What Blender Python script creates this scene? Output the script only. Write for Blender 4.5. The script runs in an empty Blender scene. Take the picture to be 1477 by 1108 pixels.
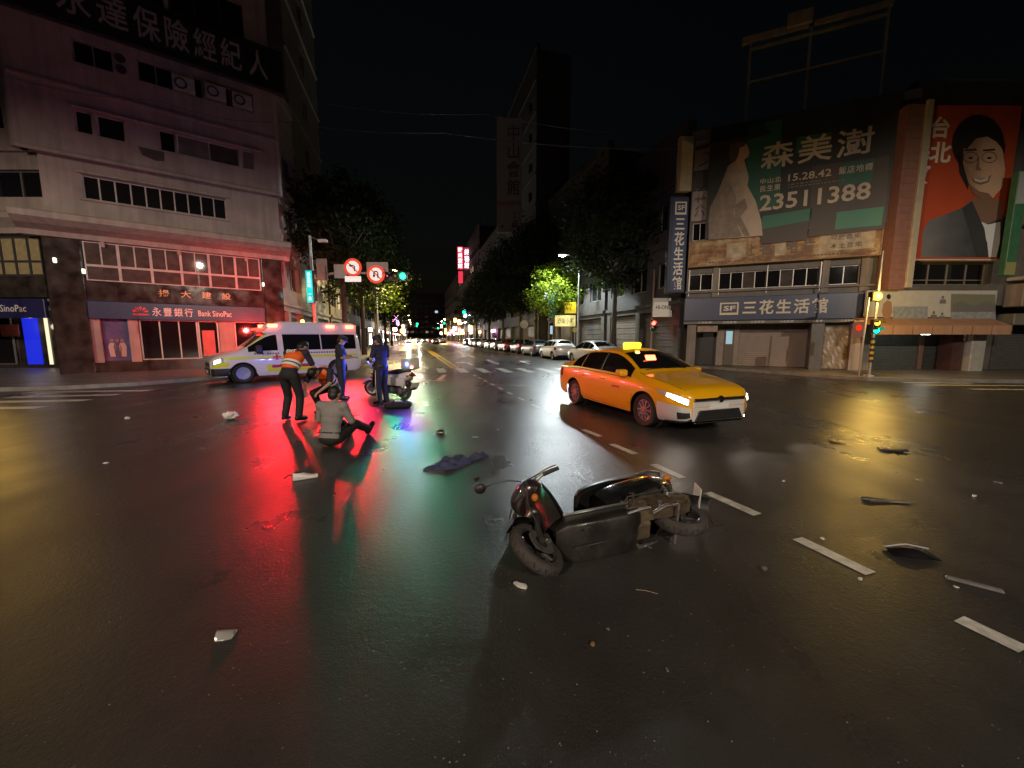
import bpy, bmesh, math, random
from mathutils import Vector, Matrix, Euler
from math import sin, cos, pi, radians, sqrt, atan2, hypot

# ------------------------------------------------------------------ camera, sky, exposure
SC = bpy.context.scene
COL = SC.collection
FPX, CX, CY, CAMH = 555.0, 738.5, 554.0, 1.65          # photograph is 1477 x 1108
PITCH = math.atan((554 - 487) / FPX)
cam_d = bpy.data.cameras.new('camera'); cam = bpy.data.objects.new('camera', cam_d); COL.objects.link(cam)
cam_d.sensor_width = 36.0; cam_d.lens = 36.0 * FPX / 1477.0
cam_d.clip_start = 0.05; cam_d.clip_end = 2000
cam.location = (0, 0, CAMH); cam.rotation_euler = (pi / 2 - PITCH, 0, 0)
SC.camera = cam

W = bpy.data.worlds.new('World'); SC.world = W; W.use_nodes = True
wn = W.node_tree.nodes; wl = W.node_tree.links
bg = wn.get('Background') or wn.new('ShaderNodeBackground')
sky = wn.new('ShaderNodeTexSky'); sky.sky_type = 'NISHITA'; sky.sun_disc = False
sky.sun_elevation = radians(1.0); sky.sun_rotation = radians(160); sky.air_density = 1.0; sky.dust_density = 3.0
wl.new(sky.outputs[0], bg.inputs[0]); bg.inputs[1].default_value = 0.003
SC.view_settings.view_transform = 'Standard'; SC.view_settings.look = 'None'
SC.view_settings.exposure = 0.0; SC.view_settings.gamma = 1.0
SC.cycles.use_denoising = True
SC.cycles.max_bounces = 5; SC.cycles.diffuse_bounces = 2; SC.cycles.glossy_bounces = 3
SC.cycles.transmission_bounces = 4; SC.cycles.transparent_max_bounces = 6
SC.cycles.sample_clamp_indirect = 4.0; SC.cycles.caustics_reflective = False; SC.cycles.caustics_refractive = False

# ------------------------------------------------------------------ photograph pixel -> place
def ray(px, py):
    a = (px - CX) / FPX; b = (CY - py) / FPX
    return Vector((a, cos(PITCH) + b * sin(PITCH), -sin(PITCH) + b * cos(PITCH)))
def gp(px, py, z=0.0):
    d = ray(px, py); t = (z - CAMH) / d.z
    return Vector((d.x * t, d.y * t, z))
def at_y(px, py, Y):
    d = ray(px, py); t = Y / d.y
    return Vector((d.x * t, Y, CAMH + d.z * t))

# ------------------------------------------------------------------ materials
MATS = {}
def mat(name, col, rough=0.6, metal=0.0, spec=0.5, noise=0.0, nscale=4.0, bump=0.0, bscale=40.0, emit=0.0, ecol=None, coat=0.0, alpha=1.0, trans=0.0, rvar=0.0, streak=0.0):
    if name in MATS: return MATS[name]
    m = bpy.data.materials.new(name); m.use_nodes = True; MATS[name] = m
    nt = m.node_tree; N = nt.nodes; L = nt.links; p = N['Principled BSDF']
    p.inputs['Base Color'].default_value = (*col, 1); p.inputs['Roughness'].default_value = rough
    p.inputs['Metallic'].default_value = metal; p.inputs['Specular IOR Level'].default_value = spec
    p.inputs['Coat Weight'].default_value = coat; p.inputs['Coat Roughness'].default_value = 0.06
    p.inputs['Transmission Weight'].default_value = trans; p.inputs['Alpha'].default_value = alpha
    if emit:
        p.inputs['Emission Color'].default_value = (*(ecol or col), 1); p.inputs['Emission Strength'].default_value = emit
    if noise or bump or rvar or streak:
        tc = N.new('ShaderNodeTexCoord')
    if noise or rvar or streak:
        nz = N.new('ShaderNodeTexNoise'); nz.inputs['Scale'].default_value = nscale; nz.inputs['Detail'].default_value = 6
        L.new(tc.outputs['Object'], nz.inputs['Vector'])
        fac = nz.outputs['Fac']
        if streak:
            mp = N.new('ShaderNodeMapping'); mp.inputs['Scale'].default_value = (5, 5, 0.35); L.new(tc.outputs['Object'], mp.inputs['Vector'])
            n2 = N.new('ShaderNodeTexNoise'); n2.inputs['Scale'].default_value = 1.0; n2.inputs['Detail'].default_value = 5; L.new(mp.outputs[0], n2.inputs['Vector'])
            mx0 = N.new('ShaderNodeMix'); mx0.data_type = 'FLOAT'; mx0.inputs[0].default_value = 0.5
            L.new(nz.outputs['Fac'], mx0.inputs[2]); L.new(n2.outputs['Fac'], mx0.inputs[3]); fac = mx0.outputs[0]
        k = max(noise, streak)
        if k:
            rp = N.new('ShaderNodeMapRange'); rp.inputs[1].default_value = 0.3; rp.inputs[2].default_value = 0.7
            rp.inputs[3].default_value = 1 - k; rp.inputs[4].default_value = 1 + k * 0.6
            L.new(fac, rp.inputs[0])
            mx = N.new('ShaderNodeVectorMath'); mx.operation = 'SCALE'; mx.inputs[0].default_value = col
            L.new(rp.outputs[0], mx.inputs['Scale']); L.new(mx.outputs[0], p.inputs['Base Color'])
        if rvar:
            rr = N.new('ShaderNodeMapRange'); rr.inputs[1].default_value = 0.35; rr.inputs[2].default_value = 0.65
            rr.inputs[3].default_value = max(0.03, rough - rvar); rr.inputs[4].default_value = min(1, rough + rvar)
            L.new(nz.outputs['Fac'], rr.inputs[0]); L.new(rr.outputs[0], p.inputs['Roughness'])
    if bump:
        nb = N.new('ShaderNodeTexNoise'); nb.inputs['Scale'].default_value = bscale; nb.inputs['Detail'].default_value = 3
        L.new(tc.outputs['Object'], nb.inputs['Vector'])
        b = N.new('ShaderNodeBump'); b.inputs['Strength'].default_value = bump; b.inputs['Distance'].default_value = 0.01
        L.new(nb.outputs['Fac'], b.inputs['Height']); L.new(b.outputs[0], p.inputs['Normal'])
    return m
def gmat(name, c1, c2, v0, v1, axis='X', rough=0.5, wob=0.35, nscale=2.0):
    """printed tone running from c1 to c2 along a local axis, broken up by soft noise"""
    m = bpy.data.materials.new(name); m.use_nodes = True; MATS[name] = m; N = m.node_tree.nodes; L = m.node_tree.links; p = N['Principled BSDF']; p.inputs['Roughness'].default_value = rough
    tc = N.new('ShaderNodeTexCoord'); sx = N.new('ShaderNodeSeparateXYZ'); L.new(tc.outputs['Object'], sx.inputs[0])
    mr = N.new('ShaderNodeMapRange'); mr.inputs[1].default_value = v0; mr.inputs[2].default_value = v1; mr.interpolation_type = 'SMOOTHSTEP'; L.new(sx.outputs[axis], mr.inputs[0])
    nz = N.new('ShaderNodeTexNoise'); nz.inputs['Scale'].default_value = nscale; nz.inputs['Detail'].default_value = 4; L.new(tc.outputs['Object'], nz.inputs['Vector'])
    ad = N.new('ShaderNodeMath'); ad.operation = 'MULTIPLY_ADD'; ad.inputs[1].default_value = wob; L.new(nz.outputs['Fac'], ad.inputs[0]); sb = N.new('ShaderNodeMath'); sb.operation = 'SUBTRACT'; sb.inputs[1].default_value = wob * 0.5; L.new(mr.outputs[0], sb.inputs[0]); L.new(sb.outputs[0], ad.inputs[2])
    mx = N.new('ShaderNodeMix'); mx.data_type = 'RGBA'; mx.clamp_factor = True; L.new(ad.outputs[0], mx.inputs[0]); mx.inputs[6].default_value = (*c1, 1); mx.inputs[7].default_value = (*c2, 1); L.new(mx.outputs[2], p.inputs['Base Color']); return m
def glow(name, col, s):
    return mat(name, (0.02, 0.02, 0.02), rough=0.3, emit=s, ecol=col)

def asphalt():
    m = bpy.data.materials.new('wet_asphalt'); m.use_nodes = True
    N = m.node_tree.nodes; L = m.node_tree.links; p = N['Principled BSDF']
    tc = N.new('ShaderNodeTexCoord')
    def nz(sc, det=5, rough=0.55):
        n = N.new('ShaderNodeTexNoise'); n.inputs['Scale'].default_value = sc; n.inputs['Detail'].default_value = det
        n.inputs['Roughness'].default_value = rough; L.new(tc.outputs['Object'], n.inputs['Vector']); return n
    big, mid, fine = nz(0.22, 5), nz(1.7, 6), nz(140, 2, 0.7)
    vo = N.new('ShaderNodeTexVoronoi'); vo.inputs['Scale'].default_value = 85; L.new(tc.outputs['Object'], vo.inputs['Vector'])
    # colour: aggregate speckle and worn patches
    cr = N.new('ShaderNodeValToRGB'); cr.color_ramp.elements[0].position = 0.12; cr.color_ramp.elements[1].position = 0.88
    cr.color_ramp.elements[0].color = (0.000, 0.000, 0.000, 1); cr.color_ramp.elements[1].color = (0.078, 0.074, 0.069, 1)
    mixf = N.new('ShaderNodeMix'); mixf.data_type = 'FLOAT'; mixf.inputs[0].default_value = 0.68
    L.new(mid.outputs['Fac'], mixf.inputs[2]); L.new(fine.outputs['Fac'], mixf.inputs[3]); L.new(mixf.outputs[0], cr.inputs[0])
    sp = N.new('ShaderNodeValToRGB'); sp.color_ramp.elements[0].position = 0.02; sp.color_ramp.elements[1].position = 0.05
    sp.color_ramp.elements[0].color = (1, 1, 1, 1); sp.color_ramp.elements[1].color = (0, 0, 0, 1)
    v2 = N.new('ShaderNodeTexVoronoi'); v2.inputs['Scale'].default_value = 9; L.new(tc.outputs['Object'], v2.inputs['Vector'])
    L.new(v2.outputs['Distance'], sp.inputs[0])
    cm = N.new('ShaderNodeMix'); cm.data_type = 'RGBA'; L.new(sp.outputs[0], cm.inputs[0]); L.new(cr.outputs[0], cm.inputs[6]); cm.inputs[7].default_value = (0.20, 0.19, 0.17, 1)
    L.new(cm.outputs[2], p.inputs['Base Color'])
    # wetness: roughness drifts from damp film to dry binder
    rm = N.new('ShaderNodeMix'); rm.data_type = 'FLOAT'; rm.inputs[0].default_value = 0.4
    L.new(big.outputs['Fac'], rm.inputs[2]); L.new(mid.outputs['Fac'], rm.inputs[3])
    rr = N.new('ShaderNodeMapRange'); rr.inputs[1].default_value = 0.2; rr.inputs[2].default_value = 0.8
    rr.inputs[3].default_value = 0.16; rr.inputs[4].default_value = 0.50
    mpt = N.new('ShaderNodeMapping'); mpt.inputs['Rotation'].default_value = (0, 0, radians(-14)); mpt.inputs['Scale'].default_value = (1.3, 0.07, 1); L.new(tc.outputs['Object'], mpt.inputs[0])
    trk = N.new('ShaderNodeTexNoise'); trk.inputs['Scale'].default_value = 1.0; trk.inputs['Detail'].default_value = 4; L.new(mpt.outputs[0], trk.inputs['Vector'])
    tm = N.new('ShaderNodeMapRange'); tm.inputs[1].default_value = 0.2; tm.inputs[2].default_value = 0.8; tm.inputs[3].default_value = -0.09; tm.inputs[4].default_value = 0.10; L.new(trk.outputs['Fac'], tm.inputs[0])
    ad = N.new('ShaderNodeMath'); ad.operation = 'ADD'; L.new(rr.outputs[0], ad.inputs[0]); L.new(tm.outputs[0], ad.inputs[1])
    L.new(rm.outputs[0], rr.inputs[0]); L.new(ad.outputs[0], p.inputs['Roughness'])
    p.inputs['Specular IOR Level'].default_value = 0.5
    hh = N.new('ShaderNodeMix'); hh.data_type = 'FLOAT'; hh.inputs[0].default_value = 0.5
    L.new(vo.outputs['Distance'], hh.inputs[2]); L.new(fine.outputs['Fac'], hh.inputs[3])
    b = N.new('ShaderNodeBump'); b.inputs['Strength'].default_value = 0.42; b.inputs['Distance'].default_value = 0.006
    L.new(hh.outputs[0], b.inputs['Height'])
    cz = nz(24, 4, 0.6); b3 = N.new('ShaderNodeBump'); b3.inputs['Strength'].default_value = 0.30; b3.inputs['Distance'].default_value = 0.012; L.new(cz.outputs['Fac'], b3.inputs['Height']); L.new(b.outputs[0], b3.inputs['Normal'])
    b2 = N.new('ShaderNodeBump'); b2.inputs['Strength'].default_value = 0.06; b2.inputs['Distance'].default_value = 0.05
    L.new(big.outputs['Fac'], b2.inputs['Height']); L.new(b3.outputs[0], b2.inputs['Normal']); L.new(b2.outputs[0], p.inputs['Normal'])
    return m

# ------------------------------------------------------------------ mesh builder
def basis(d):
    d = Vector(d).normalized()
    a = Vector((0, 0, 1)) if abs(d.z) < 0.9 else Vector((1, 0, 0))
    x = d.cross(a).normalized(); y = d.cross(x).normalized()
    return x, y, d
class MB:
    def __init__(s): s.v = []; s.f = []
    def add(s, vs, fs):
        o = len(s.v); s.v += [tuple(v) for v in vs]; s.f += [tuple(i + o for i in f) for f in fs]; return s
    def box(s, x0, x1, y0, y1, z0, z1, M=None):
        vs = [Vector((x, y, z)) for z in (z0, z1) for y in (y0, y1) for x in (x0, x1)]
        if M: vs = [M @ v for v in vs]
        return s.add(vs, [(0, 2, 3, 1), (4, 5, 7, 6), (0, 1, 5, 4), (2, 6, 7, 3), (0, 4, 6, 2), (1, 3, 7, 5)])
    def rbox(s, x0, x1, y0, y1, z0, z1, r=0.01, M=None, seg=1):
        bm = bmesh.new(); bmesh.ops.create_cube(bm, size=1)
        for v in bm.verts:
            v.co = Vector(((x0 + x1) / 2 + v.co.x * (x1 - x0), (y0 + y1) / 2 + v.co.y * (y1 - y0), (z0 + z1) / 2 + v.co.z * (z1 - z0)))
        bmesh.ops.bevel(bm, geom=bm.edges[:], offset=r, segments=seg, affect='EDGES', profile=0.5)
        bm.verts.ensure_lookup_table(); bm.verts.index_update()
        vs = [(M @ v.co) if M else v.co.copy() for v in bm.verts]; fs = [[v.index for v in f.verts] for f in bm.faces]; bm.free()
        return s.add(vs, fs)
    def tube(s, p, q, r0, r1=None, n=10, cap=True):
        r1 = r0 if r1 is None else r1; p = Vector(p); q = Vector(q); x, y, d = basis(q - p); vs = []
        for c, r in ((p, r0), (q, r1)):
            for i in range(n): a = 2 * pi * i / n; vs.append(c + x * (r * cos(a)) + y * (r * sin(a)))
        fs = [(i, (i + 1) % n, n + (i + 1) % n, n + i) for i in range(n)]
        if cap: fs += [tuple(range(n - 1, -1, -1)), tuple(range(n, 2 * n))]
        return s.add(vs, fs)
    def path(s, pts, r, n=8, close=False):
        pts = [Vector(p) for p in pts]; rs = r if isinstance(r, (list, tuple)) else [r] * len(pts); vs = []; m = len(pts); prev = None
        for i, p in enumerate(pts):
            d = (pts[(i + 1) % m] - pts[i - 1]) if close else (pts[min(i + 1, m - 1)] - pts[max(i - 1, 0)])
            if prev is None: x, y, d = basis(d)
            else:
                d.normalize(); x = (prev - d * prev.dot(d)).normalized(); y = d.cross(x)
            prev = x
            for k in range(n): a = 2 * pi * k / n; vs.append(p + x * (rs[i] * cos(a)) + y * (rs[i] * sin(a)))
        fs = []
        for i in range(m if close else m - 1):
            j = (i + 1) % m
            for k in range(n): fs.append((i * n + k, i * n + (k + 1) % n, j * n + (k + 1) % n, j * n + k))
        if not close: fs += [tuple(range(n - 1, -1, -1)), tuple(range((m - 1) * n, m * n))]
        return s.add(vs, fs)
    def lathe(s, prof, c=(0, 0, 0), ax=(0, 0, 1), n=24, cap=True):
        x, y, d = basis(ax); c = Vector(c); vs = []
        for r, h in prof:
            for i in range(n): a = 2 * pi * i / n; vs.append(c + d * h + x * (r * cos(a)) + y * (r * sin(a)))
        fs = []
        for j in range(len(prof) - 1):
            for i in range(n): fs.append((j * n + i, j * n + (i + 1) % n, (j + 1) * n + (i + 1) % n, (j + 1) * n + i))
        if prof[0] == prof[-1]: cap = False
        if cap and prof[0][0] > 1e-5: fs.append(tuple(range(n - 1, -1, -1)))
        if cap and prof[-1][0] > 1e-5: fs.append(tuple(range((len(prof) - 1) * n, len(prof) * n)))
        return s.add(vs, fs)
    def ball(s, c, r, n=14, m=9, M=None):
        if not isinstance(r, (tuple, list, Vector)): r = (r, r, r)
        vs = []; c = Vector(c)
        for j in range(1, m):
            t = pi * j / m
            for i in range(n):
                a = 2 * pi * i / n; q = Vector((r[0] * sin(t) * cos(a), r[1] * sin(t) * sin(a), r[2] * cos(t)))
                vs.append(c + (M @ q if M else q))
        for sg in (1, -1):
            q = Vector((0, 0, sg * r[2])); vs.append(c + (M @ q if M else q))
        T = len(vs) - 2; fs = []
        for j in range(m - 2):
            for i in range(n): fs.append((j * n + i, (j + 1) * n + i, (j + 1) * n + (i + 1) % n, j * n + (i + 1) % n))
        for i in range(n):
            fs.append((T, i, (i + 1) % n)); fs.append((T + 1, (m - 2) * n + (i + 1) % n, (m - 2) * n + i))
        return s.add(vs, fs)
    def cap(s, p, q, r0, r1, n=12):                     # tapered limb with round ends
        s.tube(p, q, r0, r1, n); s.ball(p, r0, n, 8); s.ball(q, r1, n, 8); return s
    def prism(s, poly, h0, h1, fn):                      # polygon in (a,b); fn(a,b,h) -> point
        n = len(poly); vs = [fn(a, b, h0) for a, b in poly] + [fn(a, b, h1) for a, b in poly]
        return s.add(vs, [tuple(range(n - 1, -1, -1)), tuple(range(n, 2 * n))] + [(i, (i + 1) % n, n + (i + 1) % n, n + i) for i in range(n)])
    def grid(s, fn, nu, nv, flip=False):
        vs = [fn(i / nu, j / nv) for i in range(nu + 1) for j in range(nv + 1)]; w = nv + 1
        fs = [(i * w + j, i * w + j + 1, (i + 1) * w + j + 1, (i + 1) * w + j) for i in range(nu) for j in range(nv)]
        return s.add(vs, [f[::-1] for f in fs] if flip else fs)
    def mesh(s, name):
        me = bpy.data.meshes.new(name); me.from_pydata([tuple(v) for v in s.v], [], s.f); me.validate(); return me
    def bevel(s, r, seg=2, ang=0.5):
        me = s.mesh('t'); bm = bmesh.new(); bm.from_mesh(me); bmesh.ops.recalc_face_normals(bm, faces=bm.faces)
        bmesh.ops.bevel(bm, geom=[e for e in bm.edges if len(e.link_faces) == 2 and e.calc_face_angle(0) > ang], offset=r, segments=seg, affect='EDGES', profile=0.5)
        bm.verts.index_update(); s.v = [tuple(v.co) for v in bm.verts]; s.f = [tuple(v.index for v in f.verts) for f in bm.faces]; bm.free(); bpy.data.meshes.remove(me); return s
    def build(s, name, m, parent=None, smooth=False, angle=None, fix=True):
        me = s.mesh(name); me.materials.append(m)
        if fix:
            bm = bmesh.new(); bm.from_mesh(me); bmesh.ops.recalc_face_normals(bm, faces=bm.faces); bm.to_mesh(me); bm.free()
        if smooth: shade(me, angle)
        return obj(name, me, parent)
def shade(me, angle=None):
    for p in me.polygons: p.use_smooth = True
    if angle:
        bm = bmesh.new(); bm.from_mesh(me)
        for e in bm.edges:
            if len(e.link_faces) == 2 and e.calc_face_angle(0) > angle: e.smooth = False
        bm.to_mesh(me); bm.free()
def obj(name, me, parent=None):
    o = bpy.data.objects.new(name, me); COL.objects.link(o)
    if parent: o.parent = parent
    return o
def tag(o, label=None, cat=None, group=None, kind=None):
    if label: o['label'] = label
    if cat: o['category'] = cat
    if group: o['group'] = group
    if kind: o['kind'] = kind
    return o
def thing(name, label, cat, loc=(0, 0, 0), rz=0.0, group=None):
    o = bpy.data.objects.new(name, None); o.empty_display_size = 0.2; COL.objects.link(o)
    o.location = loc; o.rotation_euler = (0, 0, rz)
    return tag(o, label, cat, group)
KIDS = {}
def copy_tree(o, parent=None):
    c = o.copy(); COL.objects.link(c); c.parent = parent
    for ch in o.children: copy_tree(ch, c)
    return c
def lamp(name, loc, col, watts, r=0.05, parent=None, spot=None, aim=None, blend=0.35):
    d = bpy.data.lights.new(name, 'SPOT' if spot else 'POINT'); d.color = col; d.energy = watts; d.shadow_soft_size = r
    o = bpy.data.objects.new(name, d); COL.objects.link(o); o.location = loc
    if spot:
        d.spot_size = radians(spot); d.spot_blend = blend
        o.rotation_euler = Vector(aim).to_track_quat('-Z', 'Y').to_euler()
    if parent: o.parent = parent
    return o
def ev_mesh(o, name):
    dg = bpy.context.evaluated_depsgraph_get()
    return bpy.data.meshes.new_from_object(o.evaluated_get(dg))
def remesh(mb, name, m, parent, vox=0.012, smooth=4):
    me = mb.mesh(name); o = obj(name, me)
    r = o.modifiers.new('r', 'REMESH'); r.mode = 'VOXEL'; r.voxel_size = vox
    if smooth:
        s = o.modifiers.new('s', 'SMOOTH'); s.iterations = smooth; s.factor = 0.5
    me2 = ev_mesh(o, name); bpy.data.objects.remove(o); bpy.data.meshes.remove(me)
    me2.name = name; me2.materials.clear(); me2.materials.append(m)
    for p in me2.polygons: p.use_smooth = True
    return obj(name, me2, parent)
# lettering: flat glyph meshes standing in the local x-z plane, facing -y
GLY = {}
def glyph(s, bold=0.0):
    k = (s, bold)
    if k in GLY: return GLY[k]
    cu = bpy.data.curves.new('glyph', 'FONT'); cu.body = s; cu.size = 1.0; cu.offset = bold; cu.extrude = 0.0; cu.resolution_u = 2; cu.fill_mode = 'FRONT'
    o = bpy.data.objects.new('glyph', cu); COL.objects.link(o)
    me = ev_mesh(o, 'glyph'); bpy.data.objects.remove(o); bpy.data.curves.remove(cu)
    vs = [v.co.copy() for v in me.vertices]; fs = [tuple(p.vertices) for p in me.polygons]; bpy.data.meshes.remove(me)
    GLY[k] = (vs, fs); return GLY[k]
def put_glyph(s, fn, m, parent, name='letter', bold=0.0, fit=None, em=None):
    """fn(a,b)->point with a,b in 0..1 of the box; fit: stretch bounding box to the box; else em-square"""
    vs, fs = glyph(s, bold)
    if not vs: return None
    x0 = min(v.x for v in vs); x1 = max(v.x for v in vs); y0 = min(v.y for v in vs); y1 = max(v.y for v in vs)
    if fit or len(s) > 1 or ord(s[0]) < 256:
        P = [fn((v.x - x0) / max(1e-6, x1 - x0), (v.y - y0) / max(1e-6, y1 - y0)) for v in vs]
    else:
        P = [fn(v.x, v.y + 0.13) for v in vs]
    me = bpy.data.meshes.new(name); me.from_pydata([tuple(p) for p in P], [], fs); me.materials.append(m)
    return obj(name, me, parent)
def row(s, x0, x1, z0, z1, y, m, parent, bold=0.012, vertical=False, name='letter', gap=0.06):
    n = len(s)
    for i, c in enumerate(s):
        if c == ' ': continue
        if vertical:
            h = (z1 - z0) / n; a0, a1, b0, b1 = x0, x1, z1 - (i + 1) * h + gap * h / 2, z1 - i * h - gap * h / 2
        else:
            w = (x1 - x0) / n; a0, a1, b0, b1 = x0 + i * w + gap * w / 2, x0 + (i + 1) * w - gap * w / 2, z0, z1
        put_glyph(c, lambda a, b, A0=a0, A1=a1, B0=b0, B1=b1: (A0 + a * (A1 - A0), y, B0 + b * (B1 - B0)), m, parent, name, bold)
def word(s, x0, x1, z0, z1, y, m, parent, bold=0.0, name='lettering'):
    return put_glyph(s, lambda a, b: (x0 + a * (x1 - x0), y, z0 + b * (z1 - z0)), m, parent, name, bold, fit=True)

# ------------------------------------------------------------------ facade frames: local x along, y into the building, z up
class Frame:
    def __init__(s, A, B):
        s.A = Vector((A[0], A[1], 0)); d = Vector((B[0] - A[0], B[1] - A[1], 0)); s.L = d.length; s.u = d.normalized()
        s.n = Vector((s.u.y, -s.u.x, 0)); s.rz = atan2(s.u.y, s.u.x)
    def pix(s, px, py, off=0.0):
        d = ray(px, py); o = s.A + s.n * off; o0 = Vector((o.x, o.y, 0)); c = Vector((0, 0, CAMH))
        t = (o0 - c).dot(s.n) / d.dot(s.n); p = c + d * t
        return (p - s.A).dot(s.u), p.z
    def rect(s, x0, y0, x1, y1, off=0.0):                 # top-left, bottom-right pixel -> u0,u1,z0,z1
        a = s.pix(x0, y0, off); b = s.pix(x1, y1, off); return a[0], b[0], b[1], a[1]
    def world(s, u, y, z): return s.A + s.u * u - s.n * y + Vector((0, 0, z))
    def thing(s, name, label, cat, group=None, u=0, y=0, z=0): return thing(name, label, cat, s.world(u, y, z), s.rz, group)

def wall_mb(u0, u1, z0, z1, y0, y1, holes, mb=None):
    mb = mb or MB()
    us = sorted({u0, u1, *[h[0] for h in holes], *[h[1] for h in holes]}); us = [u for u in us if u0 <= u <= u1]
    zs = sorted({z0, z1, *[h[2] for h in holes], *[h[3] for h in holes]}); zs = [z for z in zs if z0 <= z <= z1]
    for i in range(len(zs) - 1):
        run = None
        for j in range(len(us) - 1):
            cu, cz = (us[j] + us[j + 1]) / 2, (zs[i] + zs[i + 1]) / 2
            solid = not any(h[0] < cu < h[1] and h[2] < cz < h[3] for h in holes)
            if solid: run = us[j] if run is None else run
            if run is not None and (not solid or j == len(us) - 2):
                mb.box(run, us[j + 1] if solid else us[j], y0, y1, zs[i], zs[i + 1]); run = None
    return mb
def window(root, u0, u1, z0, z1, y, cols, rows, fm, pm, fw=0.05, splits=None, zsplits=None, name='window'):
    """frame set in its opening at depth y, panes recessed behind it"""
    us = splits or [u0 + (u1 - u0) * i / cols for i in range(cols + 1)]
    zs = zsplits or [z0 + (z1 - z0) * i / rows for i in range(rows + 1)]
    mb = MB()
    for i, u in enumerate(us):
        a = u if i == 0 else (u - fw if i == len(us) - 1 else u - fw / 2)
        mb.box(a, a + fw, y, y + 0.06, z0, z1)
    for i, z in enumerate(zs):
        a = z if i == 0 else (z - fw if i == len(zs) - 1 else z - fw / 2)
        mb.box(u0 + 0.002, u1 - 0.002, y + 0.003, y + 0.057, a + 0.001, a + fw - 0.001)
    w = mb.build(name, fm, root)
    k = 0
    for i in range(len(us) - 1):
        for j in range(len(zs) - 1):
            m = pm[k % len(pm)] if isinstance(pm, list) else pm; k += 1
            MB().box(us[i] + 0.01, us[i + 1] - 0.01, y + 0.025 + 0.006 * (i % 2), y + 0.035 + 0.006 * (i % 2), zs[j] + 0.01, zs[j + 1] - 0.01).build('pane', m, w)
    return w
# ------------------------------------------------------------------ shared materials
random.seed(7)
m_asph = asphalt()
m_line = mat('road_paint', (0.55, 0.53, 0.48), rough=0.42, noise=0.35, nscale=14, bump=0.25, bscale=90, rvar=0.1)
m_yline = mat('road_paint_yellow', (0.55, 0.36, 0.05), rough=0.45, noise=0.3, nscale=12)
m_kerb = mat('kerb_stone', (0.24, 0.23, 0.21), rough=0.6, noise=0.3, nscale=3, bump=0.2)
m_conc = mat('painted_concrete', (0.40, 0.33, 0.29), rough=0.75, noise=0.22, nscale=1.2, bump=0.15, bscale=25, streak=0.35)
m_conc2 = mat('grimy_concrete', (0.26, 0.23, 0.20), rough=0.8, noise=0.3, nscale=1.0, bump=0.2, bscale=25, streak=0.4)
m_tile_dk = mat('dark_wall_tile', (0.13, 0.12, 0.11), rough=0.55, noise=0.25, nscale=2, streak=0.3)
m_tile_gn = mat('grey_green_tile', (0.17, 0.17, 0.14), rough=0.55, noise=0.25, nscale=1.5, streak=0.3)
m_dimwall = mat('dim_render', (0.075, 0.07, 0.062), rough=0.75, noise=0.3, nscale=1.2, streak=0.3)  # base colour darkened to stand in for the dim light along the street
m_marble = mat('dark_marble', (0.05, 0.04, 0.035), rough=0.12, noise=0.6, nscale=2.2, rvar=0.05)
m_glass = mat('dark_window_glass', (0.012, 0.012, 0.014), rough=0.05, spec=0.6, rvar=0.03, nscale=0.7)
m_glass2 = mat('blinds_behind_glass', (0.10, 0.085, 0.075), rough=0.022, noise=0.35, nscale=3)
m_glass3 = mat('frosted_board_pane', (0.20, 0.17, 0.145), rough=0.35, noise=0.25, nscale=2)
m_frame_w = mat('pale_window_frame', (0.55, 0.50, 0.45), rough=0.45, noise=0.2)
m_frame_a = mat('aluminium_frame', (0.42, 0.40, 0.36), rough=0.4, metal=0.6)
m_frame_d = mat('dark_frame', (0.05, 0.05, 0.05), rough=0.4)
m_steel = mat('galvanised_steel', (0.38, 0.38, 0.37), rough=0.45, metal=0.7, noise=0.2)
m_black = mat('black_plastic', (0.018, 0.018, 0.018), rough=0.45)
m_rub = mat('rubber', (0.02, 0.02, 0.02), rough=0.75, bump=0.2, bscale=120)
m_ac = mat('air_conditioner_white', (0.50, 0.48, 0.44), rough=0.5, noise=0.2, nscale=5)
m_white = mat('white_paint', (0.72, 0.70, 0.66), rough=0.45, noise=0.08)
m_letw = mat('white_letters', (0.75, 0.72, 0.66), rough=0.5)
m_letb = mat('brown_letters', (0.12, 0.08, 0.06), rough=0.5)

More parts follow.
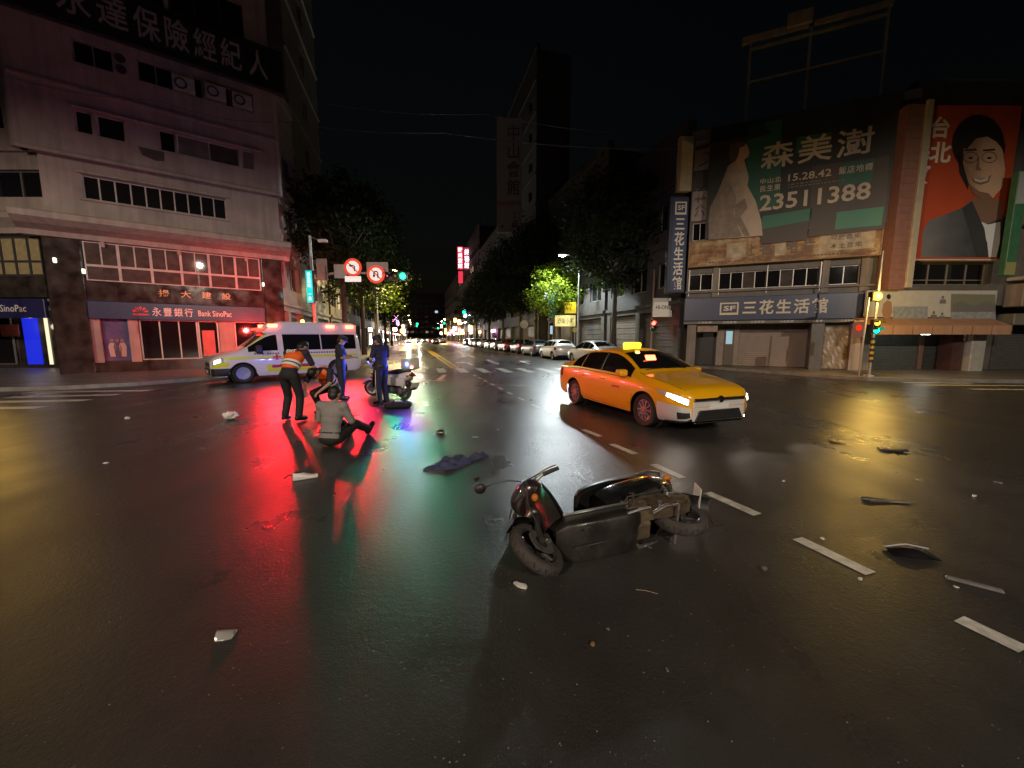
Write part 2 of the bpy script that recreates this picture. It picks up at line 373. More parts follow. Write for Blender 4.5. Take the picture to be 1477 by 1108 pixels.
# ------------------------------------------------------------------ ground
SU = Vector((-0.242, 0.970, 0)).normalized(); SR = Vector((SU.y, -SU.x, 0))
def st(a, t, z=0.0): return SR * a + SU * t + Vector((0, 0, z))
A_L, A_R, K_L, K_R = -7.16, 14.2, -3.9, 11.9
road = MB().grid(lambda u, v: (-400 + 800 * u, -200 + 900 * v, 0), 8, 8).build('road', m_asph); tag(road, kind='structure')
def slab(name, poly, m, z=0.12):
    o = MB().prism([(p[0], p[1]) for p in poly], -0.05, z, lambda a, b, h: (a, b, h)).build(name, m); tag(o, kind='structure'); return o
def paver_mat():
    m = bpy.data.materials.new('sidewalk_pavers'); m.use_nodes = True; N = m.node_tree.nodes; L = m.node_tree.links; p = N['Principled BSDF']
    tc = N.new('ShaderNodeTexCoord'); b = N.new('ShaderNodeTexBrick'); b.inputs['Scale'].default_value = 2.2
    b.inputs['Color1'].default_value = (0.17, 0.15, 0.135, 1); b.inputs['Color2'].default_value = (0.22, 0.20, 0.175, 1); b.inputs['Mortar'].default_value = (0.06, 0.055, 0.05, 1)
    b.inputs['Mortar Size'].default_value = 0.012; L.new(tc.outputs['Object'], b.inputs['Vector']); L.new(b.outputs['Color'], p.inputs['Base Color'])
    n = N.new('ShaderNodeTexNoise'); n.inputs['Scale'].default_value = 1.3; n.inputs['Detail'].default_value = 5; L.new(tc.outputs['Object'], n.inputs['Vector'])
    r = N.new('ShaderNodeMapRange'); r.inputs[3].default_value = 0.25; r.inputs[4].default_value = 0.6; L.new(n.outputs['Fac'], r.inputs[0]); L.new(r.outputs[0], p.inputs['Roughness'])
    bp = N.new('ShaderNodeBump'); bp.inputs['Strength'].default_value = 0.3; bp.inputs['Distance'].default_value = 0.01; L.new(b.outputs['Fac'], bp.inputs['Height']); bp.invert = True; L.new(bp.outputs[0], p.inputs['Normal'])
    return m
m_pave = paver_mat()
kl = [Vector((-60, 11.2, 0)), gp(0, 565), gp(100, 562), gp(200, 556.5), Vector((-11.9, 14.8, 0)), Vector((-10.9, 17.4, 0)), st(K_L - 0.6, 20.2), st(K_L, 22.5), st(K_L, 300)]
kr = [st(K_R, 300), st(K_R, 24), st(K_R + 0.7, 21.2), gp(1020, 532), gp(1110, 539), gp(1250, 549.5), gp(1380, 552), gp(1477, 553), Vector((70, 13.6, 0))]
slab('sidewalk_left', kl + [st(-60, 300), Vector((-60, 60, 0))], m_pave)
slab('sidewalk_right', kr + [Vector((70, 300, 0)), st(60, 300)], m_pave)
def kerb(name, pts, inward):
    mb = MB()
    for i in range(len(pts) - 1):
        p, q = pts[i], pts[i + 1]; d = (q - p).normalized(); n = Vector((-d.y, d.x, 0)) * inward
        mb.add([p - n * 0.004, q - n * 0.004, q + n * 0.15, p + n * 0.15] + [w + Vector((0, 0, 0.127)) for w in (p - n * 0.004, q - n * 0.004, q + n * 0.15, p + n * 0.15)],
               [(0, 1, 5, 4), (4, 5, 6, 7), (3, 7, 6, 2), (0, 4, 7, 3), (1, 2, 6, 5)])
    tag(mb.build(name, m_kerb), kind='structure')
kerb('kerb_left', kl, 1); kerb('kerb_right', kr, 1)

def strip(name, p, q, w, m, z=0.004):
    d = (q - p).normalized(); n = Vector((-d.y, d.x, 0)) * w / 2
    nn = 8
    def fn(u, v):
        c = p + (q - p) * u; e = 1 + 0.0
        j = (random.random() - 0.5) * 0.012
        return c + n * (2 * v - 1) * (1 + j) + Vector((0, 0, z))
    return MB().grid(fn, nn, 1).build(name, m, road)
for a, b in [((1383, 893), (1477, 938)), ((1150, 777), (1256, 828)), ((1020, 711), (1093, 743)), ((942, 670), (985, 690)), ((882, 641), (916, 655)), ((841, 620), (866, 630))]:
    p, q = gp(*a), gp(*b)
    strip('lane_dash', p, q, 0.115, m_line)
p, q = gp(1383, 893), gp(1477, 938); dd = (q - p).normalized()
strip('lane_dash', q + dd * 0.05, q + dd * 0.35, 0.115, m_line)
for k in range(9):                                       # dotted guide line across the junction
    p = gp(683, 541).lerp(gp(822, 611), k / 9); q = gp(683, 541).lerp(gp(822, 611), (k + 0.45) / 9); strip('lane_dash', p, q, 0.10, m_line)
for px in (612, 643, 675, 707, 740, 772, 804, 836):        # zebra crossing over the street mouth
    p = gp(px - 4, 537.5); strip('crossing_stripe', p, p + SU * 2.6, 0.42, m_line)
p = gp(583, 549); q = gp(642, 549); strip('stop_line', p, q, 0.22, m_line)
strip('lane_dash', gp(633, 548), gp(642, 541), 0.2, m_line)
for a, b in [((657, 505.5), (665, 509)), ((674, 512), (685, 516)), ((702, 519), (720, 525.5)), ((648, 501), (654, 504))]: strip('lane_dash', gp(*a), gp(*b), 0.14, m_line)
strip('centre_line', gp(606, 496.5), gp(661, 531), 0.14, m_yline); strip('centre_line', gp(603, 496.5), gp(653, 531), 0.14, m_yline)
# turn arrow
ac = gp(675, 523.5); arrow = [(-0.1, -2.0), (0.1, -2.0), (0.1, -0.2), (0.5, 0.3), (0.7, 0.1), (0.75, 0.95), (-0.05, 0.85), (0.2, 0.6), (-0.1, 0.2)]
def flat_poly(name, c, pts, m, sx=1.0, sy=1.0):
    me = bpy.data.meshes.new(name); me.from_pydata([tuple(c + SR * (a * sx) + SU * (b * sy) + Vector((0, 0, 0.004))) for a, b in pts], [], [tuple(range(len(pts)))])
    me.materials.append(m); return obj(name, me, road)
flat_poly('lane_arrow', ac, arrow, m_line, -1.0); flat_poly('lane_arrow', gp(752, 522), arrow, m_line, 1.0); flat_poly('lane_arrow', gp(605, 503), arrow, m_line, -1.0)
for a, b in [((40, 566), (218, 563.6)), ((10, 573.5), (172, 569.5)), ((-60, 581), (128, 577.5)), ((-60, 590), (60, 588))]: strip('crossing_stripe', gp(*a), gp(*b), 0.33, m_line)
for a, b in [((1320, 555.5), (1540, 557)), ((1400, 561.5), (1560, 563)), ((1300, 551.8), (1400, 553.2))]: strip('crossing_stripe', gp(*a), gp(*b), 0.25, m_line)
strip('stop_line', gp(1005, 532.5), gp(1100, 535), 0.2, mat('kerb_red_line', (0.35, 0.07, 0.05), rough=0.5, noise=0.3))
# manhole cover and a tar-patched trench
mh = gp(740, 556); MB().lathe([(0.0, 0.006), (0.27, 0.006), (0.28, 0.004), (0.33, 0.004), (0.34, 0.0)], mh, n=28).build('manhole_cover', mat('cast_iron', (0.06, 0.055, 0.05), rough=0.4, metal=0.8, bump=0.8, bscale=30), road)

# ------------------------------------------------------------------ left corner building (chamfered corner)
FL = Frame(gp(90, 544), gp(405, 531))
LB = FL.thing('corner_building', 'tall weathered concrete corner building with banded storeys and a bank at street level', 'building')
U1 = 8.35
def core(root, m, u0, u1, y0, y1, z0, z1, name='core_wall'): return MB().box(u0, u1, y0, y1, z0, z1).build(name, m, root)
core(LB, m_conc2, 0.1, U1 - 0.1, 0.9, 9, 0.0, 30)
def band(z0, z1, y, holes, name='wall', m=m_conc, u0=-0.25, u1=U1):
    wall_mb(u0, u1, z0, z1, y, y + 0.45, holes).build(name, m, LB)
# 1st upper storey
h1 = (1.28, 6.12, 7.44, 8.40)
band(6.57, 8.95, 0.0, [h1], u0=0.15)
sp = [h1[0] + (h1[1] - h1[0]) * k / 10 for k in range(11)]
window(LB, *h1, 0.16, 10, 1, m_frame_w, [m_glass], fw=0.05, splits=sp)
MB().rbox(h1[0] - 0.15, h1[1] + 0.15, -0.10, 0.02, 8.42, 8.52, 0.015).build('window_hood', m_conc, LB)
MB().rbox(h1[0] - 0.1, h1[1] + 0.1, -0.07, 0.02, 7.34, 7.42, 0.012).build('sill', m_conc, LB)
# 2nd upper storey, jetty with rounded ends
def u_at(px, z, off=0.0):
    lo, hi = 0.0, 12.0
    for _ in range(40):
        md = (lo + hi) / 2; w = FL.world(md, -off, z); d = Vector((w.x, w.y, z - CAMH))
        yy = d.y * cos(PITCH) - d.z * sin(PITCH); x = CX + FPX * d.x / yy
        if x < px: lo = md
        else: hi = md
    return (lo + hi) / 2
h2 = [(u_at(x0, 10.4, 0.3), u_at(x1, 10.4, 0.3), 9.95, 10.82) for x0, x1 in ((107, 133), (139, 180), (229, 253), (255, 345), (349, 367))]
band(8.95, 11.6, -0.3, h2)
for k, h in enumerate(h2):
    window(LB, *h, -0.16, 2 if k == 3 else 1, 1, m_frame_w, [[m_glass], [m_glass], [m_glass], [m_glass3, m_glass2], [m_glass3]][k], fw=0.05)
MB().rbox(h2[0][0] - 0.05, U1 - 0.5, -0.42, -0.29, 10.86, 10.93, 0.015).build('window_hood', m_conc, LB)
# broken patch below the window
pu = u_at(200, 9.75, 0.3), u_at(237, 9.75, 0.3)
MB().prism([(pu[0], 9.86), (pu[1], 9.86), (pu[1] - 0.02, 9.5), (pu[0] + 0.55, 9.42), (pu[0] + 0.1, 9.55)], -0.33, -0.298, lambda a, b, h: (a, h, b)).build('stain_patch', mat('soot_stain', (0.10, 0.08, 0.07), rough=0.9, noise=0.3), LB)
for ue, sgn in ((-0.25, -1), (U1, 1)):                       # rounded end caps of the jettied storeys
    MB().lathe([(0.22, 8.95), (0.22, 13.9)], (ue, -0.08, 0), n=16).build('rounded_corner', m_conc, LB, smooth=True, angle=0.6)
for z in (8.95, 11.55):
    MB().rbox(-0.3, U1 + 0.1, -0.40, -0.28, z - 0.05, z + 0.10, 0.03, seg=2).build('string_course', m_conc, LB)
# 3rd upper storey with air conditioners
h3 = [(u_at(x0, 13.1, 0.3), u_at(x1, 13.1, 0.3), 12.62, 13.5) for x0, x1 in ((103, 162), (198, 249), (279, 292), (297, 365))]
band(11.6, 13.95, -0.3, h3)
for k, h in enumerate(h3): window(LB, *h, -0.14, (2, 2, 1, 4)[k], 1, m_frame_a, [m_glass], fw=0.04)
# sign band zone and upper storeys
zs0, zs1 = 13.95, 15.75
band(13.95, 15.75, -0.2, [])
h4 = [(2.2, 4.5, 15.95, 17.5), (4.65, 7.4, 15.95, 17.5)]
band(15.75, 17.6, -0.1, h4); [window(LB, *h, 0.0, 3, 1, m_frame_d, [m_glass], fw=0.06) for h in h4]
MB().box(4.5, 4.64, -0.16, -0.102, 15.95, 17.4).build('post', m_frame_w, LB)
h5 = [(1.0, 2.6, 19.0, 20.6), (3.4, 5.0, 19.0, 20.6), (5.7, 7.2, 19.2, 20.7)]
band(17.6, 21.6, -0.1, h5); [window(LB, *h, 0.0, 2, 1, m_frame_d, [m_glass], fw=0.05) for h in h5]
band(21.6, 30, -0.1, [])
# canopy between shop storeys and upper storeys
cp = [(-0.9, 6.28), (-0.9, 6.5), (-0.82, 6.57), (0.3, 6.57), (0.3, 5.72), (-0.12, 5.72), (-0.18, 5.92), (-0.6, 6.08)]
MB().prism(cp, -0.6, U1 + 0.35, lambda a, b, h: (h, a, b)).build('canopy', m_conc, LB)
for u in (1.6, 4.1, 6.7): MB().prism([(-0.55, 6.06), (-0.13, 5.9), (-0.02, 5.5), (-0.02, 6.1)], u, u + 0.14, lambda a, b, h: (h, a, b)).build('bracket', m_conc, LB)
# mezzanine curtain windows: 6 bays, each two tall upper lights over one wide light
mz = (1.06, 7.33, 4.08, 5.70)
wall_mb(0.95, 7.45, 4.0, 5.74, 0.12, 0.3, [mz]).build('wall', m_marble, LB)
sp = [mz[0] + (mz[1] - mz[0]) * k / 6 for k in range(7)]
for k in range(6):
    a, b = sp[k], sp[k + 1]
    window(LB, a, b - 0.004, 4.72, 5.70, 0.06, 2, 1, m_frame_w, [m_glass2], fw=0.045)
    window(LB, a, b - 0.004, 4.08, 4.715, 0.06, 1, 1, m_frame_w, [m_glass2], fw=0.045)
# marble fascia, pillars, plinth
MB().box(0.98, 7.5, 0.03, 0.3, 3.20, 4.07).build('fascia', m_marble, LB)
for k in range(1, 7): MB().box(0.98 + k * 0.93, 0.986 + k * 0.93, 0.026, 0.031, 3.2, 4.07).build('joint', m_frame_d, LB)
pil = MB(); pil.rbox(-0.05, 1.0, -0.06, 0.95, 0, 5.72, 0.03); pil.build('pillar', m_marble, LB)
MB().rbox(7.42, 8.3, -0.05, 0.9, 0, 5.72, 0.03).build('pillar', m_marble, LB)
row('揚大建設', 3.1, 6.2, 3.52, 3.86, 0.022, mat('copper_letters', (0.35, 0.13, 0.07), rough=0.3, metal=0.6), LB, gap=0.5)
# shopfront: posts, poster, glass, door
MB().box(1.0, 7.42, 0.32, 0.5, 2.3, 3.2).build('lintel', m_marble, LB)
MB().box(1.0, 7.42, 0.18, 0.45, 0.0, 0.62).build('plinth', m_marble, LB)
def ushop(px, z=1.6): return u_at(px, z, 0.0)
for x0, x1 in ((130, 146), (186, 201), (317, 339)):
    MB().rbox(ushop(x0), ushop(x1), 0.10, 0.34, 0.55, 2.46, 0.01).build('pilaster', m_conc, LB)
pan = MB().box(ushop(146) + 0.02, ushop(186) - 0.02, 0.3, 0.36, 0.62, 2.44).build('poster_panel', mat('poster_violet', (0.12, 0.09, 0.22), rough=0.25, noise=0.5, nscale=1.5), LB)
pa, pb = ushop(146) + 0.02, ushop(186) - 0.02; pw = pb - pa
def pfig(cx, col, h=0.85):
    m = mat('poster_figure_%s' % str(col), col, rough=0.3)
    MB().prism([(cx - 0.09, 0.8), (cx + 0.09, 0.8), (cx + 0.13, 1.25), (cx + 0.07, 1.42), (cx - 0.07, 1.42), (cx - 0.13, 1.25)], 0.292, 0.296, lambda a, b, h: (a, h, b)).build('printed_figure', m, LB)
    MB().lathe([(0.0, 0), (0.075, 0.0)], (cx, 0.292, 1.52), ax=(0, 1, 0), n=14).build('printed_figure', mat('poster_skin', (0.5, 0.32, 0.25), rough=0.3), LB)
pfig(pa + pw * 0.3, (0.5, 0.42, 0.4)); pfig(pa + pw * 0.5, (0.08, 0.06, 0.1)); pfig(pa + pw * 0.7, (0.5, 0.35, 0.32))
window(LB, ushop(201) + 0.02, ushop(286), 0.62, 2.46, 0.24, 3, 1, m_frame_a, [m_glass], fw=0.05, name='shop_window')
window(LB, ushop(286) + 0.02, ushop(317) - 0.02, 0.14, 2.46, 0.22, 1, 1, m_frame_a, [m_glass], fw=0.06, name='door')
MB().box(ushop(292), ushop(310), 0.16, 0.175, 0.75, 2.0).build('notice_board', mat('red_notice', (0.5, 0.12, 0.10), rough=0.4, noise=0.2), LB)
window(LB, ushop(339) + 0.02, 7.40, 0.62, 2.46, 0.24, 1, 1, m_frame_a, [m_glass], fw=0.05, name='shop_window')
# small wall lamps on the pillars
m_wl = glow('wall_lamp_glow', (1.0, 0.93, 0.75), 2.0)
for u, z in ((0.25, 4.78), (1.02, 4.42), (7.4, 4.4)):
    MB().rbox(u - 0.04, u + 0.06, -0.16, -0.062, z - 0.1, z + 0.1, 0.02).build('wall_lamp', m_wl, LB)

# the insurance firm's sign band
IS = FL.thing('sign_band', 'long black sign band with pale Chinese characters high on the concrete corner building', 'sign', y=-0.5, z=13.9)
MB().box(-0.8, U1 + 0.55, 0.0, 0.28, 0.0, 1.9).build('board', mat('sign_black', (0.022, 0.02, 0.02), rough=0.35, noise=0.3, nscale=2), IS)
MB().box(-0.85, U1 + 0.6, -0.02, 0.30, -0.06, 0.0).build('frame', m_frame_d, IS)
o5 = 0.52
cells = [(75, 132), (136, 186), (190, 232), (234, 274), (277, 314), (316, 350), (357, 387)]
for c, (x0, x1) in zip('永達保險經紀人', cells):
    zc = 14.85; a, b = u_at(x0, zc, o5), u_at(x1, zc, o5)
    w = min(b - a, 1.25); cx = (a + b) / 2
    row(c, cx - w / 2, cx + w / 2, 0.30, 1.62, -0.004, mat('sign_dim_letters', (0.40, 0.37, 0.34), rough=0.6, noise=0.2), IS, bold=0.012)
# bank fascia sign
BS = FL.thing('bank_sign', 'dark blue bank fascia sign with red emblem over the shopfront of the corner building', 'sign', y=-0.12, z=2.45)
MB().rbox(1.0, 7.38, 0.0, 0.14, 0.0, 0.76, 0.02).build('board', mat('bank_blue', (0.03, 0.03, 0.10), rough=0.3, noise=0.15), BS)
bx = u_at(203, 2.8, 0.12)
em = mat('bank_red', (0.65, 0.03, 0.03), rough=0.3)
for k in range(5):
    a = pi * (k + 0.5) / 5
    MB().prism([(bx + 0.08 * cos(a), 0.32 + 0.08 * sin(a)), (bx + 0.24 * cos(a - 0.24), 0.32 + 0.24 * sin(a - 0.24)), (bx + 0.28 * cos(a), 0.32 + 0.28 * sin(a)), (bx + 0.24 * cos(a + 0.24), 0.32 + 0.24 * sin(a + 0.24))], -0.014, -0.003, lambda p, q, h: (p, h, q)).build('emblem', em, BS)
MB().box(bx - 0.27, bx + 0.27, -0.014, -0.003, 0.2, 0.27).build('emblem', em, BS)
row('永豐銀行', u_at(218, 2.8, 0.12), u_at(280, 2.8, 0.12), 0.16, 0.58, -0.005, m_letw, BS, gap=0.15)
word('Bank SinoPac', u_at(286, 2.8, 0.12), u_at(334, 2.8, 0.12), 0.22, 0.50, -0.005, m_letw, BS, bold=0.01)
# condenser units on the 3rd upper storey
def ac_unit(frame, u, y, z, label, w=0.78, h=0.62, group='air conditioners on the corner building'):
    t = frame.thing('air_conditioner', label, 'air conditioner', group, u=u, y=y, z=z)
    MB().rbox(-w / 2, w / 2, 0, 0.3, 0, h, 0.02).build('casing', m_ac, t)
    MB().lathe([(0.0, 0.0), (0.05, 0.012), (0.2, 0.0), (0.23, -0.015), (0.24, 0.01)], (-0.1, -0.004, h / 2), ax=(0, 1, 0), n=20).build('fan_grille', mat('fan_dark', (0.10, 0.08, 0.07), rough=0.6), t)
    MB().box(-w / 2 + 0.02, w / 2 - 0.02, 0.05, 0.28, -0.04, -0.001).build('bracket', m_steel, t); return t
for px, z in ((265, 12.55), (311, 12.62), (349, 12.6)):
    ac_unit(FL, u_at(px, 12.9, 0.4), -0.62, z, 'boxy white air conditioner hung under the long black sign band')
t = FL.thing('ventilation_fan', 'pair of round dark vent outlets in the concrete wall under the sign band', 'vent', u=u_at(174, 13.0, 0.35), y=-0.303, z=12.6)
for k in (0, 1): MB().lathe([(0.17, 0.0), (0.17, -0.06), (0.13, -0.06), (0.12, -0.01), (0.0, -0.01)], (0, 0, 0.22 + 0.42 * k), ax=(0, 1, 0), n=20).build('duct', mat('vent_brown', (0.07, 0.055, 0.05), rough=0.7), t)

# wing along the cross street (left edge of the picture)
FW = Frame((-46, FL.A.y + 0.02), (FL.A.x, FL.A.y + 0.02))
LW = FW.thing('side_wing', 'left wing of the concrete corner building facing the cross street', 'building')
core(LW, m_conc2, 0, FW.L - 0.1, 0.8, 9, 6.5, 30)
hw = [(*FW.rect(8, 142, 49, 173)[:2], 9.9, 10.8), (*FW.rect(-30, 241, 55, 275)[:2], 7.3, 8.35), (FW.rect(-70, 142, -20, 173)[0], FW.rect(8, 142, 2, 173)[1] - 0.25, 9.9, 10.8), (FW.rect(-20, 40, 52, 75)[0], FW.rect(-20, 40, 52, 75)[1], 12.9, 13.8)]
wall_mb(10, FW.L - 0.05, 6.5, 22, 0.25, 0.6, hw).build('wall', m_conc, LW)
for h, c in zip(hw, (1, 2, 1, 2)): window(LW, *h, 0.40, c, 1, m_frame_a, [m_glass], fw=0.05)
MB().prism([(-0.5, 6.3), (-0.5, 6.5), (-0.42, 6.57), (0.3, 6.57), (0.3, 5.8), (-0.1, 5.8), (-0.15, 6.0)], 10, FW.L - 0.2, lambda a, b, h: (h, a, b)).build('canopy', m_conc, LW)
for z in (9.0, 11.6, 14.0): MB().rbox(10, FW.L + 0.1, 0.1, 0.26, z, z + 0.14, 0.03).build('string_course', m_conc, LW)
# mezzanine windows, blinds lit from inside
uW = FW.rect(-110, 342, 60, 402)
wall_mb(10, FW.L - 0.3, 3.3, 5.82, 0.1, 0.3, [(uW[0], uW[1], 4.15, 5.75)]).build('wall', m_marble, LW)
m_bl = mat('lit_blinds', (0.30, 0.24, 0.12), rough=0.5, noise=0.25, nscale=6, emit=0.035, ecol=(1.0, 0.72, 0.30))
window(LW, uW[0], uW[1], 4.15, 5.75, 0.14, 8, 2, m_frame_d, [m_bl], fw=0.09, zsplits=[4.15, 4.75, 5.75])
# recessed arcade with shop and a lit blue doorway
MB().box(10, FW.L - 0.1, 3.4, 3.6, 0.12, 3.4).build('arcade_back_wall', m_marble, LW)
MB().box(10, FW.L - 0.2, 0.3, 3.6, 3.0, 3.3).build('arcade_soffit', m_conc2, LW)
FWb = Frame((-46, FL.A.y + 3.3), (FL.A.x + 6, FL.A.y + 3.3))
r = FWb.rect(28, 457, 60, 529); du = FWb.A.x - FW.A.x
blue = MB().box(r[0] + du, r[1] + du, 3.34, 3.395, 0.3, 2.65).build('lightbox_panel', glow('blue_lightbox', (0.012, 0.03, 0.9), 0.75), LW)
r2 = FWb.rect(60, 457, 74, 528); MB().box(r2[0] + du, r2[1] + du, 3.34, 3.395, 0.3, 2.65).build('lit_doorway', glow('door_glow', (1.0, 0.83, 0.55), 1.2), LW)
lamp('doorway_light', ((r[1] + r2[1]) / 2 + du, 2.9, 2.2), (1.0, 0.85, 0.62), 14, 0.15, LW)
r3 = FWb.rect(-60, 455, 24, 528); window(LW, r3[0] + du, r3[1] + du, 0.3, 2.65, 3.3, 2, 1, m_frame_a, [m_glass], name='shop_window')
MB().box(r3[0] + du + 2.0, r3[0] + du + 2.9, 3.26, 3.28, 1.7, 2.3).build('notice_board', mat('red_notice', (0.5, 0.12, 0.10)), LW)
WS = FW.thing('bank_sign', 'blue bank sign over the dark arcade of the left wing', 'sign', y=-0.1, z=2.45)
r4 = FW.rect(-160, 433, 66, 458, 0.1); MB().rbox(r4[0], r4[1], 0, 0.15, 0, 0.78, 0.02).build('board', MATS['bank_blue'], WS)
word('Bank SinoPac', r4[1] - 2.6, r4[1] - 0.75, 0.25, 0.53, -0.005, m_letw, WS, bold=0.01)

# ------------------------------------------------------------------ street rows: terraced blocks with window parts
def win_mesh(w, h, lit=None, m=None):
    mb = MB()
    mb.box(0, 0.06, -0.02, 0.05, 0, h).box(w - 0.06, w, -0.02, 0.05, 0, h).box(0.06, w - 0.06, -0.02, 0.05, 0, 0.06).box(0.06, w - 0.06, -0.02, 0.05, h - 0.06, h).box(w / 2 - 0.025, w / 2 + 0.025, -0.02, 0.05, 0.06, h - 0.06)
    return mb
WM = {}
m_litw = glow('lit_room', (1.0, 0.78, 0.42), 0.7); m_litc = glow('lit_room_cool', (0.75, 0.9, 1.0), 0.8)
def block(name, label, A, B, H, m, storey=3.3, z0=3.6, wx=3.0, ww=2.0, wh=1.5, depth=9, lit=0.0, shop=True, group=None, ledge=True):
    f = Frame(A, B); t = f.thing(name, label, 'building', group); n = int((H - z0 - 0.6) // storey); holes = []
    k = max(1, int(f.L // wx)); gap = (f.L - k * ww) / k
    for i in range(n):
        for j in range(k): u = gap / 2 + j * (ww + gap); holes.append((u, u + ww, z0 + i * storey + 0.95, z0 + i * storey + 0.95 + wh))
    wall_mb(0, f.L, 3.2, H, 0, 0.35, holes).build('wall', m, t)
    core(t, m, 0.05, f.L - 0.05, 0.36, depth, 0, H - 0.05); key = (ww, wh)
    if key not in WM:
        WM[key] = win_mesh(ww, wh).mesh('window'); WM[key].materials.append(m_frame_a)
        me = MB().box(0.03, ww - 0.03, 0.01, 0.03, 0.03, wh - 0.03).mesh('pane'); WM[key, 'p'] = {}
        for mm in (m_glass, m_litw, m_litc): c = me.copy(); c.materials.append(mm); WM[key, 'p'][mm.name] = c
    for h in holes:
        o = obj('window', WM[key], t); o.location = (h[0], 0.18, h[2]); r = random.random()
        mm = m_litw if r < lit * 0.6 else (m_litc if r < lit else m_glass)
        obj('pane', WM[key, 'p'][mm.name], o)
    if ledge:
        for i in range(n + 1): MB().box(-0.02, f.L + 0.02, -0.14, -0.003, z0 + i * storey - 0.1, z0 + i * storey + 0.12).build('ledge', m, t)
    MB().box(-0.04, f.L + 0.04, -0.1, 0.4, H + 0.004, H + 0.5).build('parapet', m, t)
    if shop:                                             # arcade piers and shutters
        kk = max(2, int(f.L // 4.5))
        for j in range(kk + 1): u = j * (f.L - 0.5) / kk; MB().box(u, u + 0.5, -0.01, 0.34, 0.1, 3.197).build('pier', m, t)
        for j in range(kk):
            u = j * (f.L - 0.5) / kk + 0.55; w = (f.L - 0.5) / kk - 0.6
            s = MB()
            for q in range(14): s.box(u, u + w, 0.30 - 0.03 * (q % 2), 0.345, 0.12 + q * 0.2, 0.12 + q * 0.2 + 0.19)
            s.build('shutter', m_dimwall if j % 2 else m_tile_dk, t)
    return t, f
endL = FL.world(U1 + 0.3, 0, 0); tL = endL.dot(SU)
block('corner_flank', 'street side of the concrete corner building beside the sign mast', st(A_L - 0.2, tL - 0.3), st(A_L - 0.2, tL + 5.6), 15.5, m_conc, wx=2.6, ww=1.9, depth=6)
block('tower_block', 'dark windowless tower rising behind the concrete corner building', st(A_L - 0.4, tL + 5.8), st(A_L - 0.4, 38.5), 46, m_tile_gn, wx=7.5, ww=1.2, depth=14, lit=0.0)
block('street_house', 'low dark terrace house hidden by street trees across from the parked cars', st(A_L - 0.3, 38.8), st(A_L - 0.3, 58), 14, m_dimwall, lit=0.08)
block('street_house', 'dark mid rise house standing beyond the street trees opposite the lit neon sign', st(A_L - 0.5, 58.3), st(A_L - 0.5, 88), 17, m_dimwall, lit=0.06)
block('street_house', 'farthest dark terrace on the tree side of the street', st(A_L - 0.5, 88.3), st(A_L - 0.5, 140), 15, m_dimwall, lit=0.06)
FRl = Frame((0, 0), (1, 0))
# ------------------------------------------------------------------ right corner building (chamfered)
_C = gp(1184, 536.5); _d = Vector((0.913, -0.408, 0)).normalized()
FR = Frame(_C - _d * 6.15, _C + _d * 2.45)                     # left end px ~990, right end px ~1290
RL = FR.L
RB = FR.thing('corner_shop_building', 'dark tiled corner building behind billboards with a shuttered hosiery shop below', 'building')
core(RB, m_tile_dk, 0.1, RL - 0.05, 1.6, 9, 0.0, 11.6); core(RB, m_tile_dk, 0.1, RL - 0.05, 0.5, 1.6, 3.75, 11.6, 'upper_core')
def ur(px, z, off=0.0, F=FR):
    lo, hi = -6.0, 40.0
    for _ in range(40):
        md = (lo + hi) / 2; w = F.world(md, -off, z); dz = z - CAMH
        yy = w.y * cos(PITCH) - dz * sin(PITCH); x = CX + FPX * w.x / yy
        if x < px: lo = md
        else: hi = md
    return (lo + hi) / 2
zw0, zw1 = 4.12, 4.98
hr = [(ur(a, 4.5), ur(b, 4.5), zw0, zw1) for a, b in ((994, 1028), (1037, 1184), (1195, 1241))]
hz = [(ur(1003, 8.3), ur(1025, 8.3), 8.35, 9.3), (ur(999, 7.0), ur(1020, 7.0), 6.7, 7.6)]
wall_mb(0.0, RL, 3.72, 11.6, 0.0, 0.4, hr + hz).build('wall', m_tile_dk, RB)
window(RB, *hr[0], 0.12, 2, 1, m_frame_a, [m_glass], fw=0.035)
window(RB, *hr[1], 0.12, 8, 1, m_frame_a, [m_glass, m_glass, m_glass2], fw=0.035)
window(RB, *hr[2], 0.12, 2, 1, m_frame_a, [m_glass], fw=0.035)
for h in hz: window(RB, *h, 0.1, 2, 1, m_frame_a, [m_glass], fw=0.035)
for px in (1032, 1190, 1246): u = ur(px, 4.5); MB().rbox(u - 0.14, u + 0.14, -0.08, 0.02, 3.75, 5.3, 0.01).build('pier', m_conc2, RB)
for px in (994, 1037, 1106, 1183): u = ur(px, 4.5); MB().box(u - 0.02, u + 0.02, -0.05, -0.01, 3.85, 5.2).build('drain_pipe', m_frame_a, RB)
MB().rbox(-0.05, RL + 0.05, -0.14, -0.003, 3.98, 4.08, 0.02).build('sill', m_conc2, RB)
MB().box(-0.1, RL, -0.2, 0.5, 11.61, 12.0).build('parapet', m_conc2, RB)
aw = mat('mustard_awning', (0.30, 0.20, 0.03), rough=0.7, noise=0.3)
MB().grid(lambda u, v: (0.1 + 3.1 * u, -0.05 - 0.75 * v, 11.3 - 0.45 * v * v + 0.12 * u), 8, 5).build('awning', aw, RB, smooth=True)
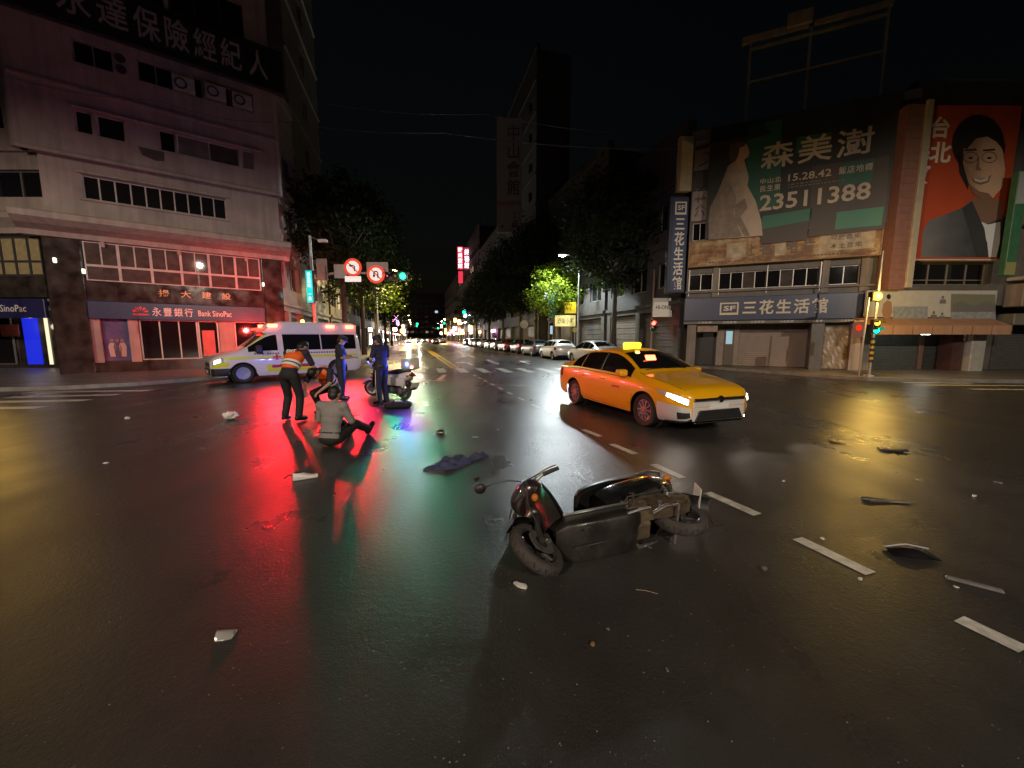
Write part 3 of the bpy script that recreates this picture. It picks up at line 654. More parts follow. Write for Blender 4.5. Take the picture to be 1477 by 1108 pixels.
# shop storey
sf = 0.35
MB().box(0.05, RL, 0.9, 1.6, 2.35, 3.7).build('transom', m_tile_dk, RB)
MB().box(-0.05, RL, -0.18, 1.2, 2.36, 2.5).build('soffit', m_tile_gn, RB)
def pier(x0, x1, m, y0=0.0, y1=0.45, z1=2.36, F=FR, root=None):
    a, b = ur(x0, 1.2, 0, F), ur(x1, 1.2, 0, F); return MB().rbox(a, b, y0, y1, 0.1, z1, 0.012).build('pillar', m, root or RB)
pier(990, 1003, m_conc2); pier(1168, 1187, mat('grey_pillar', (0.16, 0.155, 0.15), rough=0.3, noise=0.2, streak=0.25)); pier(1226, 1246, m_conc)
m_shut = mat('beige_shutter', (0.34, 0.26, 0.21), rough=0.55, noise=0.12, nscale=3, streak=0.15)
a, b = ur(1066, 1.2, -1.2), ur(1172, 1.2, -1.2)
for q in range(16):
    MB().rbox(a, b, 1.30 - 0.0, 1.36, 0.13 + q * 0.112, 0.13 + q * 0.112 + 0.106, 0.006).build('shutter_slat', m_shut, RB)
MB().box(a, b, 1.28, 1.5, 1.94, 2.36).build('sign_panel', mat('dim_sign_panel', (0.16, 0.13, 0.11), rough=0.5), RB)
row('三花生活館', ur(1098, 1.95, -1.28), ur(1168, 1.95, -1.28), 1.97, 2.28, 1.272, m_letb, RB, gap=0.15)
a0 = ur(1033, 1.2, -1.2)
MB().box(a0, a - 0.02, 1.2, 1.45, 0.13, 2.36).build('door_surround', mat('door_beige', (0.30, 0.24, 0.19), rough=0.5, noise=0.15), RB)
da, db = ur(1044, 1.2, -1.18), ur(1058, 1.2, -1.18)
dr = MB().rbox(da, db, 1.15, 1.195, 0.13, 2.25, 0.01).build('door', mat('door_brown', (0.12, 0.09, 0.06), rough=0.4), RB)
MB().box(da + 0.08, db - 0.08, 1.14, 1.149, 1.3, 2.0).build('pane', glow('door_pane', (0.55, 0.85, 0.95), 0.55), dr)
e0, e1 = ur(1004, 1.2, -1.0), ur(1032, 1.2, -1.0)
MB().box(e0, e1, 1.5, 1.58, 0.13, 2.3).build('entrance_recess', m_black, RB)
MB().box(e0, e1, 0.2, 0.26, 1.95, 2.3).build('notice_board', mat('old_board', (0.35, 0.24, 0.2), rough=0.5, noise=0.3), RB)
# plastic sheet over the right bay
pa0, pa1 = ur(1188, 1.2, -0.3), ur(1226, 1.2, -0.3)
def crumple(u, v):
    return (pa0 + (pa1 - pa0) * u, 0.34 + 0.05 * sin(u * 23 + v * 6) * cos(v * 17 + u * 9) + 0.02 * sin(v * 40 + u * 31), 0.15 + 2.0 * v)
MB().grid(crumple, 26, 30).build('plastic_sheet', mat('plastic_film', (0.42, 0.33, 0.24), rough=0.22, noise=0.3, nscale=5, bump=0.3, bscale=14), RB, smooth=True)
MB().box(pa0 - 0.1, pa1 + 0.9, 0.45, 0.9, 0.1, 2.36).build('back_wall', m_conc2, RB)
# hanging bilingual plates under the soffit: small pale characters
for k, px in enumerate((1006, 1042, 1082, 1124, 1166, 1212)):
    row('三花織襪', ur(px, 2.4, 0.2), ur(px + 21, 2.4, 0.2), 2.375, 2.49, -0.185, m_letw, RB, gap=0.1)

# fascia sign
SS = FR.thing('fascia_sign', 'long dark blue fascia sign with pale logo and five characters over the shutters', 'sign', y=-0.3, z=2.52)
m_blue = mat('sign_blue', (0.035, 0.05, 0.12), rough=0.35, noise=0.15, streak=0.2)
MB().rbox(-0.05, RL - 0.55, 0, 0.25, 0, 1.18, 0.02).build('board', m_blue, SS)
m_letg = mat('sign_pale', (0.70, 0.62, 0.45), rough=0.45)
def logo(root, u0, u1, z0, z1, y, m):
    t = (z1 - z0) * 0.11
    MB().box(u0, u1, y, y + 0.012, z0, z0 + t * 1.6).box(u0, u1, y, y + 0.012, z1 - t, z1).box(u0, u0 + t, y, y + 0.012, z0 + t * 1.6, z1 - t).box(u1 - t, u1, y, y + 0.012, z0 + t * 1.6, z1 - t).build('logo_frame', m, root)
    word('SF', u0 + (u1 - u0) * 0.2, u1 - (u1 - u0) * 0.16, z0 + (z1 - z0) * 0.34, z0 + (z1 - z0) * 0.74, y, m, root, bold=0.03)
z_ = 3.0; logo(SS, ur(1038, z_, 0.3), ur(1065, z_, 0.3), 0.28, 0.90, -0.016, m_letg)
row('三花生活館', ur(1069, z_, 0.3), ur(1196, z_, 0.3), 0.26, 0.98, -0.006, m_letg, SS, bold=0.022, gap=0.1)
# worn banner
WB = FR.thing('worn_banner', 'long peeling brown banner sign below the big green billboard', 'sign', y=-0.35, z=5.33)
wb0, wb1 = ur(995, 6, 0.35), ur(1271, 6, 0.35)
m_worn = bpy.data.materials.new('peeling_print'); m_worn.use_nodes = True
def worn():
    N = m_worn.node_tree.nodes; L = m_worn.node_tree.links; p = N['Principled BSDF']; tc = N.new('ShaderNodeTexCoord')
    mp = N.new('ShaderNodeMapping'); mp.inputs['Scale'].default_value = (1.0, 1, 1.6); L.new(tc.outputs['Object'], mp.inputs[0])
    n = N.new('ShaderNodeTexNoise'); n.inputs['Scale'].default_value = 1.5; n.inputs['Detail'].default_value = 8; n.inputs['Roughness'].default_value = 0.65; L.new(mp.outputs[0], n.inputs['Vector'])
    c = N.new('ShaderNodeValToRGB'); e = c.color_ramp.elements; e[0].position = 0.3; e[0].color = (0.10, 0.045, 0.02, 1); e[1].position = 0.62; e[1].color = (0.45, 0.36, 0.24, 1)
    x = e.new(0.45); x.color = (0.24, 0.12, 0.05, 1); x = e.new(0.53); x.color = (0.36, 0.21, 0.08, 1)
    L.new(n.outputs['Fac'], c.inputs[0]); L.new(c.outputs[0], p.inputs['Base Color']); p.inputs['Roughness'].default_value = 0.6
worn()
MB().box(wb0, wb1, 0, 0.1, 0, 1.22).build('board', m_worn, WB)
mb = MB(); [mb.box(*q) for q in ((wb0 - 0.05, wb1 + 0.05, -0.03, 0.11, 1.221, 1.27), (wb0 - 0.05, wb1 + 0.05, -0.03, 0.11, -0.05, -0.001), (wb0 - 0.05, wb0 - 0.001, -0.03, 0.11, -0.001, 1.221), (wb1 + 0.001, wb1 + 0.05, -0.03, 0.11, -0.001, 1.221))]
mb.build('frame', mat('rusty_frame', (0.32, 0.20, 0.11), rough=0.6, noise=0.3), WB)
m_pl = mat('worn_pale', (0.48, 0.40, 0.28), rough=0.6, noise=0.4, nscale=3)
def patch(u0, u1, z0, z1, m, root, y=-0.004, name='printed_patch'): return MB().box(u0, u1, y, y + 0.003, z0, z1).build(name, m, root)
patch(ur(1182, 6, .35), ur(1262, 6, .35), 0.28, 1.05, m_pl, WB)
patch(ur(1048, 6, .35), ur(1076, 6, .35), 0.3, 1.0, m_pl, WB); patch(ur(1118, 6, .35), ur(1133, 6, .35), 0.24, 1.0, m_pl, WB)
for s, x0, x1 in (('上', 1078, 1090), ('名', 1094, 1118), ('唱', 1134, 1152), ('片', 1156, 1178)): row(s, ur(x0, 6, .35), ur(x1, 6, .35), 0.28, 0.95, -0.008, m_letb, WB, bold=0.02)
row('可放音樂', ur(1197, 6, .35), ur(1242, 6, .35), 0.74, 0.99, -0.008, m_letb, WB); row('本土音樂', ur(1197, 6, .35), ur(1245, 6, .35), 0.36, 0.62, -0.008, m_letb, WB)
mbs = MB()
for k in range(46):
    u = wb0 + 0.9 + k * 0.145
    if random.random() < 0.8: mbs.box(u, u + 0.09 + random.random() * 0.04, -0.009, -0.006, 0.10, 0.17)
mbs.build('small_print', m_letb, WB)
# main billboard
def poly_px(F, pts, off, m, root, name, base, y_off=0.0):
    P = []
    for x, y in pts:
        u, z = F.pix(x, y, off); P.append((u, z))
    me = bpy.data.meshes.new(name); me.from_pydata([(u - base[0], -off - base[1], z - base[2]) for u, z in P], [], [tuple(range(len(P)))])
    me.materials.append(m); return obj(name, me, root)
BB = FR.thing('billboard', 'big dark green property billboard with a woman in a pale dress and a phone number', 'billboard', y=-0.45, z=6.62)
b0, b1 = ur(1019, 8, .45), ur(1288, 8, .45)
b1 = min(b1, RL - 0.02)
MB().box(b0, b1, 0, 0.18, 0, 5.3).build('board', mat('billboard_dark', (0.022, 0.022, 0.020), rough=0.5, noise=0.2), BB)
base = (0, -0.45, 6.62); pp = lambda pts, k, m, n: poly_px(FR, pts, 0.454 + 0.004 * k, m, BB, n, base)
g1 = mat('print_green', (0.02, 0.10, 0.075), rough=0.5); g2 = mat('print_green_mid', (0.03, 0.15, 0.11), rough=0.5); g3 = mat('print_brown', (0.055, 0.04, 0.033), rough=0.5); g4 = mat('print_green_lit', (0.05, 0.21, 0.14), rough=0.5)
pp([(1078, 182), (1128, 172), (1125, 300), (1075, 312)], 0, g1, 'printed_panel'); pp([(1100, 312), (1173, 300), (1169, 318), (1098, 331)], 0, g2, 'printed_panel')
pp([(1172, 240), (1283, 224), (1276, 330), (1166, 342)], 0, g3, 'printed_panel'); pp([(1098, 331), (1166, 319), (1164, 346), (1098, 352)], 0, g3, 'printed_panel')
pp([(1207, 306), (1275, 298), (1271, 325), (1204, 331)], 1, g4, 'printed_panel'); pp([(1213, 236), (1262, 229), (1258, 262), (1210, 268)], 1, g1, 'printed_panel'); pp([(1150, 198), (1200, 190), (1197, 215), (1147, 222)], 1, g1, 'printed_panel')
_du = FR.pix(1060, 290, .46)[0]; m_dr = gmat('print_dress', (0.20, 0.15, 0.12), (0.48, 0.39, 0.32), _du - 1.1, _du + 0.9, 'X', .5, .9, 3.0); m_dr2 = mat('print_dress_fold', (0.24, 0.19, 0.15), rough=0.5, noise=0.3, nscale=3); m_sk = mat('print_skin', (0.50, 0.32, 0.24), rough=0.5); m_hr = mat('print_hair', (0.09, 0.055, 0.04), rough=0.5)
pp([(1050, 240), (1060, 232), (1076, 240), (1080, 256), (1078, 268), (1090, 290), (1098, 318), (1100, 340), (1060, 343), (1022, 346), (1022, 318), (1024, 300), (1036, 276)], 2, m_dr, 'printed_dress')
pp([(1040, 272), (1052, 262), (1062, 285), (1058, 310), (1070, 341), (1040, 344), (1046, 305)], 3, m_dr2, 'printed_fold'); pp([(1060, 296), (1074, 286), (1078, 300), (1068, 312), (1082, 340), (1074, 341), (1060, 316)], 3, m_dr2, 'printed_fold')
pp([(1060, 232), (1063, 224), (1072, 226), (1076, 240), (1068, 246)], 3, m_sk, 'printed_neck'); pp([(1062, 212), (1068, 206), (1077, 208), (1080, 216), (1081, 220), (1079, 226), (1073, 231), (1065, 229)], 4, m_sk, 'printed_face')
pp([(1051, 220), (1054, 210), (1064, 204), (1075, 206), (1074, 211), (1067, 213), (1065, 224), (1061, 233), (1053, 232)], 5, m_hr, 'printed_hair')
def row_px(s, x0, y0t, y0b, x1, y1t, y1b, off, m, root, F, base, bold=0.02, gap=0.08, name='letter'):
    n = len(s)
    U0, Zb0 = F.pix(x0, y0b, off); _, Zt0 = F.pix(x0, y0t, off); U1_, Zb1 = F.pix(x1, y1b, off); _, Zt1 = F.pix(x1, y1t, off)
    zb, zt = (Zb0 + Zb1) / 2 - base[2], (Zt0 + Zt1) / 2 - base[2]
    row(s, U0 - base[0], U1_ - base[0], zb, zt, -off - base[1], m, root, bold, gap=gap, name=name)
m_lp = mat('print_letters', (0.52, 0.44, 0.37), rough=0.5)
row_px('森美澍', 1094, 207, 246, 1262, 181, 223, 0.475, m_lp, BB, FR, base, bold=0.014)
u0_, z0_ = FR.pix(1095, 304, 0.475); u1_, z1_ = FR.pix(1256, 275, 0.475); _, zz0 = FR.pix(1256, 288, 0.475); _, zt0 = FR.pix(1095, 282, 0.475)
word('23511388', u0_, u1_, (z0_ + zz0) / 2 - 6.62, (zt0 + FR.pix(1256, 262, 0.475)[1]) / 2 - 6.62, -0.025, m_lp, BB, bold=0.018)
row_px('中山北', 1095, 258, 266, 1127, 254, 263, 0.475, m_lp, BB, FR, base, 0.02); row_px('民生東', 1095, 268, 278, 1126, 265, 274, 0.475, m_lp, BB, FR, base, 0.02)
za = FR.pix(1165, 253, .475)[1] - 6.62
word('15.28.42', ur(1135, 8.3, .475), ur(1197, 8.3, .475), za - 0.16, za + 0.16, -0.025, m_lp, BB, bold=0.012)
row('飯店地標', ur(1207, 8.3, .475), ur(1257, 8.3, .475), za - 0.17, za + 0.17, -0.025, m_lp, BB)
mbs = MB()
for rw in range(2):
    u = ur(1135, 8, .475)
    while u < ur((1183, 1213)[rw], 8, .475):
        w = 0.05 + random.random() * 0.12; mbs.box(u, u + w, -0.026, -0.024, za - 0.33 - rw * 0.12, za - 0.27 - rw * 0.12); u += w + 0.05
mbs.build('small_print', mat('print_dim', (0.16, 0.14, 0.12), rough=0.5), BB)
for k in range(4): u = b0 + 1 + k * (b1 - b0 - 2) / 3; MB().box(u - 0.04, u + 0.04, 0.181, 0.449, 0.1, 5.2).build('bracket', m_steel, BB)
# posters stuck between the side windows
for (x0, y0, x1, y1), s in (((1003, 204, 1027, 243), '蔘'), ((999, 277, 1021, 317), '茶')):
    P = FR.thing('poster', 'white poster with a red-brown character above the %s window beside the green billboard' % ('upper' if s == '蔘' else 'lower'), 'poster', y=-0.06, z=0)
    r = FR.rect(x0, y0, x1, y1, 0.06); MB().box(r[0], r[1], 0, 0.04, r[2], r[3]).build('board', mat('poster_white', (0.5, 0.42, 0.36), rough=0.5, noise=0.15), P)
    row(s, r[0] + 0.1, r[1] - 0.1, r[2] + 0.12, r[3] - 0.2, -0.004, mat('poster_brown', (0.25, 0.13, 0.1), rough=0.5), P, bold=0.02)
# projecting vertical signs on the building's left edge
FV = Frame(FR.A - Vector((1.05, 0, 0)) + Vector((0, -0.25, 0)), FR.A + Vector((-0.05, -0.25, 0)))
r = FV.rect(967, 283, 992, 424); VS = FV.thing('blade_sign', 'tall blue vertical blade sign with white characters on the corner of the shop building', 'sign', u=r[0], z=4.0)
vw = 0.98; vh = FV.pix(980, 283)[1] - 4.0
MB().rbox(0, vw, 0, 0.3, 0, vh, 0.02).build('box', mat('sign_navy', (0.02, 0.025, 0.06), rough=0.4), VS)
MB().box(0.2, vw - 0.05, -0.012, -0.001, 0.08, vh - 0.1).build('face', mat('sign_face_blue', (0.035, 0.055, 0.16), rough=0.35), VS)
logo(VS, 0.27, vw - 0.12, vh - 0.92, vh - 0.28, -0.028, m_letw); row('三花生活館', 0.30, vw - 0.15, 0.12, vh - 1.0, -0.018, m_letw, VS, bold=0.02, vertical=True)
VW = FV.thing('lightbox_sign', 'unlit cream vertical lightbox above the tall blue blade sign', 'sign', u=r[0] + 0.35, z=vh + 4.25)
hh = FV.pix(985, 196)[1] - (vh + 4.25); MB().rbox(0, 0.72, 0, 0.28, 0, hh, 0.02).build('box', mat('lightbox_cream', (0.50, 0.46, 0.36), rough=0.45, noise=0.15), VW); MB().box(-0.006, 0.12, -0.008, -0.001, 0.02, hh - 0.02).build('edge_strip', mat('faded_red', (0.34, 0.20, 0.16)), VW)

# street flank of the right building and the terrace behind
tR = FR.A.dot(SU)
block('corner_flank', 'street side of the dark corner shop building behind the blade sign', st(A_R + 0.1, tR + 9), st(A_R + 0.1, tR + 0.6), 12.5, m_dimwall, wx=2.6, ww=1.8, depth=6)
block('street_house', 'dark terrace house with awnings behind the lit street tree', st(A_R, 40.5), st(A_R, tR + 9.3), 15.5, m_dimwall, wx=3.2, lit=0.0)
T_, FT = block('tower_block', 'dark slab tower carrying a tall pale vertical sign above the trees', st(A_R - 0.4, 62), st(A_R - 0.4, 44), 33, m_dimwall, wx=3.6, ww=1.4, wh=1.2, depth=4, lit=0.02)
block('street_house', 'dark house beyond the slab tower on the parked car side', st(A_R, 86), st(A_R, 62.4), 20, m_dimwall, lit=0.05)
block('street_house', 'dark house bearing the pink neon sign far down the street', st(A_R, 124), st(A_R, 86.3), 26, m_dimwall, lit=0.06)
block('street_house', 'farthest dark house on the parked car side of the street', st(A_R, 190), st(A_R, 124.4), 22, m_dimwall, lit=0.08)
block('end_tower', 'faint distant tower closing the view down the street', st(-34, 250), st(-12, 250), 48, m_dimwall, lit=0.03, shop=False)
block('end_tower', 'low distant block beside the faint tower at the end of the street', st(-10, 262), st(22, 262), 30, m_dimwall, lit=0.04, shop=False)
# vertical sign on the slab tower
FS = Frame(st(A_R - 3.2, 43.5), st(A_R - 0.5, 43.5))
ps = at_y(717, 335, FS.A.y); TS = thing('tower_sign', 'tall pale vertical sign board on the dark slab tower', 'sign', (at_y(717, 335, 44).x, 44, at_y(717, 335, 44).z))
tw = at_y(752, 335, 44).x - at_y(717, 335, 44).x; th = at_y(735, 170, 44).z - at_y(735, 335, 44).z
MB().rbox(0, tw, 0, 0.5, 0, th, 0.05).build('board', mat('sign_grey_white', (0.40, 0.38, 0.36), rough=0.5, noise=0.2), TS)
row('中山會館', tw * 0.4, tw * 0.95, th * 0.32, th * 0.95, -0.01, m_letb, TS, vertical=True); MB().box(0.05, tw - 0.05, -0.012, -0.002, th * 0.24, th * 0.28).build('stripe', mat('faded_red', (0.34, 0.2, 0.16)), TS)
MB().box(0.4, tw - 0.2, 0.51, 3.0, th * 0.3, th * 0.34).box(0.4, tw - 0.2, 0.51, 3.0, th * 0.8, th * 0.84).build('bracket', m_steel, TS)

# ------------------------------------------------------------------ right wing facing the cross street
E0 = FR.world(RL, 0, 0)
FF = Frame((E0.x + 0.02, E0.y), (E0.x + 22, E0.y + 0.2))
RW = FF.thing('side_building', 'dark building with shop awning and portrait billboard right of the pink pilaster', 'building')
uf = lambda px, z, off=0.0: ur(px, z, off, FF)
core(RW, m_tile_dk, 0.1, 21.8, 2.4, 9, 0.0, 12.5); core(RW, m_tile_dk, 0.1, 21.8, 0.6, 2.4, 3.1, 12.5, 'upper_core')
hf = [(uf(1318, 4.5), uf(1428, 4.5), 4.0, 4.95)]
wall_mb(0, 21.8, 3.1, 12.5, 0.1, 0.5, hf).build('wall', m_tile_dk, RW)
window(RW, *hf[0], 0.2, 4, 2, m_frame_a, [m_glass], fw=0.045, zsplits=[4.0, 4.22, 4.95])
MB().rbox(uf(1405, 1.5), uf(1425, 1.5), 0.05, 0.55, 0.1, 3.1, 0.015).build('pillar', mat('pale_pillar', (0.42, 0.42, 0.38), rough=0.45, noise=0.15, streak=0.2), RW)
MB().box(uf(1386, 1.5), uf(1403, 1.5), 0.3, 0.9, 0.1, 2.6).build('brick_pier', mat('maroon_tile', (0.08, 0.04, 0.035), rough=0.4, noise=0.2), RW)
MB().box(uf(1400, 1.5), uf(1403, 1.5), 0.24, 0.29, 1.5, 2.2).build('strip_sign', m_white, RW)
for x0, x1, m in ((1258, 1322, mat('shutter_grey_green', (0.085, 0.09, 0.08), rough=0.5, noise=0.2)), (1332, 1386, mat('shutter_dark', (0.045, 0.045, 0.042), rough=0.5, noise=0.2)), (1432, 1600, mat('shutter_brownish', (0.10, 0.095, 0.09), rough=0.5, noise=0.2))):
    a, b = uf(x0, 1.2, -1.0), uf(x1, 1.2, -1.0)
    for q in range(20): MB().rbox(a, b, 1.0, 1.05, 0.13 + q * 0.125, 0.13 + q * 0.125 + 0.118, 0.008).build('shutter_slat', m, RW)
MB().box(0.1, 21.8, 1.06, 2.4, 0.1, 3.1).build('back_wall', m_tile_dk, RW)
MB().rbox(uf(1325, 1.2, -.9), uf(1331, 1.2, -.9), 0.85, 1.05, 0.13, 2.6, 0.01).build('pillar', mat('brown_post', (0.16, 0.10, 0.07), rough=0.5), RW)
# pink tiled pilaster with pale edge
PP = FF.thing('pilaster', 'tall pink tiled pilaster with a pale edge strip between the two billboards', 'pilaster')
px0, px1 = uf(1288, 5.5, 0.5), uf(1311, 5.5, 0.5); zt = FF.pix(1318, 150, 0.5)[1]
MB().box(px0, px1, -0.5, 0.09, 3.72, zt).build('shaft', mat('pink_tile', (0.26, 0.135, 0.12), rough=0.5, noise=0.15, streak=0.25), PP)
MB().rbox(px1 + 0.003, px1 + 0.28, -0.58, 0.09, 3.8, zt + 0.15, 0.015).build('edge_strip', mat('pale_strip', (0.42, 0.39, 0.33), rough=0.5, noise=0.15, streak=0.2), PP)
for k in range(24): z = 3.95 + k * (zt - 4.1) / 24; MB().box(px0 + 0.02, px1 - 0.02, -0.504, -0.498, z, z + 0.012).build('joint', m_letb, PP)
# portrait billboard
PB = FF.thing('portrait_billboard', 'red portrait billboard of a smiling person in glasses and dark jacket', 'billboard', y=-0.25)
z0b = FF.pix(1400, 374, .25)[1]; z1b = FF.pix(1400, 152, .25)[1]
MB().box(px1 + 0.3, uf(1452, 7, .25), 0, 0.3, z0b, z1b).build('board', mat('print_red', (0.46, 0.075, 0.03), rough=0.5, noise=0.12, nscale=0.8), PB)
MB().box(px1 + 0.3, uf(1452, 7, .25) + 0.03, -0.05, 0.3, z0b - 0.06, z0b - 0.002).build('lower_rail', m_frame_w, PB)
q = lambda pts, k, m, n: poly_px(FF, pts, 0.255 + 0.004 * k, m, PB, n, (0, -0.25, 0))
_fu = FF.pix(1418, 240, .26)[0]; m_jk = gmat('print_jacket', (0.16, 0.17, 0.19), (0.05, 0.055, 0.065), _fu - 2.6, _fu + 0.4, 'X', .5, .7, 1.6); m_jk2 = mat('print_jacket_lapel', (0.045, 0.047, 0.055), rough=0.5); m_sh = mat('print_shirt', (0.66, 0.70, 0.74), rough=0.5); m_fc = gmat('print_face', (0.26, 0.155, 0.105), (0.62, 0.41, 0.29), _fu - 0.85, _fu + 0.35, 'X', .5, .5, 1.8); m_fd = mat('print_face_shade', (0.22, 0.13, 0.09), rough=0.5); m_bk = mat('print_black', (0.02, 0.018, 0.02), rough=0.5)
def ring(cx, cy, rx, ry, n=26, a0=0, a1=2 * pi): return [(cx + rx * cos(a0 + (a1 - a0) * k / n), cy + ry * sin(a0 + (a1 - a0) * k / n)) for k in range(n + (0 if a1 - a0 > 6.2 else 1))]
q([(1328, 371), (1331, 334), (1340, 318), (1362, 310), (1388, 300), (1404, 290), (1424, 302), (1448, 312), (1449, 371)], 0, m_jk, 'printed_jacket')
q([(1394, 292), (1406, 286), (1444, 288), (1446, 315), (1420, 324), (1404, 312)], 1, m_fd, 'printed_neck')
q([(1411, 318), (1425, 324), (1443, 320), (1442, 350), (1437, 371), (1426, 371), (1424, 350)], 2, m_sh, 'printed_shirt')
q([(1388, 300), (1402, 290), (1420, 330), (1426, 371), (1410, 371), (1398, 330)], 3, m_jk2, 'printed_lapel'); q([(1446, 310), (1449, 314), (1449, 371), (1439, 371), (1444, 345)], 3, m_jk2, 'printed_lapel')
q(ring(1411, 208, 38, 42), 2, m_bk, 'printed_hair'); q([(1380, 215), (1384, 250), (1396, 274), (1400, 250)], 2, m_bk, 'printed_hair')
q([(1390, 215), (1396, 196), (1412, 190), (1430, 196), (1446, 215), (1450, 245), (1446, 270), (1432, 286), (1418, 288), (1404, 280), (1395, 258), (1389, 236)], 4, m_fc, 'printed_face')
q([(1388, 212), (1394, 188), (1412, 182), (1436, 186), (1450, 208), (1449, 222), (1440, 206), (1424, 197), (1408, 200), (1394, 216)], 5, m_bk, 'printed_hair')
q([(1411, 226), (1413, 226), (1412, 240), (1416, 246), (1408, 246), (1407, 243)], 5, m_fd, 'printed_nose'); q([(1396, 262), (1404, 280), (1418, 288), (1432, 286), (1426, 279), (1412, 276), (1402, 268)], 5, m_fd, 'printed_jaw_shade'); q([(1430, 238), (1440, 234), (1445, 246), (1438, 256), (1431, 250)], 5, mat('print_cheek', (0.66, 0.43, 0.32), rough=.5), 'printed_cheek'); q([(1396, 240), (1404, 238), (1406, 250), (1400, 254)], 5, mat('print_cheek_dim', (0.36, 0.22, 0.15), rough=.5), 'printed_cheek')
q([(1401, 256), (1412, 258), (1424, 256), (1430, 252), (1426, 263), (1414, 267), (1404, 263)], 5, m_fd, 'printed_mouth'); q([(1404, 257), (1414, 259.5), (1427, 255), (1424, 261), (1414, 263.5), (1406, 261)], 6, mat('print_teeth', (0.55, 0.5, 0.45)), 'printed_teeth')
for cx in (1400, 1427):
    a, b = ring(cx, 227, 11, 8.0, 20), ring(cx, 227, 10.3, 7.3, 20); P = [FF.pix(x, y, 0.28) for x, y in a + b]
    me = bpy.data.meshes.new('printed_glasses'); me.from_pydata([(u, -0.03, z) for u, z in P], [], [(k, (k + 1) % 20, 20 + (k + 1) % 20, 20 + k) for k in range(20)]); me.materials.append(m_bk); obj('printed_glasses', me, PB)
    q(ring(cx, 228, 3.6, 1.6, 12), 5, m_bk, 'printed_eye'); q([(cx - 9, 216), (cx + 8, 214.5), (cx + 9, 217), (cx - 9, 218.5)], 5, m_bk, 'printed_brow')
def cpx(s, x0, y0, x1, y1, off, m, root, F, bold=0.03):
    r = F.rect(x0, y0, x1, y1, off); row(s, r[0], r[1], r[2], r[3], -off + 0.25, m, root, bold)
for s, b in (('台', (1343, 168, 1370, 200)), ('北', (1342, 204, 1371, 236)), ('動', (1318, 166, 1342, 196)), ('起', (1317, 200, 1341, 231)), ('來', (1316, 235, 1341, 266))): cpx(s, *b, 0.262, m_letw, PB, FF)
# shop banner
SB = FF.thing('shop_banner', 'white shop banner with faded photographs above the tan awning', 'sign', y=-0.2)
s0, s1 = uf(1250, 3.2, .2), uf(1437, 3.2, .2); MB().rbox(s0, s1, 0, 0.12, 2.55, 3.72, 0.015).build('board', mat('banner_white', (0.50, 0.50, 0.46), rough=0.45, noise=0.08), SB)
q2 = lambda pts, k, m, n: poly_px(FF, pts, 0.204 + 0.004 * k, m, SB, n, (0, -0.2, 0))
q2([(1372, 424), (1436, 425), (1436, 450), (1371, 450)], 0, mat('banner_olive', (0.20, 0.21, 0.14), rough=0.5), 'printed_panel'); q2([(1288, 442), (1338, 442), (1338, 462), (1288, 461)], 0, mat('banner_blue', (0.30, 0.33, 0.36), rough=0.5, noise=0.3, nscale=6), 'printed_panel'); q2([(1371, 450), (1436, 450), (1436, 462), (1371, 462)], 0, mat('banner_blue', (0.3, 0.33, 0.36)), 'printed_panel')
q2([(1252, 421), (1270, 421), (1266, 430), (1252, 434)], 0, mat('banner_rose', (0.42, 0.25, 0.2), rough=0.5), 'printed_panel')
q2([(1274, 438), (1280, 433), (1286, 436), (1287, 450), (1283, 461), (1275, 461), (1272, 450)], 0, mat('banner_skin', (0.34, 0.2, 0.12), rough=0.5), 'printed_figure'); q2(ring(1282, 428, 3, 4, 12), 1, m_bk, 'printed_figure')
for cx, cy in ((1360, 432), (1347, 454), (1359, 456)):
    q2(ring(cx, cy - 3, 2, 2.4, 10), 1, mat('banner_grey', (0.16, 0.16, 0.16)), 'printed_figure'); q2([(cx - 5, cy + 6), (cx - 4, cy), (cx + 4, cy), (cx + 5, cy + 6)], 1, MATS['banner_grey'], 'printed_figure')
for k in range(13): x = 1374 + k * 4.8; yy = 436 - 3 * sin(k * 0.8); q2([(x, 450), (x, yy + 4), (x + 2.2, yy), (x + 4.4, yy + 4), (x + 4.4, 450)], 1, MATS['banner_grey'], 'printed_figure')
# tan awning
AW = FF.thing('shop_awning', 'tan canvas awning over the shuttered shops below the white banner', 'awning')
w0, w1 = uf(1249, 2.4, .6), uf(1447, 2.4, .6)
mb = MB().prism([(0.05, 2.52), (-0.15, 2.52), (-0.95, 2.16), (-0.95, 1.78), (-0.92, 1.78), (-0.92, 2.13), (-0.12, 2.46), (0.05, 2.46)], w0, w1, lambda a, b, h: (h, a, b)); mb.build('canopy', mat('tan_canvas', (0.42, 0.24, 0.15), rough=0.75, noise=0.15, nscale=2, streak=0.2), AW)
for k in range(8): u = w0 + 0.03 + k * (w1 - w0 - 0.06) / 7; MB().box(u - 0.008, u + 0.008, -0.958, -0.952, 1.78, 2.16).build('seam', m_letb, AW)
AL = FF.thing('tube_lamp', 'small white fluorescent lamp hanging under the tan awning', 'lamp', u=uf(1337, 2.2, 0.5), y=-0.5, z=1.80)
MB().rbox(-0.22, 0.22, -0.05, 0.05, 0.02, 0.1, 0.015).build('fitting', m_white, AL); MB().tube((-0.2, 0, 0), (0.2, 0, 0), 0.025).build('tube', glow('tube_glow', (0.9, 1.0, 0.92), 25), AL)
MB().tube((0, 0, 0.1), (0, 0, 0.5), 0.008).build('hanger', m_steel, AL); lamp('tube_light', (0, 0, -0.08), (0.9, 1.0, 0.92), 7, 0.1, AL)
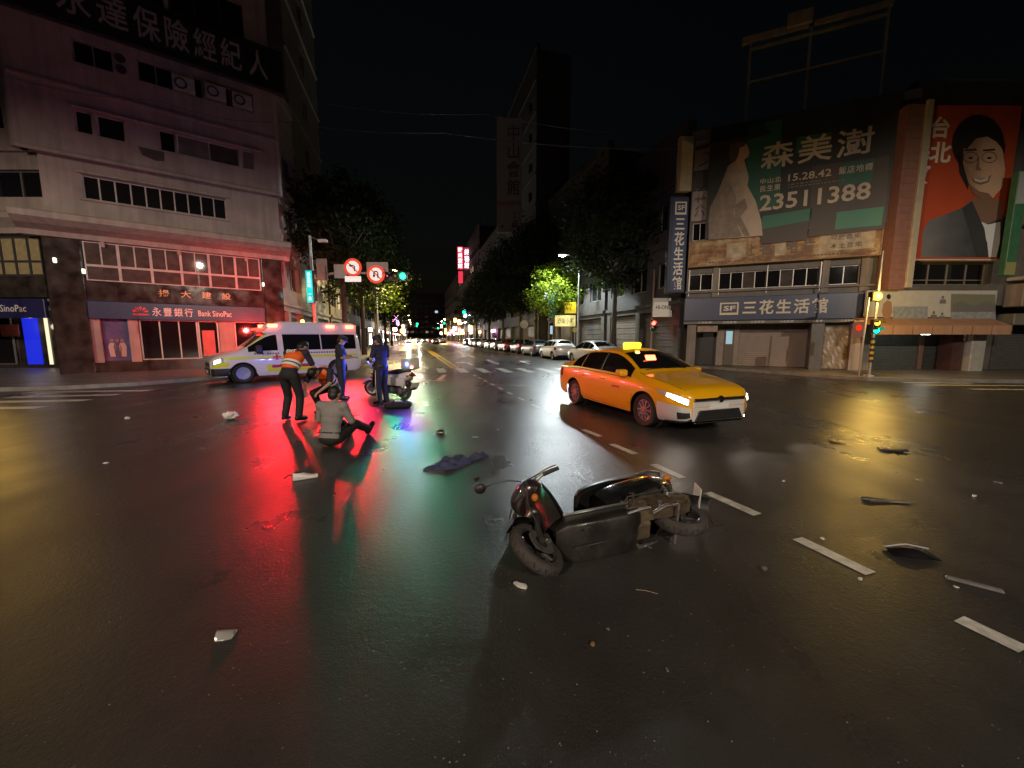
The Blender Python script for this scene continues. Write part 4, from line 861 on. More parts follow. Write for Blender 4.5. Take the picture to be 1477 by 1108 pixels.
# neighbour at the right edge: balcony, green vertical sign
NB = FF.thing('neighbour_house', 'dim neighbouring house with balconies past the portrait billboard', 'building', y=0)
n0 = uf(1458, 5); MB().rbox(n0, n0 + 3, -0.6, 0.09, 3.0, 4.0, 0.03).build('balcony', m_conc2, NB); MB().rbox(n0 - 0.1, n0 + 3, -0.5, 0.09, 2.2, 2.7, 0.03).build('balcony', m_tile_gn, NB); MB().rbox(n0, n0 + 3, -0.6, 0.09, 4.15, 4.3, 0.03).build('balcony_rail', m_frame_w, NB); MB().rbox(n0, n0 + 3, -0.5, 0.09, 6.5, 7.6, 0.03).build('balcony', m_conc2, NB)
GS = FF.thing('blade_sign', 'green and white vertical sign at the dim neighbouring house', 'sign', u=uf(1455, 5.5, .9), y=-0.9, z=4.25)
MB().rbox(0, 0.45, 0, 0.25, 0, 4.2, 0.02).build('box', mat('sign_green', (0.05, 0.17, 0.09), rough=0.45, noise=0.2), GS); MB().box(0.02, 0.43, -0.01, -0.001, 2.9, 4.15).build('upper_face', mat('sign_greywhite', (0.35, 0.38, 0.38)), GS); MB().box(0.02, 0.43, -0.01, -0.001, 0.03, 0.55).build('lower_face', mat('sign_olive', (0.3, 0.3, 0.12)), GS)
# empty billboard frame on the roof
RF = FR.thing('rooftop_frame', 'bare steel billboard frame standing on the roof of the corner shop building', 'frame', y=0.4, z=12.0)
tops = [(1083, 62), (1170, 40), (1282, 10)]
pz = []
for x, y in tops:
    u, z = FR.pix(x, y, -0.4); pz.append((u, z)); MB().box(u - 0.06, u + 0.06, -0.06, 0.06, 0, z - 12.0).build('post', m_steel, RF)
ul, zl = FR.pix(1070, 66, -0.4); ue, ze = FR.pix(1288, 8, -0.4)
def brk(u0, z0, u1, z1, name, h=0.25, m=m_steel): return MB().add([(u0, -0.1, z0 - 12), (u1, -0.1, z1 - 12), (u1, 0.1, z1 - 12), (u0, 0.1, z0 - 12), (u0, -0.1, z0 + h - 12), (u1, -0.1, z1 + h - 12), (u1, 0.1, z1 + h - 12), (u0, 0.1, z0 + h - 12)], [(0, 1, 2, 3), (4, 5, 6, 7), (0, 1, 5, 4), (1, 2, 6, 5), (2, 3, 7, 6), (3, 0, 4, 7)]).build(name, m, RF)
brk(ul, zl, pz[1][0] - 0.1, pz[1][1], 'top_rail', 0.3, m_conc2); brk(pz[1][0] + 0.1, pz[1][1], ue, ze, 'top_rail', 0.22, m_conc2)
MB().rbox(pz[1][0] - 1.0, pz[1][0] + 0.0, -0.3, -0.12, pz[1][1] - 12.0 + 0.1, pz[1][1] - 11.3, 0.03).build('floodlight_box', m_conc2, RF)
brk(pz[0][0], 15.5, pz[2][0], 15.5, 'rail', 0.08); brk(pz[0][0], 14, pz[2][0], 14, 'rail', 0.08)
# ------------------------------------------------------------------ street furniture
def signal_head(parent, n, lit, cols, loc, axis='h', r=0.13, rz=0.0):
    """housing with n lenses; lit = index lit; returns nothing"""
    s = r * 2.5
    M = Matrix.Translation(loc) @ Matrix.Rotation(rz, 4, 'Z')
    w, h = (s * n, s) if axis == 'h' else (s, s * n)
    hb = MB(); hb.rbox(-w / 2, w / 2, 0, 0.18, -h / 2, h / 2, 0.03, M=M, seg=2); hs = hb.build('housing', m_black, parent)
    for k in range(n):
        o = (k - (n - 1) / 2) * s; c = (o, 0, 0) if axis == 'h' else (0, 0, -o)
        MB().add([M @ Vector(v) for v in MB().lathe([(0.0, -0.02), (r * 0.6, -0.014), (r, 0.0)], c, ax=(0, 1, 0), n=20).v], MB().lathe([(0.0, -0.02), (r * 0.6, -0.014), (r, 0.0)], c, ax=(0, 1, 0), n=20).f).build('lens', cols[k], parent, smooth=True)
        vz = MB()
        for i in range(12):
            a0, a1 = pi * i / 12, pi * (i + 1) / 12
            vz.add([M @ Vector((c[0] + r * 1.08 * cos(a), y, c[2] + r * 1.08 * sin(a))) for a in (a0, a1) for y in (0, -0.2)], [(0, 1, 3, 2)])
        vz.build('visor', m_black, parent)
m_off_r = mat('lens_off_red', (0.10, 0.01, 0.01), rough=0.2); m_off_y = mat('lens_off_amber', (0.10, 0.06, 0.01), rough=0.2); m_off_g = mat('lens_off_green', (0.01, 0.06, 0.04), rough=0.2)
m_grn = glow('lens_green', (0.03, 1.0, 0.34), 3.2); m_redl = glow('lens_red', (1.0, 0.05, 0.03), 14); m_amb = glow('lens_amber', (1.0, 0.42, 0.035), 5); m_grn2 = glow('lens_green_small', (0.0, 1.0, 0.55), 6); m_amb2 = glow('lens_amber_small', (1.0, 0.42, 0.03), 5)
def round_sign(parent, c, r, kind, Y):
    """prohibition disc facing the camera side (-y)"""
    c = Vector(c)
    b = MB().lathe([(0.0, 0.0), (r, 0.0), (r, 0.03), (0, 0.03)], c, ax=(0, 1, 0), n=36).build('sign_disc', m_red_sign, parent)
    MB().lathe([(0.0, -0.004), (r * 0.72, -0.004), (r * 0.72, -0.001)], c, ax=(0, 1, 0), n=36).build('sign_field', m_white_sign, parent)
    def P(a, h): return c + Vector((a * r, h, 0))
    if kind == 'left':
        mb = MB(); mb.path([c + Vector((r * x, -0.010, r * z)) for x, z in ((0.2, -0.42), (0.2, 0.1), (0.05, 0.2), (-0.2, 0.2))], r * 0.07, 6); mb.tube(c + Vector((-0.18 * r, -0.01, 0.2 * r)), c + Vector((-0.45 * r, -0.01, 0.2 * r)), r * 0.17, 0.001, 8); mb.build('arrow', m_black, parent)
    else:
        mb = MB(); mb.path([c + Vector((r * x, -0.010, r * z)) for x, z in ((0.22, -0.42), (0.22, 0.12), (0.12, 0.3), (-0.12, 0.3), (-0.22, 0.12), (-0.22, -0.12))], r * 0.07, 6); mb.tube(c + Vector((-0.22 * r, -0.01, -0.1 * r)), c + Vector((-0.22 * r, -0.01, -0.4 * r)), r * 0.17, 0.001, 8); mb.build('arrow', m_black, parent)
    d = Vector((0.52 * r, 0, -0.52 * r)); n = Vector((0.05 * r, 0, 0.05 * r)); y = Vector((0, -0.026, 0))
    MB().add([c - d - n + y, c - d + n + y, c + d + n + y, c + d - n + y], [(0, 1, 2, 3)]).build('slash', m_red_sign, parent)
m_red_sign = mat('sign_red_glow', (0.70, 0.05, 0.02), rough=0.4, emit=0.45, ecol=(1.0, 0.06, 0.015)); m_white_sign = mat('sign_white_glow', (0.80, 0.78, 0.74), rough=0.4, emit=0.55, ecol=(1.0, 0.93, 0.86))  # added emission imitates light thrown back by the reflective sign faces

# mast with signs and the green signal, left corner
YM = 20.6
mb_ = at_y(450, 395, YM); MA = thing('signal_mast', 'tall signal mast arm with round prohibition signs and a green traffic light over the ambulance', 'traffic light', (mb_.x, YM, 0.12))
xo = mb_.x
def mx(px, py, Y=YM): p = at_y(px, py, Y); return Vector((p.x - xo, Y - YM, p.z - 0.12))
zt = mx(450, 340).z
MB().tube((0, 0, 0), (0, 0, zt), 0.11, 0.07, 14).build('pole', m_steel, MA, smooth=True, angle=0.6)
MB().tube((0, 0, 0), (0, 0, 0.05), 0.25, 0.22, 16).build('base_plate', m_steel, MA)
za = mx(450, 394).z
MB().path([(0, 0, za - 0.5), (0.5, 0, za - 0.12), (1.2, 0, za), (mx(590, 399).x, 0, mx(590, 394).z)], [0.08, 0.075, 0.07, 0.05], 10).build('arm', m_steel, MA, smooth=True)
a, b = mx(458, 374), mx(475, 405); MB().rbox(a.x, b.x, -0.18, -0.14, b.z, a.z, 0.01).build('panel', mat('dull_pink_panel', (0.30, 0.2, 0.17), rough=0.5, noise=0.2), MA)
a, b = mx(483, 382), mx(502, 402); MB().rbox(a.x, b.x, -0.15, -0.11, b.z, a.z, 0.01).build('panel', mat('grey_panel', (0.36, 0.33, 0.31), rough=0.5, noise=0.2), MA)
a, b = mx(528, 378), mx(560, 400); MB().rbox(a.x, b.x, 0.02, 0.06, b.z, a.z, 0.01).build('panel', MATS['grey_panel'], MA)
sr = 12.3 * YM / FPX
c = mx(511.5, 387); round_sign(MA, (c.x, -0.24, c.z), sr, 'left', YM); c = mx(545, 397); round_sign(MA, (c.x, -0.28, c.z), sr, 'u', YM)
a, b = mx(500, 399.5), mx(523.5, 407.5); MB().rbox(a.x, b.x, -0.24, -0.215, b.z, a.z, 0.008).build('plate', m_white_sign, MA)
c = mx(582, 399); signal_head(MA, 3, 2, [m_off_r, m_off_y, m_grn], (c.x - 0.42, -0.15, c.z), 'h', 0.17)
lamp('green_light', (c.x, -0.30, c.z), (0.02, 1.0, 0.45), 800, 0.15, MA, spot=80, aim=(.25, -1, -.2), blend=.6)
a, b = mx(470, 346), mx(474, 352); MB().rbox(a.x - 0.25, a.x + 0.2, -0.4, -0.2, b.z, b.z + 0.16, 0.03).build('camera_housing', m_white, MA); MB().tube((0, 0, zt - 0.05), (a.x, -0.3, b.z + 0.05), 0.025).build('camera_bracket', m_steel, MA)
# illuminated street-name plate on its own pole
YN = 19.0
pn = at_y(448, 413, YN); SN = thing('street_name_sign', 'narrow turquoise illuminated street name sign on a pole behind the ambulance', 'sign', (pn.x, YN, 0.12))
a, b = at_y(443, 391, YN), at_y(454.5, 437, YN); hw_ = (b.x - a.x) / 2
MB().rbox(-hw_ - 0.02, hw_ + 0.02, -0.1, 0.1, b.z - 0.14, a.z - 0.10, 0.02).build('box', m_frame_d, SN); MB().box(-hw_, hw_, -0.115, -0.101, b.z - 0.12, a.z - 0.12).build('face', glow('turquoise_face', (0.0, 0.80, 0.72), 1.0), SN)
m_wl2 = glow('sign_white_text', (0.9, 1, 1), 1.6); hz_ = a.z - b.z
row('民生東路', -hw_ * 0.62, hw_ * 0.62, b.z - 0.12 + hz_ * 0.48, a.z - 0.2, -0.119, m_wl2, SN, vertical=True); row('一段', -hw_ * 0.5, hw_ * 0.5, b.z - 0.12 + hz_ * 0.06, b.z - 0.12 + hz_ * 0.34, -0.119, m_wl2, SN, vertical=True)
MB().tube((0, 0.16, 0), (0, 0.16, a.z + 0.6), 0.05, 0.045).build('pole', mat('pole_red_brown', (0.30, 0.16, 0.12), rough=0.5), SN)
lamp('sign_light', (0, -0.4, (a.z + b.z) / 2), (0.05, 0.9, 0.85), 14, 0.2, SN)

# right corner: striped signal pole with amber beacon
pb_ = gp(1253, 547); SP = thing('signal_pole', 'thin pole with black and yellow striped foot carrying a bright amber beacon', 'traffic light', (pb_.x, pb_.y, 0.12))
def ax_(px, py): p = at_y(px, py, pb_.y); return Vector((p.x - pb_.x, 0, p.z - 0.12))
zt = ax_(1251, 362).z; m_py = mat('pole_yellow', (0.55, 0.38, 0.03), rough=0.45, noise=0.2)
MB().tube((0, 0, 0), (0, 0, zt), 0.06, 0.035, 12).build('pole', m_steel, SP, smooth=True, angle=0.6); MB().tube((0, 0, 0), (0, 0, 0.06), 0.2, 0.18, 14).build('base_plate', m_steel, SP)
zz = ax_(1253, 487).z; z0 = 0.55
for k in range(9): za, zb = z0 + k * (zz - z0) / 9, z0 + (k + 1) * (zz - z0) / 9 - 0.002; MB().lathe([(0.068, za), (0.068, zb)], n=14).build('stripe', m_py if k % 2 else m_black, SP)
zb = ax_(1250, 428).z
MB().rbox(-0.34, 0.02, -0.16, 0.08, zb - 0.18, zb + 0.18, 0.03).build('beacon_housing', m_black, SP)
MB().lathe([(0.0, -0.09), (0.08, -0.08), (0.15, -0.04), (0.17, 0.0)], (-0.16, -0.165, zb), ax=(0, 1, 0), n=20).build('beacon_lens', m_amb, SP, smooth=True)
lamp('beacon_light', (-0.16, -0.42, zb), (1.0, 0.58, 0.10), 330, 0.1, SP)
c = ax_(1263, 471); signal_head(SP, 2, 0, [m_amb2, m_grn2], (c.x, -0.06, c.z), 'v', 0.115)
MB().tube((0, 0, c.z), (c.x, 0.05, c.z), 0.02).build('bracket', m_steel, SP); lamp('walk_light', (c.x, -0.3, c.z - 0.15), (0.05, 1.0, 0.55), 6, 0.08, SP)
pb2 = gp(1238, 548.5); NP = thing('sign_pole', 'white sign pole with a small pink no parking plate beside the striped pole', 'sign', (pb2.x, pb2.y, 0.12))
h_ = at_y(1240, 434, pb2.y).z; MB().path([(0, 0, 0), (0.02, 0, 1.4), (0.06, 0, h_)], 0.032, 10).build('pole', mat('white_pole', (0.62, 0.56, 0.46), rough=0.4), NP, smooth=True)
a, b = at_y(1230, 463, pb2.y), at_y(1243, 487, pb2.y); MB().rbox(a.x - pb2.x, b.x - pb2.x, -0.06, -0.035, b.z - .12, a.z - .12, 0.01).build('plate', mat('plate_pink', (0.34, 0.17, 0.13), rough=0.5), NP)
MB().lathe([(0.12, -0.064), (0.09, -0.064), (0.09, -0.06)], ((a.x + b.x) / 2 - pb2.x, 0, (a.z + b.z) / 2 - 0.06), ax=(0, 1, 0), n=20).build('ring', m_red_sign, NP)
# red pedestrian signal at the mouth of the street, right side
pr = gp(938, 527); PR = thing('pedestrian_signal', 'pole with a red pedestrian light beside the small white lightbox', 'traffic light', (pr.x, pr.y, 0.12))
zr = at_y(938, 467, pr.y).z - 0.12; MB().tube((0, 0, 0), (0, 0, at_y(938, 392, pr.y).z), 0.055, 0.045).build('pole', mat('pole_dull_red', (0.3, 0.2, 0.17), rough=0.5), PR); signal_head(PR, 2, 0, [m_redl, m_off_g], (0.0, -0.25, zr - 0.12), 'v', 0.12); lamp('stop_light', (0, -0.5, zr), (1, 0.05, 0.03), 12, 0.08, PR)
# small white lightbox
YH = 22.5; a, b = at_y(944, 430, YH), at_y(969, 457, YH); HB = thing('lightbox_sign', 'small white square lightbox with dark lettering left of the shutters', 'sign', (a.x, YH, b.z))
w_, h_ = b.x - a.x, a.z - b.z; MB().rbox(0, w_, 0, 0.2, 0, h_, 0.02).build('box', mat('lightbox_white', (0.62, 0.58, 0.48), rough=0.4, emit=0.10, ecol=(1, 0.92, 0.75)), HB); word('HI-ONE', w_ * 0.1, w_ * 0.9, h_ * 0.4, h_ * 0.62, -0.005, m_letb, HB, bold=0.02); MB().box(w_ * 0.3, w_ * 0.7, 0.201, 1.3, h_ * 0.45, h_ * 0.55).build('bracket', m_steel, HB)

# street lamps
def street_lamp(loc, H, arm, label, col, watts, rz=0.0, group=None, es=60, r=0.22, cone=164, aim=(0, 0, -1)):
    t = thing('street_lamp', label, 'street lamp', loc, rz, group)
    MB().tube((0, 0, 0), (0, 0, H - 0.6), 0.10, 0.06, 12).build('pole', m_steel, t, smooth=True, angle=0.6)
    MB().path([(0, 0, H - 0.65), (arm * 0.25, 0, H - 0.2), (arm * 0.7, 0, H), (arm, 0, H + 0.02)], [0.06, 0.05, 0.045, 0.04], 8).build('arm', m_steel, t, smooth=True)
    MB().rbox(arm - 0.1, arm + 0.55, -0.14, 0.14, H - 0.02, H + 0.09, 0.03, seg=2).build('lamp_head', m_steel, t); MB().rbox(arm, arm + 0.5, -0.11, 0.11, H - 0.06, H - 0.021, 0.015).build('diffuser', glow('lamp_%s' % label[:24], col, es), t)
    MB().ball((arm + .25, 0, H - .05), (.2, .13, .10), 14, 8).build('bulb', MATS['lamp_%s' % label[:24]], t)
    lamp('lamp_light', (arm + 0.25, 0, H - 0.3), col, watts, r, t, spot=cone, aim=aim, blend=0.15); return t
# lit lamp among the trees on the right: 9 m lamp on the kerb
TL = 29.5; pL = st(K_R - 1.2, TL); hL = at_y(812, 370, pL.y).z
lx = at_y(812, 370, pL.y).x
street_lamp((lx + 1.3, pL.y, 0.12), hL, 1.1, 'tall street lamp shining white through the tree by the parked cars', (0.86, 0.96, 1.0), 4800, pi, None, 160, 0.3, 153, (.42, .12, -1))
for k, (a_, t_) in enumerate(((K_R + 0.5, 92), (K_R + 0.5, 100))):
    p = st(a_, t_); street_lamp((p.x, p.y, 0.12), 5.2, 0.6, 'distant white street lamp above the row of parked cars', (0.9, 0.96, 1.0), 900, pi, 'distant white lamps', 200)
for k, (a_, t_) in enumerate(((K_R + 0.5, 112), (K_R + 0.5, 84))):
    p = st(a_, t_); street_lamp((p.x, p.y, 0.12), 6.4, 0.6, 'distant white street lamp above the row of parked cars', (0.9, 0.96, 1.0), 900, pi, 'distant white lamps', 200)
for k, (a_, t_) in enumerate(((K_L + 0.3, 41), (K_L + 0.3, 86), (K_L + 0.3, 122))):
    p = st(a_, t_); street_lamp((p.x, p.y, 0.12), 8.2, 1.6, 'warm street lamp standing among the trees across from the parked cars', (1.0, 0.74, 0.34), 9000, atan2(SR.y, SR.x), 'warm street lamps on the tree side', 30)
# unseen fill lamps behind the photographer, set to light the scooter and facades
street_lamp((13.5, -20.0, 0), 12.0, 1.8, 'warm white junction lamp behind the photographer on the far right kerb', (1.0, 0.87, 0.69), 13000, radians(120), None, 40, 0.15, 178)
street_lamp((-14.0, -21.0, 0), 12.0, 1.8, 'warm white junction lamp behind the photographer on the far left kerb', (1.0, 0.75, 0.60), 16000, radians(60), None, 40, 0.15, 178)
# amber beacon on a pole beyond the left edge
pl_ = Vector((-16.25, 11.95, 0)); LP = thing('beacon_pole', 'pole with an amber flashing beacon at the left kerb', 'traffic light', (pl_.x, pl_.y, 0.12))
MB().tube((0, 0, 0), (0, 0, 4.2), 0.06, 0.05, 12).build('pole', m_steel, LP); MB().rbox(-0.14, 0.14, -0.3, -0.05, 3.3, 3.6, 0.03).build('beacon_housing', m_black, LP); MB().lathe([(0.0, -0.05), (0.08, -0.04), (0.12, 0.0)], (0, -0.305, 3.45), ax=(0, 1, 0), n=18).build('beacon_lens', m_amb, LP); lamp('beacon_light', (0, -0.45, 3.45), (1.0, 0.58, 0.10), 210, 0.1, LP, spot=130, aim=(.5, -1, -.15), blend=.5)

# signals and lit signs far down the street
def far_signal(a_, t_, h, mats_, label, grp):
    p = st(a_, t_); t = thing('far_signal', label, 'traffic light', (p.x, p.y, 0), 0.0, grp)
    e = 4.0 if a_ < 5 else -4.0
    MB().tube((0, 0, 0), (0, 0, h + 0.2), 0.1).build('pole', m_steel, t); MB().tube((0, 0, h), (e, 0, h), 0.06).build('arm', m_steel, t)
    signal_head(t, 3, 2, mats_, (e, -0.2, h), 'h', 0.30); return t
mg = glow('far_green', (0.02, 1.0, 0.4), 4)
for a_, t_, h in ((K_R, 70, 6.2), (K_R, 120, 6.0), (K_L, 118, 5.6), (K_L, 155, 6.0), (K_R, 152, 5.2)):
    p = far_signal(a_, t_, h, [m_off_r, m_off_y, mg], 'distant green traffic light over the far end of the street', 'distant green signals')
for a_, t_ in ((K_L + .3, 140), (K_L + .3, 160), (K_R - .3, 132), (K_R - .3, 148), (K_R - .3, 170), (K_L + .3, 182)):
    p = st(a_, t_); street_lamp((p.x, p.y, 0.12), 7.6, 1.6, 'far off orange street lamp near the end of the street', (1.0, 0.6, 0.22), 5000, atan2(SR.y, SR.x) + (0 if a_ < 5 else pi), 'far orange street lamps', 160)
# pink neon sign
YN2 = 104.0; a, b = at_y(659.5, 356, YN2), at_y(678, 388, YN2); NS = thing('neon_sign', 'pair of glowing pink vertical signs projecting high from a far house', 'sign', (a.x, YN2, b.z))
w_, h_ = b.x - a.x, a.z - b.z
MB().box(0, w_ * 0.44, 0, 0.5, 0, h_).build('box', glow('neon_red_box', (1.0, 0.05, 0.10), 0.9), NS); MB().box(w_ * 0.5, w_, 0.2, 0.7, 0, h_ * 0.97).build('box', glow('neon_rose_box', (0.9, 0.08, 0.2), 0.5), NS)
row('時尚旅館', w_ * 0.05, w_ * 0.40, 0.1, h_ - 0.1, -0.02, glow('neon_text', (1, 0.75, 0.8), 3.0), NS, vertical=True); row('美容館', w_ * 0.54, w_ * 0.96, 0.1, h_ - 0.5, 0.17, MATS['neon_text'], NS, vertical=True)
MB().box(w_ * 0.05, w_ * 0.4, 0.0, 0.4, -3.6, -0.6).build('box', glow('neon_red_box', (1.0, 0.05, 0.1), 0.9), NS); MB().box(w_ * 0.4, w_ + 3, 0.71, 1.0, h_ * 0.4, h_ * 0.45).build('bracket', m_steel, NS)
# lit shop signs along the terrace on the right (mid distance)
def hang_sign(px0, py0, px1, py1, Y, m, label, txt=None, tm=None, depth=0.25):
    a, b = at_y(px0, py0, Y), at_y(px1, py1, Y); t = thing('shop_sign', label, 'sign', (a.x, Y, b.z))
    MB().rbox(0, b.x - a.x, 0, depth, 0, a.z - b.z, 0.02).build('board', m, t)
    if txt: row(txt, (b.x - a.x) * 0.08, (b.x - a.x) * 0.92, (a.z - b.z) * 0.2, (a.z - b.z) * 0.8, -0.006, tm or m_letb, t)
    MB().box((b.x - a.x) * 0.45, (b.x - a.x) * 0.55, depth + 0.001, depth + 0.9, (a.z - b.z) * 0.45, (a.z - b.z) * 0.55).build('bracket', m_steel, t); return t
hang_sign(815, 436, 831, 452, 34, mat('sign_yellow', (0.62, 0.46, 0.02), rough=0.4, emit=0.22, ecol=(1, 0.72, 0.02)), 'yellow square shop sign under the lit tree')
hang_sign(801, 455, 830, 471, 33.5, mat('sign_cream_yellow', (0.58, 0.47, 0.16), rough=0.4, emit=0.15, ecol=(1, 0.75, 0.2)), 'wide cream and yellow shop sign under the lit tree', '滷味小吃')
hang_sign(792, 408, 808, 458, 36, mat('sign_teal', (0.03, 0.20, 0.19), rough=0.4, emit=0.05, ecol=(0.1, 0.8, 0.75)), 'tall teal shop sign beside the white street lamp')
hang_sign(785, 419, 793, 431, 36.5, glow('sign_white_box', (0.92, 0.95, 1.0), 2.2), 'small bright white lightbox beside the tall teal sign')
hang_sign(794, 470, 797, 482, 37, glow('sign_bluewhite', (0.5, 0.75, 1.0), 0.8), 'slim pale blue lightbox near the parked cars')
hang_sign(772, 409, 781, 416, 40, mat('sign_slate', (0.2, 0.26, 0.3), emit=0.08, ecol=(.6, .75, .9)), 'small slate sign high on the dark slab tower')
# round disc sign on a post by the trees
for px, py, pr_, Y, lb, m in ((756, 468, 5.8, 38, 'plain round tan sign on a post near the dark tree trunk', mat('disc_tan', (0.34, 0.27, 0.18), rough=0.5)), (829, 476, 3.6, 30.5, 'small round yellow sign on a post before the lit tree', mat('disc_yellow', (0.5, 0.42, 0.1), rough=0.5))):
    p = at_y(px, py, Y); t = thing('round_sign', lb, 'sign', (p.x, Y, 0.12)); MB().tube((0, 0, 0), (0, 0, p.z), 0.03).build('post', m_steel, t); r_ = pr_ * Y / FPX; MB().lathe([(0, -0.05), (r_, -0.05), (r_, -0.03), (0, -0.03)], (0, 0, p.z - 0.12), ax=(0, 1, 0), n=24).build('disc', m, t)
# glowing shopfronts
def shopfront(a_, t_, w, h, m, label, side=1):
    p = st(a_, t_); t = thing('lit_shopfront', label, 'shopfront', (p.x, p.y, 0.12), atan2(-SU.y, -SU.x) if side > 0 else atan2(SU.y, SU.x), 'lit shopfronts far down the street')
    MB().box(0, w * .45, 0, 0.2, 2.5, 2.5 + h * .55).build('sign_box', m, t); MB().box(0.1, w * .5, 0.12, 0.2, 0.5, 2.2).build('window', m_litw if random.random() < .5 else m_glass, t)
cols = [((1.0, 0.85, 0.6), 12, 'warm white'), ((0.8, 0.92, 1.0), 12, 'cool white'), ((1.0, 0.3, 0.75), 9, 'pink'), ((1.0, 0.45, 0.12), 9, 'orange'), ((0.25, 0.6, 1.0), 9, 'blue'), ((1.0, 0.15, 0.15), 9, 'red')]
for k in range(10):
    c, s, cn = cols[k % 6]; shopfront(A_L + 0.55, 62 + k * 13, 5 + random.random() * 4, 0.9, glow('shop_glow_%d' % (k % 6), c, s), 'shopfront with glowing %s sign box far down the tree side of the street' % cn, -1)
for k in range(8):
    c, s, cn = cols[(k + 2) % 6]; shopfront(A_R - 0.3, 72 + k * 15, 5 + random.random() * 4, 0.9, glow('shop_glow_%d' % ((k + 2) % 6), c, s), 'shopfront with glowing %s sign box far down the parked car side of the street' % cn, 1)
rs = random.Random(5)
for k in range(34):
    left = k % 2 == 0; c, s, cn = cols[rs.randrange(6)]; p = st((A_L + 0.5 + rs.random() * 1.6) if left else (A_R - .4 - rs.random() * 1.6), rs.uniform(95, 215)); z = rs.choice((2.6, 3.2, 4.0, 5.5, 7.0))
    t = thing('lit_sign', 'small %s lit sign box far down the %s side of the street' % (cn, 'tree' if left else 'parked car'), 'sign', (p.x, p.y, z), 0, 'small lit signs far down the street')
    MB().rbox(0, .9, 0, .25, 0, rs.choice((.7, 1.4, 2.2)), .04).build('box', glow('shop_glow_%d' % [q[2] for q in cols].index(cn), c, s), t); MB().box(.9 if not left else -1.2, 2.2 if not left else -.001, .1, .16, .3, .36).build('bracket', m_steel, t)
# overhead wires
def wire(name, pts, label):
    P = []
    for i in range(len(pts) - 1):
        for k in range(8): P.append(Vector(pts[i]).lerp(Vector(pts[i + 1]), k / 8) - Vector((0, 0, 0.9 * sin(pi * k / 8) * 0.3)))
    P.append(Vector(pts[-1])); tag(MB().path(P, 0.018, 5).build('overhead_wire', mat('cable_grey', (0.16, 0.16, 0.16), rough=0.6), None), label, 'wire')
wire('w', [at_y(385, 172, 24), at_y(640, 192, 24), at_y(1000, 216, 22)], 'lower thin overhead wire crossing the street between the corner buildings')
wire('w', [at_y(470, 150, 30), at_y(700, 165, 29), at_y(960, 196, 28)], 'upper thin overhead wire crossing the street farther back')
wire('w', [FL.world(-1, -0.6, 11.3), FL.world(4, -1.2, 11.6), FL.world(8.3, -0.7, 12.3)], 'thin black cable strung along the banded concrete facade')
# ------------------------------------------------------------------ vehicles
def pchip(xs, ys):
    n = len(xs); h = [xs[i + 1] - xs[i] for i in range(n - 1)]; d = [(ys[i + 1] - ys[i]) / h[i] for i in range(n - 1)]; m = [d[0]] + [0] * (n - 2) + [d[-1]]
    for i in range(1, n - 1):
        if d[i - 1] * d[i] > 0: w1, w2 = 2 * h[i] + h[i - 1], h[i] + 2 * h[i - 1]; m[i] = (w1 + w2) / (w1 / d[i - 1] + w2 / d[i])
    def f(x):
        x = min(max(x, xs[0]), xs[-1]); i = 0
        while i < n - 2 and x > xs[i + 1]: i += 1
        t = (x - xs[i]) / h[i]; t2 = t * t; t3 = t2 * t
        return (2 * t3 - 3 * t2 + 1) * ys[i] + (t3 - 2 * t2 + t) * h[i] * m[i] + (-2 * t3 + 3 * t2) * ys[i + 1] + (t3 - t2) * h[i] * m[i + 1]
    return f
